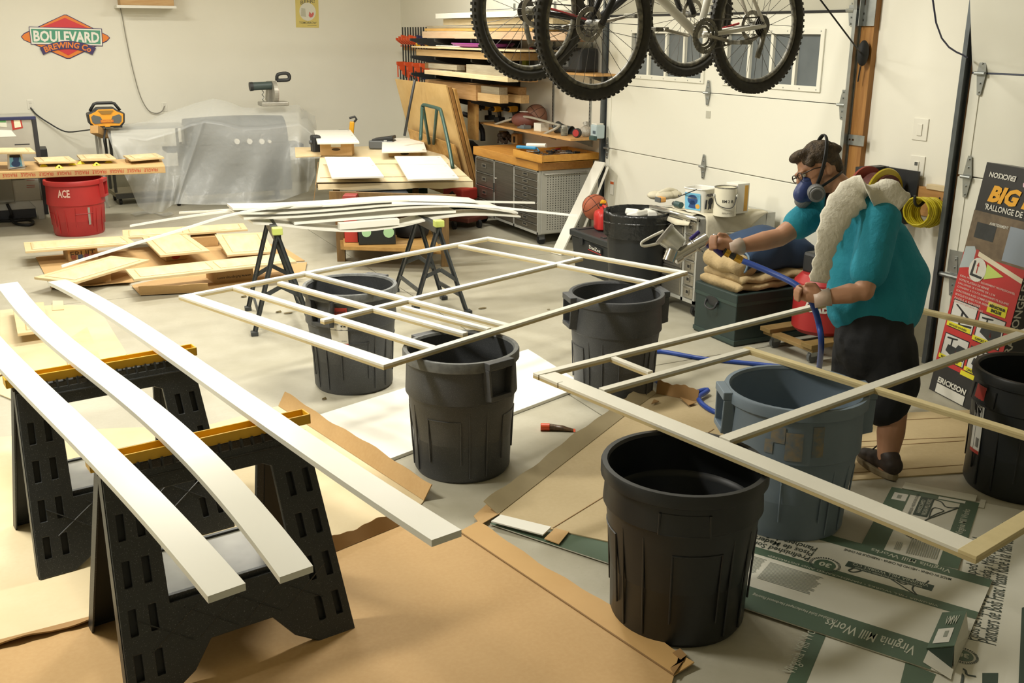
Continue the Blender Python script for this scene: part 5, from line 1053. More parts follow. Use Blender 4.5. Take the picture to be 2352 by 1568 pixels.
c = V((XW-.18, rc_.y, rc_.z-.02))
build('disc', MB().lathe([(0, -.008), (rr, -.008), (rr+.006, 0), (rr, .008), (0, .008)], 36, M.Translation(c+V((-.05, -.06, 0))) @ M.Rotation(rad(90), 4, 'X')), mat('reel_yellow', 'c7b22c', .4), rl_, smooth=True); build('disc', MB().lathe([(0, -.008), (rr, -.008), (rr, .008), (0, .008)], 36, M.Translation(c+V((-.05, .10, 0))) @ M.Rotation(rad(90), 4, 'X')), mat('reel_red', '8d3a30', .45), rl_, smooth=True)
build('hose_winding', MB().lathe([(.05, -.05), (.12, -.05), (.12, .09), (.05, .09)], 28, M.Translation(c+V((-.05, .0, 0))) @ M.Rotation(rad(90), 4, 'X')), mat('reel_hose_dark', '5d2a26', .6, noise=(60, '3a1a18', .6)), rl_, smooth=True)
build('wall_arm', MB().bx((XW-.24, c.y-.14, c.z-.2), (XW-.02, c.y-.08, c.z-.02)).bx((XW-.24, c.y+.12, c.z+.1), (XW-.02, c.y+.2, c.z+.14)), BTOOL, rl_, kind='stuff'); build('mount_plate', MB().bx((XW-.055, c.y-.16, c.z-.2), (XW-.04, c.y+.2, c.z+.14)), BTOOL, rl_)
# ---- dark oval cord pad on the timber and two pull cords
pp = PX(1990, 122, XW-.06); pdm = MB(); pdz = [PX(1991, 92, XW-.06).z, PX(1985, 152, XW-.06).z]
cp = thing('cord_cleat', 'black oval rope bundle on the wooden jamb', 'rope', pp); build('bundle', MB().ball((pp.x-.03, pp.y, (pdz[0]+pdz[1])/2), (.04, .035, (pdz[0]-pdz[1])/2), 16, 12), BLACKR, cp, smooth=2); build('tail', MB().tube([V((pp.x-.03, pp.y+.01, pdz[1])), V((pp.x-.03, pp.y+.02, pdz[1]-.1))], .005, 6), BLACKR, cp)
cord('pull_cord', [V((3.7, 4.9, 2.95)), PX(1930, 60, 4.6), V((pp.x-.035, pp.y+.015, pp.z))], .005, BLACKR, 'thin black cord running from the ceiling to the rope bundle', 'cord')
cord('pull_cord', [V((3.4, 3.2, 2.9)), PX(2150, 52, 4.5), PX(2221, 132, XW-.11)], .005, mat('cord_navy', '3d3f63', .6), 'thin navy cord slanting down to the right hand door track', 'cord')
# ---- tall red and black carton
RC = mat('carton_red', 'b92f2e', .45, noise=(2, 'a62828', .4)); BC = mat('carton_black', '232425', .4, noise=(4, '34302d', .4)); BRN = mat('print_brown', '6b5a45', .5, noise=[(7, '4d4336', .7), (22, '8a775c', .4)]); YL = mat('label_yellow', 'd8cf2a', .5); DK = mat('print_dark', '242728', .5, noise=(9, '4a4f4f', .4))
bl0, br0 = P(2133, 893), P(2222, 940); 
dd = (br0-bl0).normalized(); nn_ = V((-dd.y, dd.x, 0)); nn_ = nn_ if nn_.x > 0 else -nn_
wid = .50; Hc = 1.42
bt0 = bl0+nn_*.0; lean = nn_*.26
UP = (lean+V((0, 0, Hc))).normalized()
bigc = thing('appliance_carton', 'tall red and black carton with French lettering leaning on the garage door', 'carton', bl0+dd*wid/2)
# fit the left edge through the photo: bottom at floor, top at (2270,372)
topL = PL(2268, 372, bl0, dd.cross(V((0, 0, 1))).normalized()) if False else None
best = None
for k in range(0, 60):
    s_ = k*.01; q = bl0+nn_*s_; p = PL(2268, 372, q, nn_)
    if best is None or abs(((p-q).dot(dd))) < best[0]: best = (abs((p-q).dot(dd)), p, q)
tL = best[1]; tL = tL-dd*((tL-bl0).dot(dd)); E1 = tL-bl0; NB = dd.cross(E1).normalized(); NB = NB if NB.dot(CAM-bl0) > 0 else -NB
thk = .17
build('carton', MB().hexa([bl0, bl0+dd*wid, bl0+dd*wid-NB*thk, bl0-NB*thk]+[p+E1 for p in (bl0, bl0+dd*wid, bl0+dd*wid-NB*thk, bl0-NB*thk)]), BC, bigc, bevel=.003)
def F(u, v, l=.0015): return bl0+dd*(wid*u)+E1*v+NB*l
def fq(name, u0, v0, u1, v1, m, par, l=.0015, sl=0): return build(name, MB().quad(F(u0, v0, l), F(u1, v0+sl, l), F(u1, v1+sl, l), F(u0, v1, l)), m, par)
fq('brown_photo', 0, .60, 1, .80, BRN, bigc); fq('photo_wall', .62, .63, 1, .77, mat('print_wall', '8a94a0', .5), bigc, .0022); fq('photo_window', .1, .69, .42, .755, DK, bigc, .0022)
redp = fq('red_panel', 0, .13, 1, .62, RC, bigc, .002)
tr3 = build('photo_truck', MB().poly([F(u, v, .003) for u, v in ((.0, .55), (.02, .645), (.16, .655), (.22, .63), (.24, .57), (.1, .56))]), mat('truck_silver', 'a7b2b5', .4), bigc); build('tail_lamp', MB().quad(*[F(u, v, .0035) for u, v in ((.2, .60), (.25, .60), (.25, .645), (.2, .645))]), STR, tr3)
build('pale_bar', MB().quad(*[F(u, v, .004) for u, v in ((.25, .62), (1, .565), (1, .585), (.25, .64))]), mat('bar_cream', 'd9cfb5', .5), bigc)
dsc = build('round_inset', MB().poly([F(.30+.14*cos(a), .565+.05*sin(a), .005) for a in [2*pi*k/22 for k in range(22)]]), STW, bigc)
build('printed_bar', MB().poly([F(u, v, .006) for u, v in ((.2, .535), (.4, .532), (.4, .542), (.24, .545), (.25, .60), (.22, .60))]), DK, dsc); build('printed_arrow', MB().poly([F(u, v, .006) for u, v in ((.29, .55), (.305, .55), (.305, .58), (.32, .58), (.2975, .597), (.275, .58), (.29, .58))]), STR, dsc)
build('green_wedge', MB().poly([F(u, v, .0045) for u, v in ((.43, .535), (.43, .6), (.72, .57))]), mat('wedge_lime', 'bcd06a', .5), bigc)
tx = MB(); rt = random.Random(2)
for k in range(8): letters(('IDEAL POUR TOUT EQUIPEMENT PROFESSIONNEL', 'VOTRE PLATEAU DE BENNE', 'RALLONGE LE COFFRE DE 1,2 M', 'CONVIENT A TOUTE CAMIONNETTE EQUIPEE', 'FONCTIONNE AUSSI COMME SUPPORT DE TOIT', 'BOUCLES SOUDEES POUR ARRIMER', 'FACILE A RANGER', 'SUPPORTE JUSQU A 150 KG')[k], F(.05, .515-.016*k, .003), dd*wid*(.9, .5, .62, .85, .8, .6, .45, .5)[k], E1*.0095, tx, .02)
build('lettering', tx, mat('print_pink', 'd9b5ad', .5), redp, kind='stuff')
build('lettering', letters('BIG BED', F(.17, .845, .003), dd*wid*1.08, E1*.07, bold=.05, shear=.25), mat('print_amber2', 'e3a526', .45), bigc, kind='stuff')
build('lettering', letters("'RALLONGE DE HAYON'", F(.16, .812, .003), dd*wid*.95, E1*.025, bold=.02), STW, bigc, kind='stuff')
build('lettering', letters('ERICKSON', F(.52, .965, .003), -dd*wid*.42, E1*-.022+E1*0, bold=.03, shear=.1), STW, bigc, kind='stuff')
build('lettering', letters('BIG BED', F(1.3, .96, .003), -dd*wid*.66, E1*-.035, bold=.05, shear=.2), mat('print_rose', 'dcb6c2', .5), bigc, kind='stuff')
build('lettering', letters('AVERTISSEMENT', F(.3, .755, .003), dd*wid*.3, E1*.012, bold=.02), STW, bigc, kind='stuff')
def inset(u0, v0, u1, v1, cap, kind):
    i = fq('inset_picture', u0, v0, u1, v1, mat('inset_pale', 'cdccc6', .5), redp, .003); build('picture_border', MB().plate([[F(u0-.012, v0-.004, .0028), F(u1+.012, v0-.004, .0028), F(u1+.012, v1+.004, .0028), F(u0-.012, v1+.004, .0028)], [F(u0, v0, .0028), F(u1, v0, .0028), F(u1, v1, .0028), F(u0, v1, .0028)]], NB*.0006), INK, redp)
    w_, h_ = u1-u0, v1-v0; g = lambda a, b: F(u0+w_*a, v0+h_*b, .0038)
    if kind == 0:
        b = MB().poly([g(.1, .85), g(.16, .88), g(.75, .55), g(.7, .48)]).poly([g(.42, .7), g(.5, .66), g(.46, .2), g(.95, .28), g(.95, .2), g(.38, .12)])
        build('printed_bracket', b, INK, redp, kind='stuff')
    else:
        build('printed_truck', MB().poly([g(.15, .35), g(.2, .62), g(.55, .6), g(.62, .75), g(.95, .72), g(.98, .2), g(.6, .15)]), DK, redp); build('printed_rack', MB().poly([g(.1, .9), g(.55, .95), g(.55, .9), g(.36, .86), g(.36, .6), g(.3, .6), g(.3, .85), g(.1, .84)]), INK, redp); build('printed_lamp', MB().quad(g(.55, .3), g(.62, .3), g(.62, .5), g(.55, .5)), STR, redp)
    y_ = fq('caption_strip', u0-.03, v0+h_*.0, u1-.02, v0+h_*.17, YL, redp, .0045); build('lettering', letters(cap, F(u0+.02, v0+h_*.035, .0055), dd*wid*(w_-.1), E1*h_*.09, bold=.02), INK, redp, kind='stuff')
inset(.06, .30, .46, .415, 'BOUCLES SOUDÉES', 0); inset(.52, .285, .92, .40, 'SUPPORT DE TOIT', 1); inset(.06, .155, .46, .265, "MULTIRACK D'AVANT MATCH", 1); inset(.52, .15, .92, .255, 'CANOTS ET KAYAKS', 1)
rf = fq('yellow_flash', .60, .415, .90, .46, YL, redp, .004)
build('lettering', letters('INCLUS', F(.67, .42, .005), dd*wid*.16, E1*.014, letters('RÉFLECTEUR', F(.63, .438, .005), dd*wid*.25, E1*.014, bold=.05), bold=.05), INK, redp, kind='stuff')
fq('yellow_flash', .45, .125, .85, .145, YL, redp, .004)
sk_ = fq('address_label', .12, .005, .62, .045, STW, bigc, .003); build('lettering', letters('ERICKSON', F(.12, .05, .003), dd*wid*.5, E1*.025, bold=.04, shear=.1), STW, bigc, kind='stuff')
sd = MB(); 
b0 = bl0+dd*wid; letters('RALLONGE DE HAYON', b0+E1*.28+dd*.0015-NB*.05, E1*.5, NB*.05*1, sd, .02); build('lettering', sd, STW, bigc, kind='stuff')
# ================================================================ BACK WALL: SIGN, POSTER
def W_(px, py, d=.0): return PY(px, py, YB-d)
SG = thing('brewery_sign', 'red and orange diamond brewery sign with a green name panel on the back wall', 'sign', W_(150, 90))
def SP(pts, d): return [W_(x, y, d) for x, y in pts]
def splate(name, pts, d, m, par, t=.004): return build(name, MB().prism(SP(pts, d), (0, t, 0)), m, par)
SO = mat('sign_orange', 'e8822c', .4); SR = mat('sign_red', 'd2323a', .4); SGn = mat('sign_green', '4f9a7c', .4); SN = mat('sign_navy', '3c2f63', .4); SWh = mat('sign_white', 'efece2', .4)
dia = [(50, 84), (56, 78), (147, 35), (152, 35), (246, 82), (251, 87), (245, 93), (160, 133), (154, 133), (55, 91)]
splate('border', [(48, 84), (55, 76), (147, 33.5), (153, 33.5), (247, 81), (253, 87), (246, 95), (161, 135), (153, 135), (54, 92)], .006, SN, SG)
splate('diamond', dia, .010, SO, SG)
splate('red_field', [(95, 63), (149, 41), (203, 65)], .014, SR, SG); splate('red_field', [(117, 106), (192, 108), (157, 127)], .014, SR, SG)
splate('panel_border', [(66, 61), (234, 65.5), (236, 106), (71, 102)], .016, SN, SG); splate('panel_white', [(67.5, 62.5), (232.5, 67), (234.5, 104.5), (72.5, 100.5)], .020, SWh, SG); npn = splate('name_panel', [(71, 66), (230, 70), (231, 101), (75, 97)], .024, SGn, SG)
o_ = W_(77.5, 95.5, .0245); build('lettering', letters('BOULEVARD', o_, W_(228.5, 99, .0245)-o_, W_(76, 69.5, .0245)-o_, bold=.035), SWh, npn, kind='stuff')
# curved ribbon with second line
def arcp(f, r0): a = rad(118-56*f); cx_, cy_ = 156, 232; R_ = 136+r0; return (cx_+R_*cos(a), cy_-R_*sin(a))
rib = build('ribbon', MB().prism(SP([arcp(k/10, 2) for k in range(11)]+[arcp(1-k/10, -16) for k in range(11)], .026), (0, .004, 0)), SN, SG)
ps, fs = textmesh('BREWING Co', .03); build('lettering', MB().add([W_(*arcp(.06+.88*x, -14+14*y), .0268) for x, y in ps], fs), SO, rib, kind='stuff')
PO = thing('poster', 'yellow poster with hand lettering on the back wall near the corner', 'poster', W_(706, 40))
pop = lambda u, v, d=.004: W_(680, 63, d).lerp(W_(732.5, 64, d), u)+(W_(677.5, -25, d)-W_(680, 63, d))*v
build('sheet', MB().prism([pop(0, 0), pop(1, 0), pop(1, 1), pop(0, 1)], (0, .003, 0)), mat('poster_yellow', 'd9c877', .6, noise=(6, 'd0bb62', .4)), PO)
pv = build('vignette', MB().poly([pop(.52+.36*cos(a), .42+.24*sin(a), .006) for a in [2*pi*k/20 for k in range(20)]]), mat('poster_pale', 'dcdacb', .6), PO)
build('red_patch', MB().poly([pop(u, v, .0075) for u, v in ((.56, .32), (.62, .27), (.72, .28), (.80, .36), (.76, .42), (.68, .36), (.60, .43))]), mat('poster_red', 'cf6a62', .6), pv); build('grey_patch', MB().poly([pop(u, v, .0072) for u, v in ((.22, .3), (.45, .28), (.42, .5), (.25, .52))]), mat('poster_grey', 'bdbca9', .6), pv)
tm = MB(); 
for s_, u0, v0, w_, h_ in (('FREE', .10, .72, .62, .13), ('BEER!', .22, .60, .62, .11), ('TOMORROW', .14, .10, .76, .06)): letters(s_, pop(u0, v0, .0045), pop(u0+w_, v0+(.06 if v0 > .5 else 0), .0045)-pop(u0, v0, .0045), pop(u0, v0+h_, .0045)-pop(u0, v0, .0045), tm, .02)
build('lettering', tm, mat('poster_ink', '7d7656', .6), PO, kind='stuff'); build('underline', MB().quad(pop(.5, .06, .005), pop(.9, .055, .005), pop(.9, .068, .005), pop(.5, .07, .005)), mat('poster_ink', '7d7656'), PO)
# ================================================================ STEEL RANGE, SEEN FROM THE BACK
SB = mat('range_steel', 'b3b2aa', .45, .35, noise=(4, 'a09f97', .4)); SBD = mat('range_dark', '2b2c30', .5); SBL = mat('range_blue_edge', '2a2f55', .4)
r0 = P(112, 502); rH = over(r0, 84, 262).z; rd = .62; ry = r0.y; rx = r0.x; rw = .9
rg_ = thing('gas_range', 'steel kitchen range turned with its back to the room, papers taped on', 'range', (rx-rw/2, ry+rd/2, 0))
build('cabinet', MB().bx((rx-rw, ry+.02, .12), (rx, ry+rd, rH)), SB, rg_, bevel=.006); build('back_panel', MB().bx((rx-rw, ry, .46), (rx-.04, ry+.02, rH-.03)), SB, rg_, bevel=.003)
build('edge_trim', MB().bx((rx-.035, ry-.012, .05), (rx+.008, ry+.03, rH)), SBD, rg_, bevel=.003); build('top_edge', MB().bx((rx-rw, ry-.014, rH-.03), (rx+.005, ry+.05, rH+.004)), SBL, rg_, bevel=.003)
build('lower_panel', MB().bx((rx-rw, ry-.004, .22), (rx-.05, ry+.02, .455)), SB, rg_, bevel=.003)
build('cover_box', MB().bx((rx-.50, ry-.06, .22), (rx-.32, ry-.004, .60)), mat('range_steel_dull', '8e8d84', .5, .4), rg_, bevel=.006)
for x in (rx-.10, rx-rw+.06): build('leg', MB().prism([(x-.08, ry, .22), (x+.07, ry, .22), (x+.06, ry, .0), (x-.0, ry, .0), (x-.02, ry, .14)], (0, .05, 0)), SB, rg_, bevel=.003)
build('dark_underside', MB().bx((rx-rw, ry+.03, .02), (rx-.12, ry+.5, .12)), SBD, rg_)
vm = MB()
for k in range(3): build('vent_slot', MB().bx((rx-.24, ry-.002, rH-.30-.045*k), (rx-.09, ry-.0005, rH-.288-.045*k)), SBD, rg_)
def onr(px, py): return PY(px, py, ry-.003)
def rq(name, q, m, par=rg_, d=.0): return build(name, MB().prism([onr(x, y)+V((0, -d, 0)) for x, y in q], (0, .0015, 0)), m, par)
pp_ = rq('red_edged_notice', [(29, 299), (53, 294), (48, 269), (24, 271)], STR); rq('notice_paper', [(34, 294), (49, 291), (45, 273), (31, 274)], mat('paper_cream', 'ded9c0', .6), pp_, .002)
rq('taped_paper', [(-6, 315), (38, 313), (26, 299), (-6, 298)], mat('paper_white', 'e9e9e4', .6)); gn = rq('green_label', [(-6, 290), (16, 292), (14, 274), (-6, 273)], mat('paper_pale', 'cfd3c4', .6)); rq('green_band', [(-6, 281), (14, 281), (13, 275), (-6, 275)], mat('band_green', '5da469', .5), gn, .002)
wl = rq('warning_label', [(59, 444), (84.5, 442), (80, 411), (56, 412)], mat('paper_white', 'e9e9e4'))
for y in (413, 425, 429): rq('red_line', [(61, y+1.6), (80, y+.6), (80, y-.6), (61, y+.2)], STR, wl, .002)
cord('power_cord', [W_(70, 247, .01), W_(84, 263, .03), W_(110, 281, .06), W_(150, 302, .12), W_(190, 300, .35), PY(215, 297, 13.3), PY(237, 300, 13.0)], .009, BTOOL, 'black cord from the back wall outlet to the radio')
cord('gas_hose', [V((rx-.40, ry-.04, .2)), P(26, 490, .1), P(24, 502, .03), P(40, 514, .02), P(68, 516, .02), P(76, 509, .02), P(62, 504, .02), P(30, 507, .015), P(-20, 508, .015)], .016, BLACKR, 'black hose looped on the floor before the steel range', 'hose', 8)
# tool chest between range and red can
yc_ = P(118, 480); yt = thing('yellow_level', 'yellow and black tools standing between the steel range and the red can', 'tool', (yc_.x, yc_.y+.5, 0)); build('frame', MB().box((yc_.x, yc_.y+.5, .34), (.10, .3, .68)), BTOOL, yt, bevel=.01)
for z in (.2, .52): build('yellow_band', MB().box((yc_.x, yc_.y+.345, z), (.09, .02, .06)), YTOOL, yt, bevel=.004)
# ================================================================ RED CAN WITH LETTERING, LONG TABLE BOARD
CRD = mat('can_red', 'a82a2a', .42, noise=(4, '932424', .5), bump=(200, .08, .002))
cred, pred, hred = can('red can with white lettering holding up the long wrapped board', (184, 534), (178, 404), CRD, hand=(1.25,), R=.295, rb=.25, collar=.26)
def cantext(s, phi0, phi1, z0, z1, m):
    a0 = base_dir(pred, 0); rc = .277; rm = .25+(rc-.25)*.72; zc = hred-.26; ps, fs = textmesh(s, .03)
    r = lambda z: (.25+(rm-.25)*z/zc if z < zc else rm+.016+(rc-rm-.016)*((z-zc)/(hred-.05-zc)))+.004
    return build('lettering', MB().add([V((r(z0+(z1-z0)*y)*cos(a0+phi0+(phi1-phi0)*x), r(z0+(z1-z0)*y)*sin(a0+phi0+(phi1-phi0)*x), z0+(z1-z0)*y)) for x, y in ps], fs), m, cred, world=False, kind='stuff')
cantext('ACE', -.62, -.18, hred-.16, hred-.08, mat('letter_pale', 'd9b5a8', .6))
on_can(pred, hred, .295, .25, .42, .045, .12, .30, mat('label_grey', '8f8a80', .6), cred, 'side_label', None, .26)
hz = hred+.015; tz = hz+.075
KRAFT = mat('kraft_wrap', 'c9a773', .6, noise=[(3, 'b8945e', .4), (30, 'd2b384', .3)])
tb = thing('wrapped_board', 'long board in brown wrap with red printing, resting on the red can', 'board', P(180, 395, tz))
t0, t1, t2, t3 = P(-150, 401, tz), P(379, 381, tz), P(370, 363, tz), P(-150, 375, tz)
build('board', MB().slab([t0, t1, t2, t3], tz-hz), KRAFT, tb, bevel=.006)
ux_ = (t1-t0).normalized(); L_ = (t1-t0).length; nf = V((ux_.y, -ux_.x, 0)); 
for k in range(9):
    f = .34+.078*k
    if f > .98: break
    o = t0+ux_*(L_*f)+V((0, 0, -.018))+nf*.002; build('lettering', letters('FRAGILE', o, -ux_*.135, V((0, 0, -.036)), lift=-.001), mat('print_red', 'c0452f', .5), tb, kind='stuff')
cf = thing('support_crate', 'grey crate under the off-frame end of the long wrapped board', 'crate', P(-95, 500)); cc_ = (t0+t3)/2+ux_*.3
build('crate', MB().box((cc_.x, cc_.y, hz/2), (.35, .35, hz-.004)), GTOOL, cf, bevel=.01); build('rim', MB().box((cc_.x, cc_.y, hz-.03), (.37, .37, .04)), BTOOL, cf, bevel=.005)
# raised-panel cabinet doors
MAPLE = mat('maple_door', 'dcc79c', .5, wood=('cfb78a', 4), stretch=(1, 5, 5)); MAPLEP = mat('maple_panel', 'e2d0a8', .5, wood=('d2bc8e', 3), stretch=(4, 1, 4)); MEDGE = mat('maple_groove', 'b79a66', .6)
def cab_door(label, q, z, panels=1, wf=.2, t=.02, wash=False, zs=None):
    p = [P(x, y, zz) for (x, y), zz in zip(q, zs or [z]*4)]; d = thing('cabinet_door', label, 'cabinet door', sum(p, V())/4)
    m1, m2 = (MAPLE, MAPLEP); build('frame', MB().slab(p, t), m1, d, bevel=.002)
    up = (p[1]-p[0]).cross(p[3]-p[0]).normalized(); up = up if up.z > 0 else -up; f = lambda u, v, h: p[0].lerp(p[1], u).lerp(p[3].lerp(p[2], u), v)+up*h
    e0 = (p[1]-p[0]).length; e1 = (p[3]-p[0]).length; bw = .055
    for k in range(panels):
        a, b = k/panels, (k+1)/panels; du, dv = bw/e0, bw/e1; u0, u1, v0, v1 = a+du*(1 if k == 0 else .5), b-du*(1 if k == panels-1 else .5), dv, 1-dv
        g = build('panel_groove', MB().poly([f(u, v, .0012) for u, v in ((u0, v0), (u1, v0), (u1, v1), (u0, v1))]), MEDGE, d)
        s = .016; build('raised_panel', MB().hexa([f(u, v, .0013) for u, v in ((u0+s/e0*.5, v0+s/e1*.5), (u1-s/e0*.5, v0+s/e1*.5), (u1-s/e0*.5, v1-s/e1*.5), (u0+s/e0*.5, v1-s/e1*.5))]+[f(u, v, .006) for u, v in ((u0+s/e0*1.6, v0+s/e1*1.6), (u1-s/e0*1.6, v0+s/e1*1.6), (u1-s/e0*1.6, v1-s/e1*1.6), (u0+s/e0*1.6, v1-s/e1*1.6))]), m2, d)
    return d
zt1 = tz+.055
cab_door('maple cabinet door raised on the blue pictured tub, left end of the long board', [(-60, 348), (69, 350), (82, 346), (70, 338.5)][:0] or [(-70, 350.5), (82, 349), (69, 338.5), (-70, 339)], tz+.19)
cab_door('maple cabinet door second from the left on the long board, above a yellow stand', [(89, 372.5), (176, 370), (158, 358.5), (77, 361)], zt1)
cab_door('maple cabinet door third from the left on the long board, above a yellow stand', [(186, 366), (267, 364), (252, 353), (176, 355)], zt1)
cab_door('maple cabinet door at the right end of the long board', [(300, 366.5), (377, 360.5), (357, 351), (283, 356.5)], zt1)
for k, (x, y) in enumerate(((136, 386), (222, 380))):
    c = P(x, y, tz); 
    pm_ = thing('pyramid_stand', 'small yellow painting pyramid under the '+('second', 'third')[k]+' maple door on the long board', 'stand', c); build('cone', MB().rings([[V((c.x+.04*a, c.y+.04*b, tz+.002)) for a, b in ((-1, -1), (1, -1), (1, 1), (-1, 1))], [V((c.x+.006*a, c.y+.006*b, tz+.034)) for a, b in ((-1, -1), (1, -1), (1, 1), (-1, 1))]]), mat('stand_yellow', 'dccb22', .5), pm_); build('mark', MB().cyl((c.x, c.y-.03, tz+.013), (c.x, c.y-.036, tz+.012), .009, 8), BTOOL, pm_)
    for dx in (-.14, .14): 
        s2 = thing('pyramid_stand', 'shaded yellow painting pyramid farther back under the '+('second', 'third')[k]+' maple door, '+('left', 'right')[dx > 0], 'stand', (c.x+dx, c.y+.22, tz)); build('cone', MB().rings([[V((c.x+dx+.04*a, c.y+.22+.04*b, tz+.002)) for a, b in ((-1, -1), (1, -1), (1, 1), (-1, 1))], [V((c.x+dx+.006*a, c.y+.22+.006*b, tz+.034)) for a, b in ((-1, -1), (1, -1), (1, 1), (-1, 1))]]), mat('stand_yellow', 'dccb22'), s2)
c = P(330, 374, tz); solo('wood_block', MB().box((c.x, c.y+.12, tz+.018), (.34, .12, .034)), CARDD, 'dark block under the right end door on the long board', 'block')
c = P(38, 386, tz); bx_ = thing('pictured_tub', 'white tub with a blue picture holding up the left maple door', 'tub', c); h = .165
build('tub', MB().rings([ringbox(.17, .17, .0), ringbox(.135, .135, h)]), mat('tub_white', 'e3e1d8', .4), bx_, world=False, smooth=True)
g = lambda u, z: V((u*(.155-.03*z/h), -(.087-.018*z/h)-.004, z)); pc = build('picture', MB().quad(g(-.40, .025), g(.40, .025), g(.40, h-.03), g(-.40, h-.03)), SKY, bx_, world=False)
build('printed_shape', MB().poly([g(.0+.3*cos(a), .055+.032*sin(a))+V((0, -.001, 0)) for a in [2*pi*k/16 for k in range(16)]]).poly([V((-.02, -.0845, .08)), V((.03, -.0845, .08)), V((.04, -.0785, h-.045)), V((-.02, -.0785, h-.045))]), PBL, pc, world=False, kind='stuff'); build('dark_band', MB().quad(*[p+V((0, -.0015, 0)) for p in (g(-.38, h-.045), g(.38, h-.045), g(.38, h-.02), g(-.38, h-.02))]), INK, pc, world=False)
build('stick', MB().cyl((-.07, -.10, .006), (.10, -.10, .022), .004, 6), BTOOL, bx_, world=False)
# cart frame left of the drape
ct_ = thing('platform_cart', 'dark platform cart with two uprights, left of the plastic drape', 'cart', P(290, 462)); a, b = P(268, 472), P(345, 466); dv = (b-a).normalized(); nv = V((-dv.y, dv.x, 0)); CK = mat('cart_dark', '35342e', .6)
A = a+V((0, 0, .1)); build('deck', MB().hexa([A, A+dv*.75, A+dv*.75+nv*.5, A+nv*.5]+[p+V((0, 0, .05)) for p in (A, A+dv*.75, A+dv*.75+nv*.5, A+nv*.5)]), mat('deck_tan', '7f775f', .7), ct_); build('edge', MB().beam(A+V((0, 0, .01))-nv*.012, A+dv*.75+V((0, 0, .01))-nv*.012, .02, .06), CK, ct_)
for f in (.0, .10): build('upright', MB().cyl(A+nv*(.42-f*3.6)+dv*.02+V((0, 0, .03)), A+nv*(.42-f*3.6)+dv*.02+V((0, 0, .95)), .018, 8), CK, ct_)
for x, y in ((.06, .06), (.68, .06), (.06, .44), (.68, .44)): build('caster', MB().cyl(a+dv*x+nv*y+V((0, 0, .05))-dv*.015, a+dv*x+nv*y+V((0, 0, .05))+dv*.015, .05, 12), BLACKR, ct_)
# ================================================================ DRAPED GRILL AND SAW
gy = 12.55; dk = mat('grill_dark', '4a4d50', .5); gx0, gx1 = PY(428, 470, gy).x, PY(690, 450, gy).x; gt_ = PY(560, 300, gy).z
gr = thing('barbecue_grill', 'dark barbecue grill on wheels under the plastic sheeting', 'grill', ((gx0+gx1)/2, gy+.3, 0))
build('cart', MB().bx((gx0+.05, gy+.05, .12), (gx1-.08, gy+.55, PY(560, 330, gy).z)), dk, gr, bevel=.02); build('lid', MB().rings([[V((gx0+.1+(gx1-gx0-.2)*k/8, gy+.3+.26*cos(a), PY(560, 330, gy).z+(.30+.02*sin(pi*k/8))*sin(a))) for a in [pi*j/10 for j in range(11)]] for k in range(9)]), dk, gr); build('shelf', MB().bx((gx0-.15, gy+.08, PY(560, 345, gy).z), (gx1+.1, gy+.5, PY(560, 338, gy).z)), dk, gr)
wc = PY(413, 478, gy+.1); build('wheel', MB().cyl((wc.x-.02, gy+.15, .075), (wc.x+.02, gy+.15, .075), .075, 18), BLACKR, gr); w2 = PY(640, 470, gy+.1); build('wheel', MB().cyl((w2.x-.02, gy+.15, .075), (w2.x+.02, gy+.15, .075), .075, 18), BLACKR, gr)
for px in (545, 574, 602, 620): 
    c = PY(px, 325, gy); build('knob', MB().cyl((c.x, gy+.045, c.z), (c.x, gy-.0, c.z), .032 if px < 610 else .02, 16), SWh, gr)
# stand left under the sheeting
stx = PY(330, 300, gy+.3).x; ls = thing('folding_table', 'pale folding stand under the left part of the plastic sheeting', 'table', (stx, gy+.5, 0)); lz = PY(300, 292, gy+.3).z
build('top', MB().bx((stx-.55, gy+.28, lz-.03), (stx+.5, gy+.85, lz-.005)), SB, ls)
for x in (stx-.5, stx+.45):
    for y in (gy+.33, gy+.8): build('leg', MB().bx((x-.015, y-.015, 0), (x+.015, y+.015, lz-.03)), SB, ls)
# sheeting: height field over the objects with a hanging front
POLY_ = mat('plastic_sheeting', 'd3d6d4', .3, alpha=.40, bump=(4, .5, .05))
top = [(244, 300), (262, 292), (300, 284), (340, 278), (372, 262), (410, 250), (450, 236), (490, 226), (520, 232), (560, 247), (600, 247), (650, 242), (686, 240), (708, 262), (722, 290)]
bot = [(262, 350), (280, 390), (300, 430), (318, 475), (345, 492), (372, 488), (396, 470), (408, 468), (470, 470), (540, 470), (600, 466), (650, 460), (690, 445), (708, 440), (724, 400)]
def lerpl(L, u): f = u*(len(L)-1); i = min(int(f), len(L)-2); t = f-i; return (L[i][0]+(L[i+1][0]-L[i][0])*t, L[i][1]+(L[i+1][1]-L[i][1])*t)
def sheet_(u, v):
    tp = lerpl(top, u); bt = lerpl(bot, u); yb = gy-.06
    if v < .25:                                  # from the back down over the top
        k = v/.25; p = PY(tp[0], tp[1], gy+.55); q = PY(tp[0]+(bt[0]-tp[0])*.22, tp[1]+(bt[1]-tp[1])*.22, gy+.0)
        p = p.lerp(q, k); p.z += .05*sin(pi*k)*(.6+.4*sin(11*u)); return p
    k = (v-.25)/.75; q = (tp[0]+(bt[0]-tp[0])*(.22+.78*k), tp[1]+(bt[1]-tp[1])*(.22+.78*k))
    fold = .10*sin(21*u+3*sin(7*u))*k+.05*sin(47*u+4*k)*k+.07*sin(9*u-5*k); y = yb-.10-.18*k*k+fold*.8+(.03*sin(60*u) if .3 < u < .5 else 0)
    p = PY(q[0], q[1], y); p.z = max(p.z, .012); return p
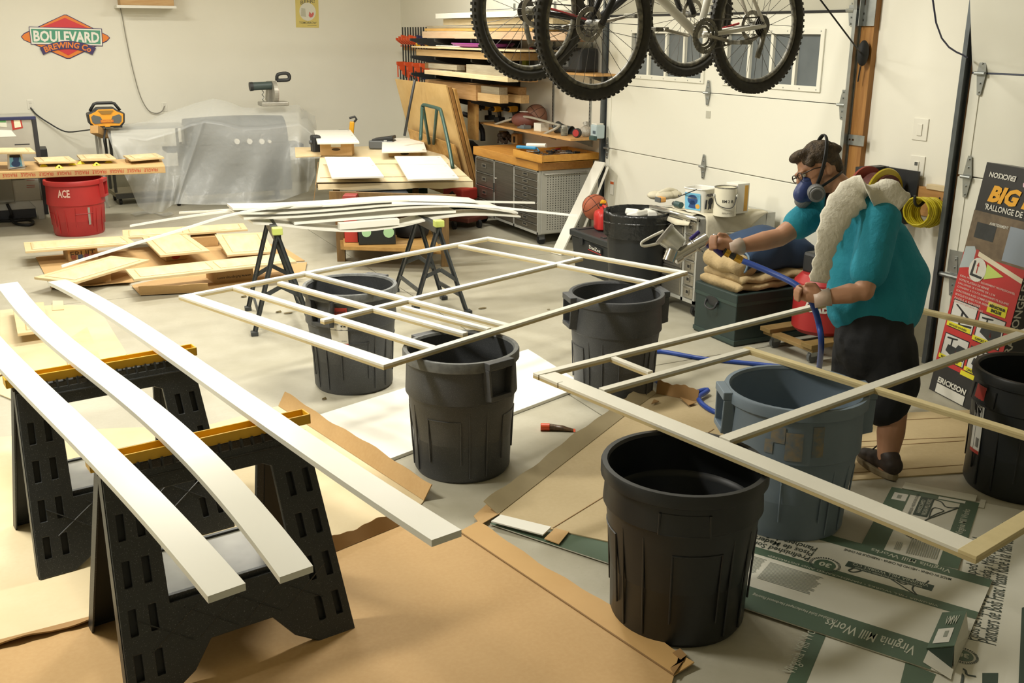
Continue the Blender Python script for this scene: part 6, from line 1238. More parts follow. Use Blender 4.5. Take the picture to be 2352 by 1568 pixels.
pls = thing('plastic_sheeting', 'translucent plastic sheeting draped over the grill and the stand', 'plastic sheet', ((gx0+gx1)/2-.3, gy, 0))
build('sheet', MB().grid(sheet_, 110, 60), POLY_, pls, smooth=2)
build('right_fall', MB().grid(lambda u, v: PY(690+34*u+3*sin(8*v), 248+18*u+(190-40*u)*v, gy+.1+.5*u+.06*sin(14*v+3*u)), 12, 24), POLY_, pls, smooth=2)
build('floor_tail', MB().grid(lambda u, v: P(300+90*u+10*v, 490-6*u+6*v-4*sin(6*u), .012+.02*sin(3*pi*u)*v), 14, 4), POLY_, pls, smooth=2)
# wooden block and radio at the left top
rdc = PY(246, 290, gy+.1); wbz = PY(230, 300, gy+.1)
bl2 = solo('wood_block', MB().beam(PY(216, 297, gy-.05), PY(238, 313, gy+.25)+V((.02, 0, .02)), .09, .09), mat('cut_pine', 'c19a63'), 'pine block end sticking out below the radio', 'block', None, bevel=.004)
RY = mat('radio_yellow', 'd9982a', .45); ra = thing('jobsite_radio', 'yellow and black jobsite radio standing on the draped plastic', 'radio', (rdc.x, gy+.15, PY(246, 293, gy+.05).z))
rw_ = PY(289, 265, gy).x-PY(201, 265, gy).x; rh_ = (PY(246, 247, gy).z-PY(246, 293, gy).z)
oct_ = lambda w, h, y, zc: [V((w/2*a, y, zc+h/2*b)) for a, b in ((-.72, -1), (.72, -1), (.95, -.55), (1, .4), (.62, .72), (.45, 1), (-.45, 1), (-.62, .72), (-1, .4), (-.95, -.55))]
build('body', MB().prism(oct_(rw_, rh_, -.1, rh_/2), (0, .2, 0)), BTOOL, ra, world=False, bevel=.012); fc = build('face', MB().prism(oct_(rw_*.9, rh_*.84, -.108, rh_/2), (0, .01, 0)), RY, ra, world=False, bevel=.003)
for sg in (-1, 1): build('speaker', MB().prism([V((sg*rw_*a, -.114, rh_*b)) for a, b in ((.05, .40), (.12, .40), (.16, .56), (.34, .66), (.40, .55), (.38, .30), (.32, .2), (.12, .24))], (0, .008, 0)), mat('speaker_grey', '565a58', .6, bump=(300, .5, .002)), fc, world=False)
build('control_panel', MB().prism([V((rw_*a, -.115, rh_*b)) for a, b in ((-.2, .86), (.2, .86), (.12, .68), (-.12, .68))], (0, .008, 0)), mat('radio_panel', '8d6a2a', .5), fc, world=False); build('name_plate', MB().prism([V((rw_*a, -.119, rh_*b)) for a, b in ((-.17, .26), (.17, .26), (.17, .40), (-.17, .40))], (0, .008, 0)), mat('plate_orange', 'b9692b', .5), fc, world=False)
build('lettering', letters('DeWALT', (-.14*rw_, -.1195, .285*rh_), (.28*rw_, 0, 0), (0, 0, .09*rh_), bold=.03), RY, fc, world=False, kind='stuff'); build('battery_tab', MB().box((0, -.113, rh_*.1), (rw_*.14, .01, rh_*.1)), RY, fc, world=False, bevel=.002)
build('handle', MB().tube([V((-rw_*.40, 0, rh_*.82)), V((-rw_*.27, 0, rh_*1.17)), V((-rw_*.2, 0, rh_*1.21)), V((rw_*.2, 0, rh_*1.21)), V((rw_*.27, 0, rh_*1.17)), V((rw_*.40, 0, rh_*.82))], .017, 8), BTOOL, ra, world=False, smooth=2)
for sg in (-1, 1): build('foot', MB().box((sg*rw_*.28, 0, .008), (.1, .16, .03)), BTOOL, ra, world=False, bevel=.005)
cord('radio_cord', [V((rdc.x-.02, gy+.1, rdc.z-.03)), PY(239, 320, gy-.06), PY(244, 345, gy-.02), PY(248, 358, gy+.0)], .012, BTOOL, 'thick black cord hanging below the pine block')
# mitre saw on the sheeting
mp = PY(632, 243, gy+.25); ms = thing('mitre_saw', 'mitre saw standing on the plastic sheeting at right', 'saw', (mp.x, gy+.3, mp.z)); k_ = PY(632, 170, gy+.25).z-mp.z; MSG = mat('saw_dark_green', '3a4744', .5); ALU = mat('saw_aluminium', 'a8a59b', .45, .4, noise=(20, '8e8b82', .5))
build('base', MB().bx((-.18, -.12, 0), (.16, .12, .05)), ALU, ms, world=False, bevel=.01); build('blade_guard', MB().cyl((-.02, -.02, k_*.42), (.03, -.02, k_*.42), k_*.36, 28), ALU, ms, world=False); build('blade', MB().cyl((.032, -.02, k_*.40), (.036, -.02, k_*.40), k_*.33, 28), mat('blade_pinkish', 'b59a8e', .4, .3), ms, world=False)
build('arm', MB().beam((-.03, .1, .05), (-.02, .02, k_*.75), .09, .09), ALU, ms, world=False, bevel=.01); build('motor', MB().cyl((-.25, -.0, k_*.62), (-.02, 0, k_*.64), k_*.13, 18), MSG, ms, world=False, smooth=True); build('motor_cap', MB().cyl((-.29, 0, k_*.615), (-.25, 0, k_*.62), k_*.14, 18), BTOOL, ms, world=False)
build('handle', MB().tube(spline([(.05, -.02, k_*.8), (.06, -.04, k_*.98), (.16, -.05, k_*1.02), (.2, -.05, k_*.95), (.19, -.05, k_*.82), (.1, -.04, k_*.80), (.05, -.02, k_*.8)], 3), .022, 8), BTOOL, ms, world=False, smooth=2); build('spring', MB().tube([(-.12+.01*cos(k*1.3), .05+.02*sin(k*1.3), .05+k*.012) for k in range(18)], .005, 6), GALV, ms, world=False)
# ================================================================ FLOOR: CABINET DOORS ON BOXES, LEFT OF CENTRE
def carton_sheet(label, q, z=.004, m=None, t=.006, name='cardboard_sheet', flaps=()):
    p = [P(x, y, z+t) for x, y in q]; T = thing(name, label, 'cardboard', sum(p, V())/len(p)); n = len(p)
    build('sheet', MB().prism([V((a.x, a.y, z)) for a in p], (0, 0, t)), m or CARD, T)
    for (a, b, w, ang) in flaps:
        A, B = p[a], p[b]; e = (B-A).normalized(); o = V((e.y, -e.x, 0)); c = sum(p, V())/n
        if o.dot(A-c) < 0: o = -o
        e2 = o*cos(ang)+V((0, 0, sin(ang))); build('flap', MB().grid(lambda u, v: A.lerp(B, u)+e2*(w*v)+V((0, 0, .004*sin(9*u)*v)), 10, 2), m or CARD, T, solid=.005)
    return T
carton_sheet('brown cardboard under the left group of maple doors', [(82, 590), (118, 660), (300, 648), (470, 610), (700, 598), (640, 560), (420, 560), (200, 578)], flaps=((1, 2, .08, .2),))
carton_sheet('brown cardboard with a curled front edge at the centre of the maple doors', [(302, 655), (322, 676), (480, 668), (700, 625), (705, 602), (470, 615)], .012, flaps=((1, 2, .10, .9),))
def dbox(label, q, z0, dp, words, red=False):
    t, a, b, n, d, h = prop_box(label, q, z0, dp, CARD, False)
    if words:
        o = a+d*((b-a).length*.08)+V((0, 0, h*.25))-n*.002
        if words == 'www.fullspray.com': o2 = b-d*((b-a).length*.06)+V((0, 0, h*.55))-n*.002; build('lettering', letters(words, o2, -d*((b-a).length*.85), V((0, 0, -h*.28)), bold=.01, lift=-.0012), INK, t, kind='stuff')
        else: build('lettering', letters(words, o, d*((b-a).length*.84), V((0, 0, h*.5))), mat('print_brownink', '4d3826', .6), t, kind='stuff')
    return t, a, b, n, d, h
t, a, b, n, d, h = dbox('printed box under the left maple door, with coloured pictures', ((158, 600), (226, 592), (158, 570)), .01, .2, 'FRUIT')
for k, c in enumerate(('8a4a32', '40506a', '7d3b46', '9a5a3a')): build('printed_patch', MB().prism([a+d*((b-a).length*(.1+.22*k+dx))+V((0, 0, h*z))-n*.0025 for dx, z in ((0, .1), (.16, .1), (.16, .45), (0, .45))], -n*.0008), mat('patch_'+str('abcd'[k]), c, .6), t)
dbox('flat red carton under the lowest left maple door', ((196, 653), (256, 647), (196, 632)), .012, .2, None)[0]
bx2 = dbox('clear topped box with a red mark under the tilted maple door', ((382, 600), (430, 594), (382, 584)), .012, .2, None); build('red_mark', MB().prism([bx2[1]+bx2[4]*(.05+.08*cos(a)*.5+.04)+V((0, 0, bx2[5]*.5+.02*sin(a)))-bx2[3]*.002 for a in [2*pi*k/12 for k in range(12)]], -bx2[3]*.001), STR, bx2[0])
dbox('brown box with a web address upside down, under the front double maple door', ((492, 652), (583, 641), (492, 622)), .015, .25, 'www.fullspray.com')
dbox('plain brown box under the farthest double maple door', ((442, 568), (502, 564), (442, 545)), .012, .2, None)
dbox('brown box under the right maple door of the floor group', ((520, 588), (600, 580), (520, 580)), .012, .2, None)
cab_door('long maple double door lying farthest back on the floor group', [(282, 546), (569, 526), (559, 512), (281, 528)], .15, 2)
cab_door('narrow maple door at the far left of the floor group', [(58, 577), (312, 558), (287, 541), (54, 556)], .15)
cab_door('tilted maple door lying diagonally in the middle of the floor group', [(368, 586), (482, 575), (422, 533), (322, 540)], .14)
cab_door('squarish maple door at the right of the floor group', [(522, 585), (630, 577), (603, 533), (493, 538)], .12, zs=[.09, .09, .16, .16])
cab_door('pointed maple door slanting forward at the left front of the floor group', [(172, 648), (344, 596), (255, 587), (78, 636)], .13)
cab_door('long maple double door at the front of the floor group', [(308, 641), (681, 600), (652, 581), (288, 618)], .18, 2)
# far left cardboard with drawer fronts
carton_sheet('pale cardboard sheets at the left edge behind the far sawhorse', [(0, 712), (0, 905), (60, 930), (292, 812), (222, 700), (120, 700)], m=CARDL)
carton_sheet('strip of pale cardboard poking out beyond the left boards', [(120, 712), (147, 710), (145, 690), (121, 690)], .01, CARDL)
carton_sheet('pale plywood strip lying on the left cardboard', [(138, 790), (170, 870), (235, 832), (200, 750)], .011, mat('pale_ply', 'd9c49c'))
cab_door('maple drawer front on a dark block at the left edge', [(40, 766), (112, 756), (100, 693), (28, 698)], .09)
c = P(72, 760, .0); solo('wood_block', MB().box((c.x, c.y+.12, .035), (.16, .12, .055)), CARDD, 'dark block under the maple drawer front at the left edge', 'block')
carton_sheet('upright flap of pale cardboard at the left edge', [(-30, 830), (-30, 872), (18, 852), (10, 815)], .02, MAPLE)
# ================================================================ FLOOR: CARDBOARD, PRINTED CARTONS, SMALL THINGS
def flap_up(T, a, b, w, ang, m, inward, name='flap', wob=.006):
    A, B = V(a), V(b); e = (B-A).normalized(); o = V((e.y, -e.x, 0))
    if o.dot(V(inward)-A) > 0: o = -o
    e2 = o*cos(ang)+V((0, 0, sin(ang)))
    return build(name, MB().grid(lambda u, v: A.lerp(B, u)+e2*(w*v*(1+.04*sin(31*u)))+V((0, 0, wob*sin(11*u+1)*v)), 24, 3), m, T, solid=.005)
k2 = [(-80, 1010), (210, 985), (480, 975), (640, 932), (974, 1149), (932, 1199), (760, 1268), (250, 1405), (-80, 1490)]
K2 = carton_sheet('large pale brown cardboard sheet under the yellow topped sawhorses', k2, .0, CARDL, .005)
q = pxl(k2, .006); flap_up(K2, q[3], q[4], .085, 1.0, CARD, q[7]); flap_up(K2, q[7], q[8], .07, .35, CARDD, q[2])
k1 = [(-80, 1490), (250, 1406), (762, 1270), (934, 1200), (1055, 1221), (1548, 1551), (1500, 1720), (-80, 1720)]
K1 = carton_sheet('large brown cardboard sheet in the foreground beside the nearest sawhorse', k1, .006, CARD, .005)
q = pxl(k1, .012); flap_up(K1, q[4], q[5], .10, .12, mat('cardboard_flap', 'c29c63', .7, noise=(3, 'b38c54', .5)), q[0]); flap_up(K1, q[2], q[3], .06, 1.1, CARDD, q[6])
build('crease', MB().beam(q[4]+V((0, 0, .002)), q[5]+V((0, 0, .002)), .006, .003), CEDGE, K1)
tear = [P(x, y, .02) for x, y in ((1548, 1549), (1577, 1506), (1562, 1490), (1545, 1500), (1570, 1520), (1540, 1535))]
build('torn_corner', MB().prism(tear, (0, 0, .004)), CARDD, K1)
K4 = carton_sheet('pale brown carton sheet lying between the middle can and the largest black can', [(1144, 1181), (1432, 957), (1507, 903), (1602, 922), (1690, 965), (1700, 1120), (1560, 1290), (1412, 1246), (1266, 1214)], .013, mat('cardboard_greyed', 'b9a680', .75, noise=[(2, 'a8946c', .5), (50, 'c3b18c', .3)]), .005)
q = pxl([(1144, 1181), (1432, 957), (1507, 903), (1602, 922)], .019); G4 = mat('cardboard_grey_flap', '9c8e6e', .75, noise=(3, 'b0a27f', .5))
flap_up(K4, q[0], q[1], .085, .5, G4, P(1560, 1200)); flap_up(K4, q[1], q[2], .085, .7, G4, P(1560, 1200)); flap_up(K4, q[2], q[3], .075, 1.35, CARDD, P(1560, 1200))
build('side_tab', MB().prism(pxl([(1088, 1186), (1128, 1150), (1148, 1180), (1104, 1206)], .018), (0, 0, .004)), CARD, K4); build('side_tab', MB().prism(pxl([(1250, 1238), (1275, 1214), (1307, 1222), (1284, 1250)], .02), (0, 0, .004)), CARD, K4)
build('white_end_panel', MB().prism(pxl([(1128, 1199), (1150, 1184), (1266, 1212), (1247, 1230)], .03), (0, 0, .006)), WHB, K4); build('crease', MB().beam(P(1270, 1212, .0195), P(1640, 985, .0195), .004, .002), CEDGE, K4)
for a, b in (((1502, 918), (1514, 922)), ((1560, 912), (1600, 925))): build('torn_flap', MB().prism([P(*a, .03), P(*b, .03), P(b[0]-18, b[1]+6, .03)], (0, 0, .004)), CARDD, K4)
KS = mat('cardboard_cream', 'cdb88d', .65, noise=[(2, 'bda679', .5), (40, 'd6c399', .3)])
K5 = carton_sheet("cream cardboard panels on the floor behind the man's legs", [(1890, 1106), (2215, 1084), (2240, 940), (2060, 948), (1930, 985)], .0, KS, .006)
for a, b in (((1900, 1090), (2212, 1067)), ((1920, 1030), (2215, 1012)), ((1930, 1016), (2216, 1003)), ((1990, 968), (2225, 957))): build('crease', MB().beam(P(*a, .0065), P(*b, .0065), .005, .002), CEDGE, K5)
WP = [P(x, y, .02) for x, y in ((722, 955), (895, 1053), (1345, 884), (1213, 801))]
wpt = solo('white_panel', MB().slab(WP, .019), PANELW, 'large white primed panel lying on the floor under the middle can', 'panel', None, bevel=.002)
# the middle can stands on the panel edge only visually; keep the floor contact
# ---- printed flooring cartons
PRW = mat('carton_white', 'cfcdbf', .55, noise=[(2, 'c2c0b1', .5), (.8, 'd6d4c7', .4)]); PRG = mat('carton_green', '4a5f4c', .5, noise=(4, '566c58', .5)); PRGD = mat('carton_green_dark', '33443a', .55); PRT = mat('carton_print', '3c463f', .6); PRL = mat('carton_print_light', 'b9bcab', .6); FINE = mat('fine_print', '8d9184', .6)
class Sheet:
    def __init__(s, label, o, ux, uy, z, parts=True):
        s.o, s.ux, s.uy, s.z = V((o.x, o.y, z)), V((ux.x, ux.y, 0)), V((uy.x, uy.y, 0)), z
        s.T = thing('flooring_carton', label, 'carton', s.o+s.ux*.5+s.uy*.5); s.n = 0
    def p(s, u, v, l=0): return s.o+s.ux*u+s.uy*v+V((0, 0, l))
    def panel(s, name, u0, v0, u1, v1, m, t=.004, l=0): return build(name, MB().prism([s.p(u, v, l) for u, v in ((u0, v0), (u1, v0), (u1, v1), (u0, v1))], (0, 0, t)), m, s.T)
    def band(s, name, u0, v0, u1, v1, m, l=.0046): return build(name, MB().quad(*[s.p(u, v, l) for u, v in ((u0, v0), (u1, v0), (u1, v1), (u0, v1))]), m, s.T)
    def text(s, t, u0, v0, du, dv, m=None, l=.0052, flip=False, vert=False, **k):
        if vert: o, a, b = s.p(u0, v0, l), s.uy*dv, -s.ux*du
        else: o, a, b = s.p(u0, v0, l), s.ux*du, s.uy*dv
        if flip: o, a, b = o+a+b, -a, -b
        return build('lettering', letters(t, o, a, b, lift=.0003 if a.cross(b).z > 0 else -.0003, **k), m or PRT, s.T, kind='stuff')
    def fine(s, u0, v0, u1, v1, n, vert=False):
        m = MB(); r = random.Random(int(u0*100+v0*7))
        for k in range(n):
            f = k/n
            if vert: a = u0+(u1-u0)*f; w_ = (u1-u0)/n*.45; m.quad(*[s.p(x, y, .0052) for x, y in ((a, v0), (a+w_, v0), (a+w_, v0+(v1-v0)*r.uniform(.75, 1)), (a, v0+(v1-v0)*.95))])
            else: a = v0+(v1-v0)*f; w_ = (v1-v0)/n*.45; e = u1-(u1-u0)*r.uniform(0, .15); m.quad(*[s.p(x, y, .0052) for x, y in ((u0, a), (e, a), (e, a+w_), (u0, a+w_))])
        return build('fine_print', m, FINE, s.T, kind='stuff')
    def seal(s, u, v, r):
        ex, ey = s.ux.normalized(), s.uy.normalized(); c = s.p(u, v, .0050); P_ = lambda rr, a, l=0: c+ex*(rr*cos(a))+ey*(rr*sin(a))+V((0, 0, l))
        d = build('seal', MB().poly([P_(r*.68, 2*pi*k/28) for k in range(28)]), PRG, s.T)
        g = MB(); 
        for k in range(36): a = 2*pi*k/36; g.quad(P_(r*.82, a), P_(r, a), P_(r, a+.10), P_(r*.82, a+.10))
        build('seal_ring', g, PRT, s.T, kind='stuff'); o = P_(0, 0)-ex*(-r*.38)-ey*(-r*.3)
        build('lettering', letters('30', o+V((0, 0, .0004)), -ex*(r*.76), -ey*(r*.6), bold=.04, lift=.0002), PRL, d, kind='stuff')
    def plane(s, pts, name='plane_outline', w=.007):
        path = spline([s.p(u, v, .0046) for u, v in pts], 5); return build(name, MB().tube(path, w/2, 6, flat=.25, side=(0, 0, 1) if False else None), PRT, s.T)
N0, N1, F1_ = P(1125, 1208), P(2184, 1560), P(2208, 1318)
ux = N1-N0; ud = ux.normalized(); uw = V((-ud.y, ud.x, 0)); Wd = (F1_-N1).dot(uw); uy = uw*Wd
fr_ = lambda x, y: (P(x, y)-N0).dot(uw)/Wd
A = Sheet('long green and white printed flooring carton running under the cans in front', N0, ux, uy, .008)
g5, g3a, g3b, g1 = fr_(2134, 1484), fr_(2163, 1402), fr_(2166, 1393), fr_(2190, 1332)
A.panel('sheet', 0, 0, 1, 1, PRW)
A.band('green_band', 0, 0, .965, g5, PRG); A.band('green_band', 0, g3a-.015, 1, g3b+.02, PRG); A.band('green_band', .15, g1, 1, 1, PRG)
uA = lambda x, y: (P(x, y)-N0).dot(ud)/ux.length
A.text('Virginia Mill Works', uA(1885, 1450), g5*.3, uA(2095, 1500)-uA(1885, 1440), g5*.52, PRL, flip=True, bold=.01)
A.text('Prefinished Solid Handscraped Hardwood Flooring', uA(1700, 1405), g5*.62, .17, g5*.16, PRL, flip=True); A.text('1-800-HARDWOOD', .10, g5*.35, .05, g5*.3, PRL, flip=True)
A.text('Virginia Mill Works', uA(1995, 1275), g1+.03, uA(2185, 1315)-uA(1995, 1275), .055, PRL, flip=True)
vm_ = lambda x, y: fr_(x, y)
A.text('MADE IN CHINA • HECHO EN CHINA • FABRIQUE EN CHINE', uA(1935, 1272), g1-.045, uA(2186, 1332)-uA(1935, 1272), .03, PRT, flip=True)
A.text('FABRIQUE EN CHINE', .10, g3b+.03, .12, .05, PRT, flip=True)
for k, t in enumerate(('Planchers de Bois', 'Pisos de Madera', 'Prefinished Solid')): A.text(t, uA(1700, 1270), vm_(1840, 1262+k*13)-.01, uA(1845, 1275)-uA(1690, 1255)+.0, .052, PRT, flip=True)
A.seal(uA(1894, 1303), vm_(1894, 1303), .062)
bnr = [(uA(1948, 1294), vm_(1948, 1294)), (uA(2150, 1342), vm_(2150, 1342))]
vb = bnr[0][1]; A.band('banner', bnr[0][0], vb-.065, bnr[1][0], vb, PRGD, .0048); A.text('VIRGINIA MILL WORKS CO.', bnr[0][0]+.01, vb-.035, bnr[1][0]-bnr[0][0]-.02, .028, PRL, l=.0054, flip=True); A.text('HANDSCRAPED AND DISTRESSED FLOORING', bnr[0][0]+.02, vb-.06, bnr[1][0]-bnr[0][0]-.04, .016, PRL, l=.0054, flip=True)
A.plane([(uA(x, y), vm_(x, y)) for x, y in ((1952, 1299), (1960, 1309), (1949, 1316), (1960, 1320), (1978, 1316), (1976, 1308))], w=.009)
A.plane([(uA(x, y), vm_(x, y)) for x, y in ((1978, 1308), (2030, 1327), (2080, 1358), (2104, 1372), (2095, 1360), (2100, 1351), (2122, 1348), (2132, 1340))]); A.plane([(uA(x, y), vm_(x, y)) for x, y in ((1990, 1311), (2040, 1328), (2072, 1347), (2090, 1344), (2102, 1336))])
A.fine(uA(1740, 1330), g5+.10, uA(1872, 1370), g3a-.05, 16); A.fine(uA(1700, 1318), g5+.14, uA(1728, 1330), g3a-.04, 14)
A.text('VIRGINIA MILL WORKS • HANDSCRAPED AND DISTRESSED', .58, g3a-.006, .35, .018, PRL, flip=True)
# raised end flap: a green lid with a white label, its hollow open toward the camera
e = [P(2128, 1490, .013), P(2164, 1408, .013), P(2220, 1404, .075), P(2192, 1484, .085)]
fl_ = build('end_flap', MB().prism(e, (0, 0, .004)), PRG, A.T); f2_ = lambda u, v, l=.006: e[0].lerp(e[3], u).lerp(e[1].lerp(e[2], u), v)+V((0, 0, l))
lb_ = build('white_label', MB().quad(f2_(.15, .1), f2_(.75, .1), f2_(.75, .5), f2_(.15, .5)), STW, fl_); build('label_mark', MB().quad(f2_(.45, .25, .007), f2_(.6, .25, .007), f2_(.6, .42, .007), f2_(.45, .42, .007)), FINE, fl_); build('lettering', letters('VMW', f2_(.3, .6), f2_(.8, .6)-f2_(.3, .6), f2_(.3, .85)-f2_(.3, .6)), PRL, fl_, kind='stuff')
build('end_wall', MB().prism([e[2], e[3], P(2190, 1530, .013), P(2225, 1460, .013)], (.003, .003, 0)), PRW, A.T); build('inner_fold', MB().poly([e[0]+V((0, 0, -.001)), e[3]+V((0, 0, -.002)), P(2186, 1535, .0135)]), PRGD, A.T); build('corner_tab', MB().poly([P(2120, 1520, .014), P(2134, 1488, .014), P(2190, 1535, .014), P(2184, 1560, .014)]), PRW, A.T)
# carton B, turned, behind
o, b1_, b2_ = P(1973, 1262), P(2200, 1310), P(2057, 1127)
B = Sheet("green and white printed flooring carton under the man's heel", o, b1_-o, (P(2239, 1151)-b1_+b2_-o)/2, .003)
B.panel('sheet', 0, 0, 1, 1, PRW, .003); L_B = lambda u0, u1, m: B.band('green_band', u0, 0, u1, 1, m, .0036)
L_B(0, .24, PRG); L_B(.80, 1.0, PRG); B.band('green_band', .0, .93, 1, 1.0, PRG, .0037)
B.text('Virginia Mill Works', .955, .46, .10, .40, PRL, vert=True, flip=False, l=.0044)
B.band('banner', .36, .62, .52, .93, PRGD, .0038); B.text('VIRGINIA MILL WORKS', .50, .64, .055, .27, PRL, vert=True, l=.0046); B.text('HANDSCRAPED', .43, .66, .045, .22, PRL, vert=True, l=.0046); B.text('FABRIQUE • HECHO EN CHINA', .345, .60, .04, .36, PRT, vert=True, l=.0044)
B.plane([(.52, .92), (.60, .90), (.66, .84), (.74, .84), (.80, .86), (.72, .78), (.60, .66), (.52, .58), (.50, .50)]); B.plane([(.54, .60), (.54, .78), (.66, .77), (.60, .70), (.54, .62)], w=.006)
B.seal(.52, .36, .065); B.fine(.33, .08, .40, .2, 4, True); B.fine(.46, .06, .78, .28, 14, True)
B.band('white_label', .06, .80, .22, .92, STW, .0042); B.band('label_mark', .11, .83, .16, .89, FINE, .0046); B.band('white_label', .55, .945, .85, .985, STW, .0042)
B.panel('end_tab', .12, 1.0, .95, 1.11, PRW, .003, .004); B.panel('end_tab', 1.0, .93, 1.06, 1.06, PRW, .003, .002)
# carton C at the right, big lettering
oC = P(2215, 1640); c1 = P(2470, 1640); c2 = P(2262, 1160)
C_ = Sheet('white flooring carton with large lines of trilingual lettering along the right edge', P(2160, 1660), P(2400, 1730)-P(2160, 1660), P(2232, 1150)-P(2160, 1660), .0)
C_.panel('sheet', 0, 0, 1.05, 1, PRW, .003)
def ptext(S, t, a, b, h, m=PRT, l=.0040):
    "text along the floor from pixel a to pixel b, letters h metres tall to the left of travel"
    p, q_ = P(*a, S.z+l), P(*b, S.z+l); d = (q_-p).normalized(); n = V((-d.y, d.x, 0))
    return build('lettering', letters(t, p, q_-p, n*h, lift=.0004, bold=.0), m, S.T, kind='stuff')
ptext(C_, 'Prefinished Solid Handscraped Hardwood', (2216, 1490), (2268, 1240), .06); ptext(C_, 'Pisos de Madera Sólida Raspada a Mano con Acabado', (2256, 1475), (2306, 1222), .06); ptext(C_, 'Planchers de Bois Franc Massif Raclé à la Main et Préverni', (2288, 1482), (2334, 1206), .06)
gc_ = [P(x, y, .0038) for x, y in ((2338, 1600), (2420, 1620), (2420, 1380), (2347, 1395))]; build('green_band', MB().quad(*gc_), PRGD, C_.T)
sc_ = P(2218, 1506, .004); uvC = lambda p: ((p-C_.o).dot(C_.ux)/C_.ux.length_squared, (p-C_.o).dot(C_.uy)/C_.uy.length_squared)
C_.seal(*uvC(sc_), .05); C_.plane([uvC(P(x, y)) for x, y in ((2212, 1575), (2216, 1555), (2208, 1545), (2212, 1538), (2222, 1542), (2226, 1552), (2246, 1556))], w=.008); build('banner', MB().quad(*[P(x, y, .0036) for x, y in ((2256, 1600), (2290, 1600), (2293, 1545), (2256, 1545))]), PRGD, C_.T)
build('crack', MB().tube([P(x, y, .0032) for x, y in ((2200, 1363), (2218, 1366), (2222, 1372), (2280, 1384))], .002, 4), PRT, C_.T)
# carton D at the bottom
D_s = Sheet('printed flooring carton at the bottom edge, green end band at left', P(1790, 1610), P(2110, 1700)-P(1790, 1610), P(1862, 1448)-P(1790, 1610), .003)
D_s.panel('sheet', 0, 0, 1.2, 1, PRW, .003); D_s.band('green_band', 0, 0, .135, 1, PRG, .0038)
build('green_band', MB().quad(*[P(x, y, .0070) for x, y in ((2060, 1600), (2128, 1600), (2150, 1548), (2080, 1520))]), PRG, D_s.T)
ptext(D_s, 'Virginia Mill Works', (1834, 1552), (1892, 1436), .055, PRL, .0045)
# ---- small things on the floor
gl = P(1262, 988); g2 = P(1318, 989); gd = (g2-gl).normalized(); gt2 = thing('glue_tube', 'orange capped dark glue tube lying on the bare floor', 'tube', (gl+g2)/2); GT = mat('tube_dark', '4a3a2c', .4, noise=(60, '8c6a44', .6)); ORG = mat('cap_orange', 'e2562c', .45)
gs = V((-gd.y, gd.x, 0)); ci = lambda p, w, h: [p+gs*(w*cos(a))+V((0, 0, h*sin(a)+h)) for a in [2*pi*k/14 for k in range(14)]]
build('tube', MB().rings([ci(gl+gd*.0, .019, .019), ci(gl.lerp(g2, .55), .021, .014), ci(g2, .024, .002)]), GT, gt2, smooth=2); build('cap', MB().rings([ci(gl-gd*.048, .017, .019), ci(gl-gd*.046, .020, .020), ci(gl, .020, .020)]), ORG, gt2, smooth=True); build('crimp', MB().rings([ci(g2-gd*.004, .024, .0025), ci(g2+gd*.008, .024, .0025)]), ORG, gt2)
for k, (x, y, s) in enumerate(((662, 720, .03), (560, 683, .02), (1108, 709, .03), (640, 718, .02), (1260, 712, .012), (745, 918, .012))):
    c = P(x, y); solo('dry_leaf', MB().rings([[c+V((s*1.2*cos(a), s*.6*sin(a), .003+.006*sin(2*a)*(k % 2)+.003)) for a in [2*pi*j/9 for j in range(9)]], [c+V((s*1.1*cos(a), s*.5*sin(a), .004+.008*sin(2*a)*(k % 2)+.004)) for a in [2*pi*j/9 for j in range(9)]]]), mat('leaf_brown', '6f6240', .8), ('dry leaf near the left folding sawhorse', 'dry leaf left of the left folding sawhorse', 'dry leaf by the right folding sawhorse foot', 'small dry leaf beside the larger one near the left folding sawhorse', 'dry speck of leaf on bare floor between the cans', 'dry bit of leaf below the stickered can')[k], 'leaf')
# ================================================================ THE MAN
t0 = (P(2010, 1095)-CAM).dot(FW)-.02
J = lambda x, y, d=0.0: PD(x, y, t0+d)
fc_ = P(2010, 1090); man = thing('person', 'man in a teal T-shirt, dark shorts and respirator bending to spray the frame', 'person', fc_)
SKIN = mat('skin', 'b98a6c', .5, noise=(14, 'a87658', .4)); TEAL = mat('teal_cotton', '1f8aa0', .85, noise=(6, '197a90', .5), bump=(16, .5, .02)); SHORT = mat('dark_shorts', '16181c', .85, bump=(20, .4, .01)); HAIR = mat('brown_hair', '3c3022', .7, noise=(40, '6a563c', .6), bump=(120, 1, .01)); GLOVE = mat('clear_glove', 'd6c2b2', .4, noise=(20, 'c9a996', .5))
def fleshy(name, chains, balls, m, vox, par=None, sm=6):
    mb = MB()
    for pts, rs in chains:
        pts = [V(p) for p in pts]; mb.tube(pts, rs, 14)
        for p, r in zip(pts, rs): mb.ball(p, r, 12, 8)
    for c, r, *T in balls: mb.ball(c, r, 18, 12, T[0] if T else None)
    o = build(name, mb, m, par or man, smooth=2); md = o.modifiers.new('r', 'REMESH'); md.mode = 'VOXEL'; md.voxel_size = vox; md.use_smooth_shade = True
    md = o.modifiers.new('s', 'SMOOTH'); md.iterations = sm; md.factor = .5; return o
hd_ = J(1878, 392, .02); fwd = (J(1820, 415, .0)-J(1905, 380, .02)).normalized(); sd_ = FW-fwd*FW.dot(fwd); sd_.normalize(); hu = sd_.cross(fwd).normalized(); hu = hu if hu.z > 0 else -hu
H3 = M((fwd, sd_, hu)).transposed(); hp = lambda f, s, u: hd_+fwd*f+sd_*s+hu*u
sN, eN, wN, hN_ = J(2022, 505, -.16), J(1985, 668, -.24), J(1892, 684, -.20), J(1858, 676, -.18)
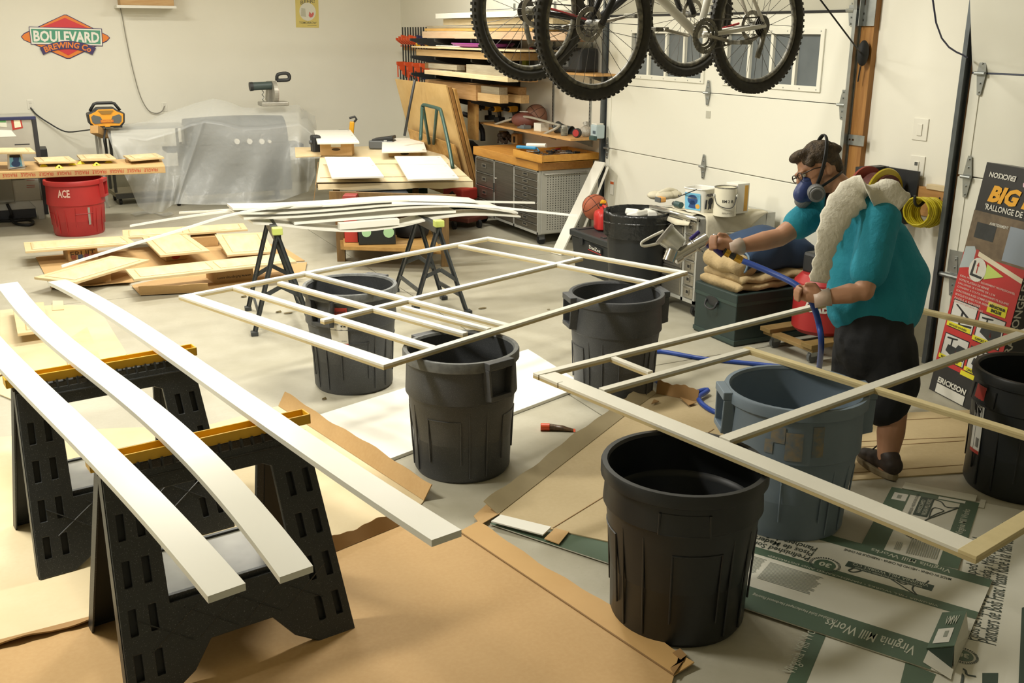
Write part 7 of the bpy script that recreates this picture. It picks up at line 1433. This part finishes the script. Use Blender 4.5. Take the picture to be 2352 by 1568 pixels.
sF, eF, wF, hF = J(1885, 478, .17), J(1790, 545, .12), J(1690, 568, .06), J(1655, 562, .05)
hipN, knN, anN = J(2040, 800, -.06), J(2052, 950, -.03), J(2035, 1072, .02); hipF, knF, anF = J(1975, 800, .10), J(1945, 965, .12), J(1905, 1085, .10)
neck0, neck1 = J(1958, 462, .02), J(1915, 420, .02)
fing = []
def hand(w, h, tip, side):
    d = (h-w).normalized(); n = V(side).normalized(); n = (n-d*n.dot(d)).normalized(); q = d.cross(n)
    fing.append(([w, w.lerp(h, .6), h], [.028, .036, .038]))
    for k in range(4):
        b = h+d*.02+n*(.027-.018*k); L = (.030, .034, .032, .026)[k]; fing.append(([b, b+d*L+q*.004, b+d*L*1.25+q*-.026, b+d*L*.55+q*-.045], [.011, .0105, .010, .009]))
    b = w.lerp(h, .5)+n*.03; fing.append(([b, b+n*.02+d*.02, b+n*.018+d*.055-q*.01], [.014, .0125, .011]))
hand(wF, hF, None, hu); hand(wN, hN_, None, V((0, 0, 1)))
fleshy('body', [([neck0, neck1, hp(-.02, 0, -.06)], [.068, .062, .06]), ([sN, eN.lerp(sN, .5), eN, eN.lerp(wN, .35), wN], [.066, .058, .047, .048, .032]), ([sF, eF.lerp(sF, .5), eF, eF.lerp(wF, .35), wF], [.064, .056, .047, .048, .032]),
    ([hipN, knN.lerp(hipN, .5), knN, knN.lerp(anN, .35), anN], [.105, .09, .064, .066, .040]), ([hipF, knF.lerp(hipF, .5), knF, knF.lerp(anF, .35), anF], [.105, .09, .064, .066, .040]), ([J(1990, 560), J(2010, 780)], [.14, .15])]+fing,
    [(hp(-.01, 0, .02), (.098, .076, .11), H3), (hp(.045, 0, -.055), (.055, .056, .065), H3), (hp(.10, 0, -.015), (.022, .014, .024), H3), (hp(.085, -.03, .022), (.02, .022, .010), H3), (hp(.085, .03, .022), (.02, .022, .010), H3), (hp(-.015, -.078, -.015), (.020, .012, .032), H3), (hp(-.015, .078, -.015), (.020, .012, .032), H3)], SKIN, .0065, None, 4)
for s in (-1, 1): build('eye', MB().ball(hp(.088, s*.031, .005), .011, 12, 8), PAINTW, man, smooth=2)
hb = [(hp(-.028, 0, .045), (.100, .083, .095), H3), (hp(.055, 0, .098), (.055, .055, .03), H3), (hp(-.08, 0, .0), (.045, .062, .08), H3)]; rg = random.Random(8)
for k in range(60): a, b = rg.uniform(-1, 1), rg.uniform(-1, 1); hb.append((hp(-.03+.085*a, .07*b, .125-.05*a*a-.04*b*b), (.022, .011, .02), H3))
fleshy('hair', [], hb, HAIR, .006, None, 2)
fleshy('t_shirt', [([J(1945, 470, .02), J(1985, 540, .01), J(2010, 640, 0), J(2015, 715, .0)], [.105, .175, .185, .188]), ([J(1958, 470, -.05), sN, sN.lerp(eN, .72)], [.08, .098, .088]), ([J(1925, 468, .08), sF, sF.lerp(eF, .55)], [.08, .09, .078]), ([J(2030, 560, -.02), J(2062, 640, -.02), J(2045, 705, 0)], [.13, .15, .15]), ([J(1975, 620, 0), J(1972, 700, .0)], [.15, .155])], [], TEAL, .011, None, 6)
fleshy('shorts', [([J(2010, 735, 0), J(2005, 790, 0)], [.18, .185]), ([hipN, J(2050, 880, -.04), J(2030, 925, -.02)], [.135, .128, .118]), ([hipF, J(1965, 880, .09), J(1962, 920, .1)], [.13, .12, .11])], [], SHORT, .011, None, 5)
SHOE = mat('shoe_dark', '2e2622', .6, noise=(30, '4a3a34', .5)); SOLE = mat('shoe_sole', '8c7f62', .8, noise=(40, '6e634c', .5)); dsh = (P(1985, 1062)-P(2066, 1112)).normalized()
for an, lab in ((anN, 1), (anF, 0)):
    c = V((an.x, an.y, 0)); 
    fleshy('shoe', [([c-dsh*.05+V((0, 0, .075)), c+dsh*.06+V((0, 0, .065)), c+dsh*.16+V((0, 0, .045))], [.045, .045, .036]), ([c-dsh*.03+V((0, 0, .10)), c+V((0, 0, .12))], [.045, .043])], [], SHOE, .007, None, 3)
    sn = V((-dsh.y, dsh.x, 0)); build('sole', MB().prism([c+dsh*(.065+.145*cos(a))+sn*(.05*sin(a))+V((0, 0, .006)) for a in [2*pi*k/20 for k in range(20)]], (0, 0, .032)), SOLE, man, bevel=.006)
    build('lace', MB().tube([c+dsh*.07+sn*-.03+V((0, 0, .115)), c+dsh*.08+V((0, 0, .125)), c+dsh*.07+sn*.03+V((0, 0, .115))], .004, 6), BTOOL, man, smooth=2)
# respirator, glasses, towel
RG = mat('respirator_grey', '77797a', .45); RB_ = mat('respirator_blue', '2c3f78', .45); STR_ = mat('strap_black', '17181a', .6)
fleshy('respirator', [([hp(.07, 0, -.045), hp(.12, 0, -.075)], [.048, .042])], [(hp(.08, 0, -.09), (.045, .05, .035), H3)], RB_, .006, None, 3)
for s in (-1, 1): 
    a = hp(.075, s*.055, -.09); d = (sd_*s*.8+fwd*.35-hu*.3).normalized(); cg = build('filter_cartridge', MB().cyl(a, a+d*.05, .040, 24).cyl(a+d*.05, a+d*.062, .033, 24), RG, man, bevel=.004, kind='stuff'); build('grille', MB().cyl(a+d*.062, a+d*.064, .024, 18), mat('grille_dark', '4c4e4e', .6), cg)
ring = lambda c, f, s, rf, rs, tl: [c+fwd*(rf*cos(a))+sd_*(rs*sin(a))+hu*(tl*cos(a)) for a in [2*pi*k/24 for k in range(24)]]
build('head_strap', MB().tube(ring(hp(-.01, 0, .03), 0, 0, .085, .092, -.12), .010, 6, True, .4), STR_, man, smooth=2); build('head_strap', MB().tube(ring(hp(-.0, 0, -.07), 0, 0, .10, .088, -.02), .009, 6, True, .4), STR_, man, smooth=2); build('hanging_strap', MB().tube([hp(.03, -.075, -.12), J(1893, 520, -.12), J(1885, 545, -.12)], .010, 6, flat=.3), STR_, man, smooth=2)
gf = MB()
for s in (-1, 1): gf.tube([hp(.108, s*.034+.024*cos(a), .005+.018*sin(a)) for a in [2*pi*k/18 for k in range(18)]], .0028, 6, True).tube([hp(.105, s*.06, .01), hp(.05, s*.082, .012), hp(-.02, s*.084, .0)], .003, 6)
build('glasses', gf.tube([hp(.112, -.011, .01), hp(.112, .011, .01)], .003, 6), mat('glasses_brown', '3a2a20', .4), man, smooth=2, kind='stuff')
TOW = mat('towel_white', 'd8d3c2', .9, bump=(40, .6, .01)); tw = spline([J(2068, 478, -.20), J(2020, 440, -.20), J(1975, 440, -.17), J(1932, 478, -.20), J(1905, 540, -.24), J(1890, 600, -.23), J(1880, 648, -.21)], 6)
tm_ = MB().tube(tw, [.045+.04*sin(pi*min(1, .25+k/len(tw)))+.006*sin(k*1.9) for k in range(len(tw))], 14, flat=.28, side=RT); to = solo('shoulder_towel', tm_, TOW, "white towel hanging over the man's shoulder", 'towel', None, smooth=2)
for w, d in ((wN, (wN-eN).normalized()), (wF, (wF-eF).normalized())): build('glove_cuff', MB().tube([w-d*.03, w+d*.01, w+d*.045], [.043, .037, .040], 16), GLOVE, man, smooth=2)
# spray gun and hose
gun_ = thing('spray_gun', 'chrome paint spray gun with a clear cup and looped tube in the man\'s hand', 'spray gun', J(1600, 560, .05)); CHM = mat('gun_chrome', 'c9c6c0', .2, .9); PUR = mat('gun_purple', '3a2f7a', .3, .3)
build('body', MB().cyl(J(1560, 585, .05), J(1625, 548, .05), .030, 16).cyl(J(1548, 592, .05), J(1562, 584, .05), .038, 18), CHM, gun_, smooth=True, kind='stuff'); build('air_cap', MB().cyl(J(1545, 575, .03), J(1535, 600, .03), .03, 16), CHM, gun_, smooth=True); build('grip', MB().tube([J(1612, 552, .05), J(1640, 566, .05), J(1662, 585, .04)], [.022, .02, .018], 10), PUR, gun_, smooth=2); build('knob', MB().cyl(J(1585, 550, .05), J(1606, 532, .05), .010, 10), PUR, gun_); build('trigger', MB().tube([J(1588, 552, .03), J(1602, 572, .03), J(1614, 578, .03)], .007, 6), CHM, gun_, smooth=2)
build('cup', MB().tube([J(1562, 566, .05), J(1530, 540, .05)], [.045, .055], 20), mat('cup_clear', 'c4c4bb', .15, .3), gun_, smooth=True); build('cup_lid', MB().tube([J(1530, 540, .05), J(1524, 535, .05)], .060, 20), mat('lid_grey', '8d8a82', .4), gun_, smooth=True)
build('tube', MB().tube(spline([J(1524, 530, .05), J(1495, 544, .05), J(1474, 557, .05), J(1480, 565, .05), J(1515, 558, .05), J(1560, 546, .05)], 5), .007, 8), mat('tube_white', 'cfccc0', .4), gun_, smooth=2)
HB_ = mat('hose_blue', '22459a', .4); BRS = mat('brass', 'c39b3e', .25, .8)
hose = thing('air_hose', 'blue air hose running from the spray gun through the left hand to the floor', 'hose', P(1890, 1000))
build('fitting', MB().cyl(J(1666, 578, .03), J(1676, 584, .03), .019, 10).cyl(J(1688, 590, .03), J(1704, 598, .03), .019, 10), BRS, hose, kind='stuff'); build('coupling', MB().cyl(J(1662, 575, .03), J(1690, 592, .03), .016, 10), BTOOL, hose)
hz_ = [J(1702, 597, .03), J(1770, 625, -.05), J(1830, 655, -.15), J(1862, 690, -.18), J(1880, 740, -.10), J(1886, 800, -.02), P(1872, 880, .15), P(1840, 850, .03), P(1760, 838, .015), P(1620, 824, .014), P(1502, 807, .014), P(1470, 845, .014), P(1560, 900, .03), P(1625, 895, .03), P(1604, 915, .03), P(1640, 945, .03), P(1700, 950, .03)]
build('tube', MB().tube(spline(hz_, 6), .0145, 10), HB_, hose, smooth=2)
# ================================================================ TWO BICYCLES HUNG FROM THE CEILING
TIRE = mat('tire_dark', '2d2c28', .8, noise=(30, '3f3c33', .6)); RIM = mat('rim_black', '1c1d1f', .3, .3); SPK_ = mat('spoke_steel', '55524e', .4, .6); ROT = mat('rotor_steel', '9c978c', .35, .7); WFR = mat('frame_white', 'e0ded4', .3); BFR = mat('frame_black', '1b1b1d', .35); REDL = mat('accent_red', 'b8323a', .4)
def bike(label, c, az, facing, fm, rad_=.345):
    e = V((sin(az), cos(az), 0))*facing; n = V((-e.y, e.x, 0)); Z_ = V((0, 0, 1)); b = thing('bicycle', label, 'bicycle', c); q = lambda f, u, s=0: c+e*f+Z_*u+n*s
    def wheel(f, rear):
        o = q(f, 0); cir = lambda r, s, k=48: [o+e*(r*cos(a))+Z_*(r*sin(a))+n*s for a in [2*pi*i/k for i in range(k)]]
        w = build('rear_wheel' if rear else 'front_wheel', MB().tube(cir(rad_-.027, 0), .027, 10, True), TIRE, b, smooth=2); tr = MB()
        for i in range(72):
            a = 2*pi*i/72; d = e*cos(a)+Z_*sin(a); t_ = -e*sin(a)+Z_*cos(a)
            for s in (-.012, .012): tr.beam(o+d*(rad_-.002)+n*s-t_*.007, o+d*(rad_-.002)+n*s+t_*.007, .012, .008, up=d)
        build('tread_knob', tr, TIRE, w, kind='stuff'); build('rim', MB().tube(cir(rad_-.062, 0), .014, 8, True), RIM, w, smooth=2); build('hub', MB().cyl(o-n*.05, o+n*.05, .022, 14), RIM, w); sp = MB()
        for i in range(28): a = 2*pi*i/28; a2 = a+(.5 if i % 2 else -.5); s = .03 if i % 4 < 2 else -.03; sp.tube([o+e*(.024*cos(a2))+Z_*(.024*sin(a2))+n*s, o+(e*cos(a)+Z_*sin(a))*(rad_-.07)], .0014, 4)
        build('spokes', sp, SPK_, w, kind='stuff'); build('disc_rotor', MB().plate([[p for p in cir(.08, -.042, 30)], [p for p in cir(.058, -.042, 30)]], n*.002), ROT, w)
        if rear: 
            for k in range(5): build('sprocket', MB().cyl(o+n*(.03+.006*k), o+n*(.033+.006*k), .055-.007*k, 24), SPK_, w)
    wheel(-.54, True); wheel(.56, False); bb = q(-.11, -.05); hdT, hdB = q(.36, .42), q(.40, .28); st = q(-.25, .42)
    for p, r_, r in ((bb, hdB, .022), (bb, st, .018), (st, hdT, .019), (hdT, hdB, .022)): build('frame_tube', MB().tube([p, r_], r, 12), fm, b, smooth=2)
    for s in (-.05, .05):
        build('chainstay', MB().tube([bb+n*s*.6, q(-.54, 0, s)], .012, 8), fm, b, smooth=2); build('seatstay', MB().tube([st+n*s*.4, q(-.54, 0, s)], .009, 8), fm, b, smooth=2); build('fork_leg', MB().tube([hdB+n*s, q(.56, 0, s)], .016, 10), BFR, b, smooth=2)
    build('accent_stripe', MB().tube([bb+n*-.045+e*-.1+Z_*.012, q(-.46, .012, -.058)], .006, 6), REDL, b)
    for k, r in enumerate((.085, .066, .048)): build('chainring', MB().plate([[bb+e*(rr*cos(a))+Z_*(rr*sin(a))+n*(.05-.008*k) for a, rr in [(2*pi*i/64, r+(.004 if i % 2 else 0)) for i in range(64)]], [bb+e*(r*.8*cos(a))+Z_*(r*.8*sin(a))+n*(.05-.008*k) for a in [2*pi*i/32 for i in range(32)]]], n*.003), RIM, b)
    for s in (1, -1): build('crank_arm', MB().beam(bb+n*.07*s, bb+n*.08*s-e*(.165*s)-Z_*.03*s, .014, .024, up=n), ROT, b, bevel=.003); build('pedal', MB().box(bb+n*.13*s-e*(.165*s)-Z_*.03*s, (.09, .09, .022), atan2(e.y, e.x)), RIM, b, bevel=.004)
    for u in (.075, -.075): build('chain', MB().tube([bb+Z_*u+n*.045, q(-.54, u*.6, .045)], .004, 5), SPK_, b)
    build('derailleur', MB().tube([q(-.54, -.02, .05), q(-.52, -.10, .05), q(-.50, -.16, .05)], .014, 8), RIM, b, smooth=2); build('saddle', MB().rings([[q(-.38+.28*k/6, .56+.02*sin(k), (.075-.009*k)*cos(a))+Z_*(.025*sin(a)) for a in [2*pi*i/10 for i in range(10)]] for k in range(7)]), BTOOL, b, smooth=2); build('seat_post', MB().tube([st, q(-.27, .55)], .014, 8), RIM, b); build('handlebar', MB().tube([hdT+Z_*.06-n*.32, hdT+Z_*.06+n*.32], .015, 8), RIM, b); build('stem', MB().tube([hdT, hdT+Z_*.07], .018, 8), RIM, b)
    for f in (-.26, .36): build('hoist_strap', MB().tube([q(f, .44), V((q(f, 0).x, q(f, 0).y, ZC))], .008, 6), STR_, b)
bike('white mountain bike hanging from the ceiling, nearer and facing left', PD(1568, 58, 4.95), rad(82), -1, WFR)
bike('black mountain bike hanging behind the white one, facing right', PD(1405, 28, 5.35), rad(82), 1, BFR)
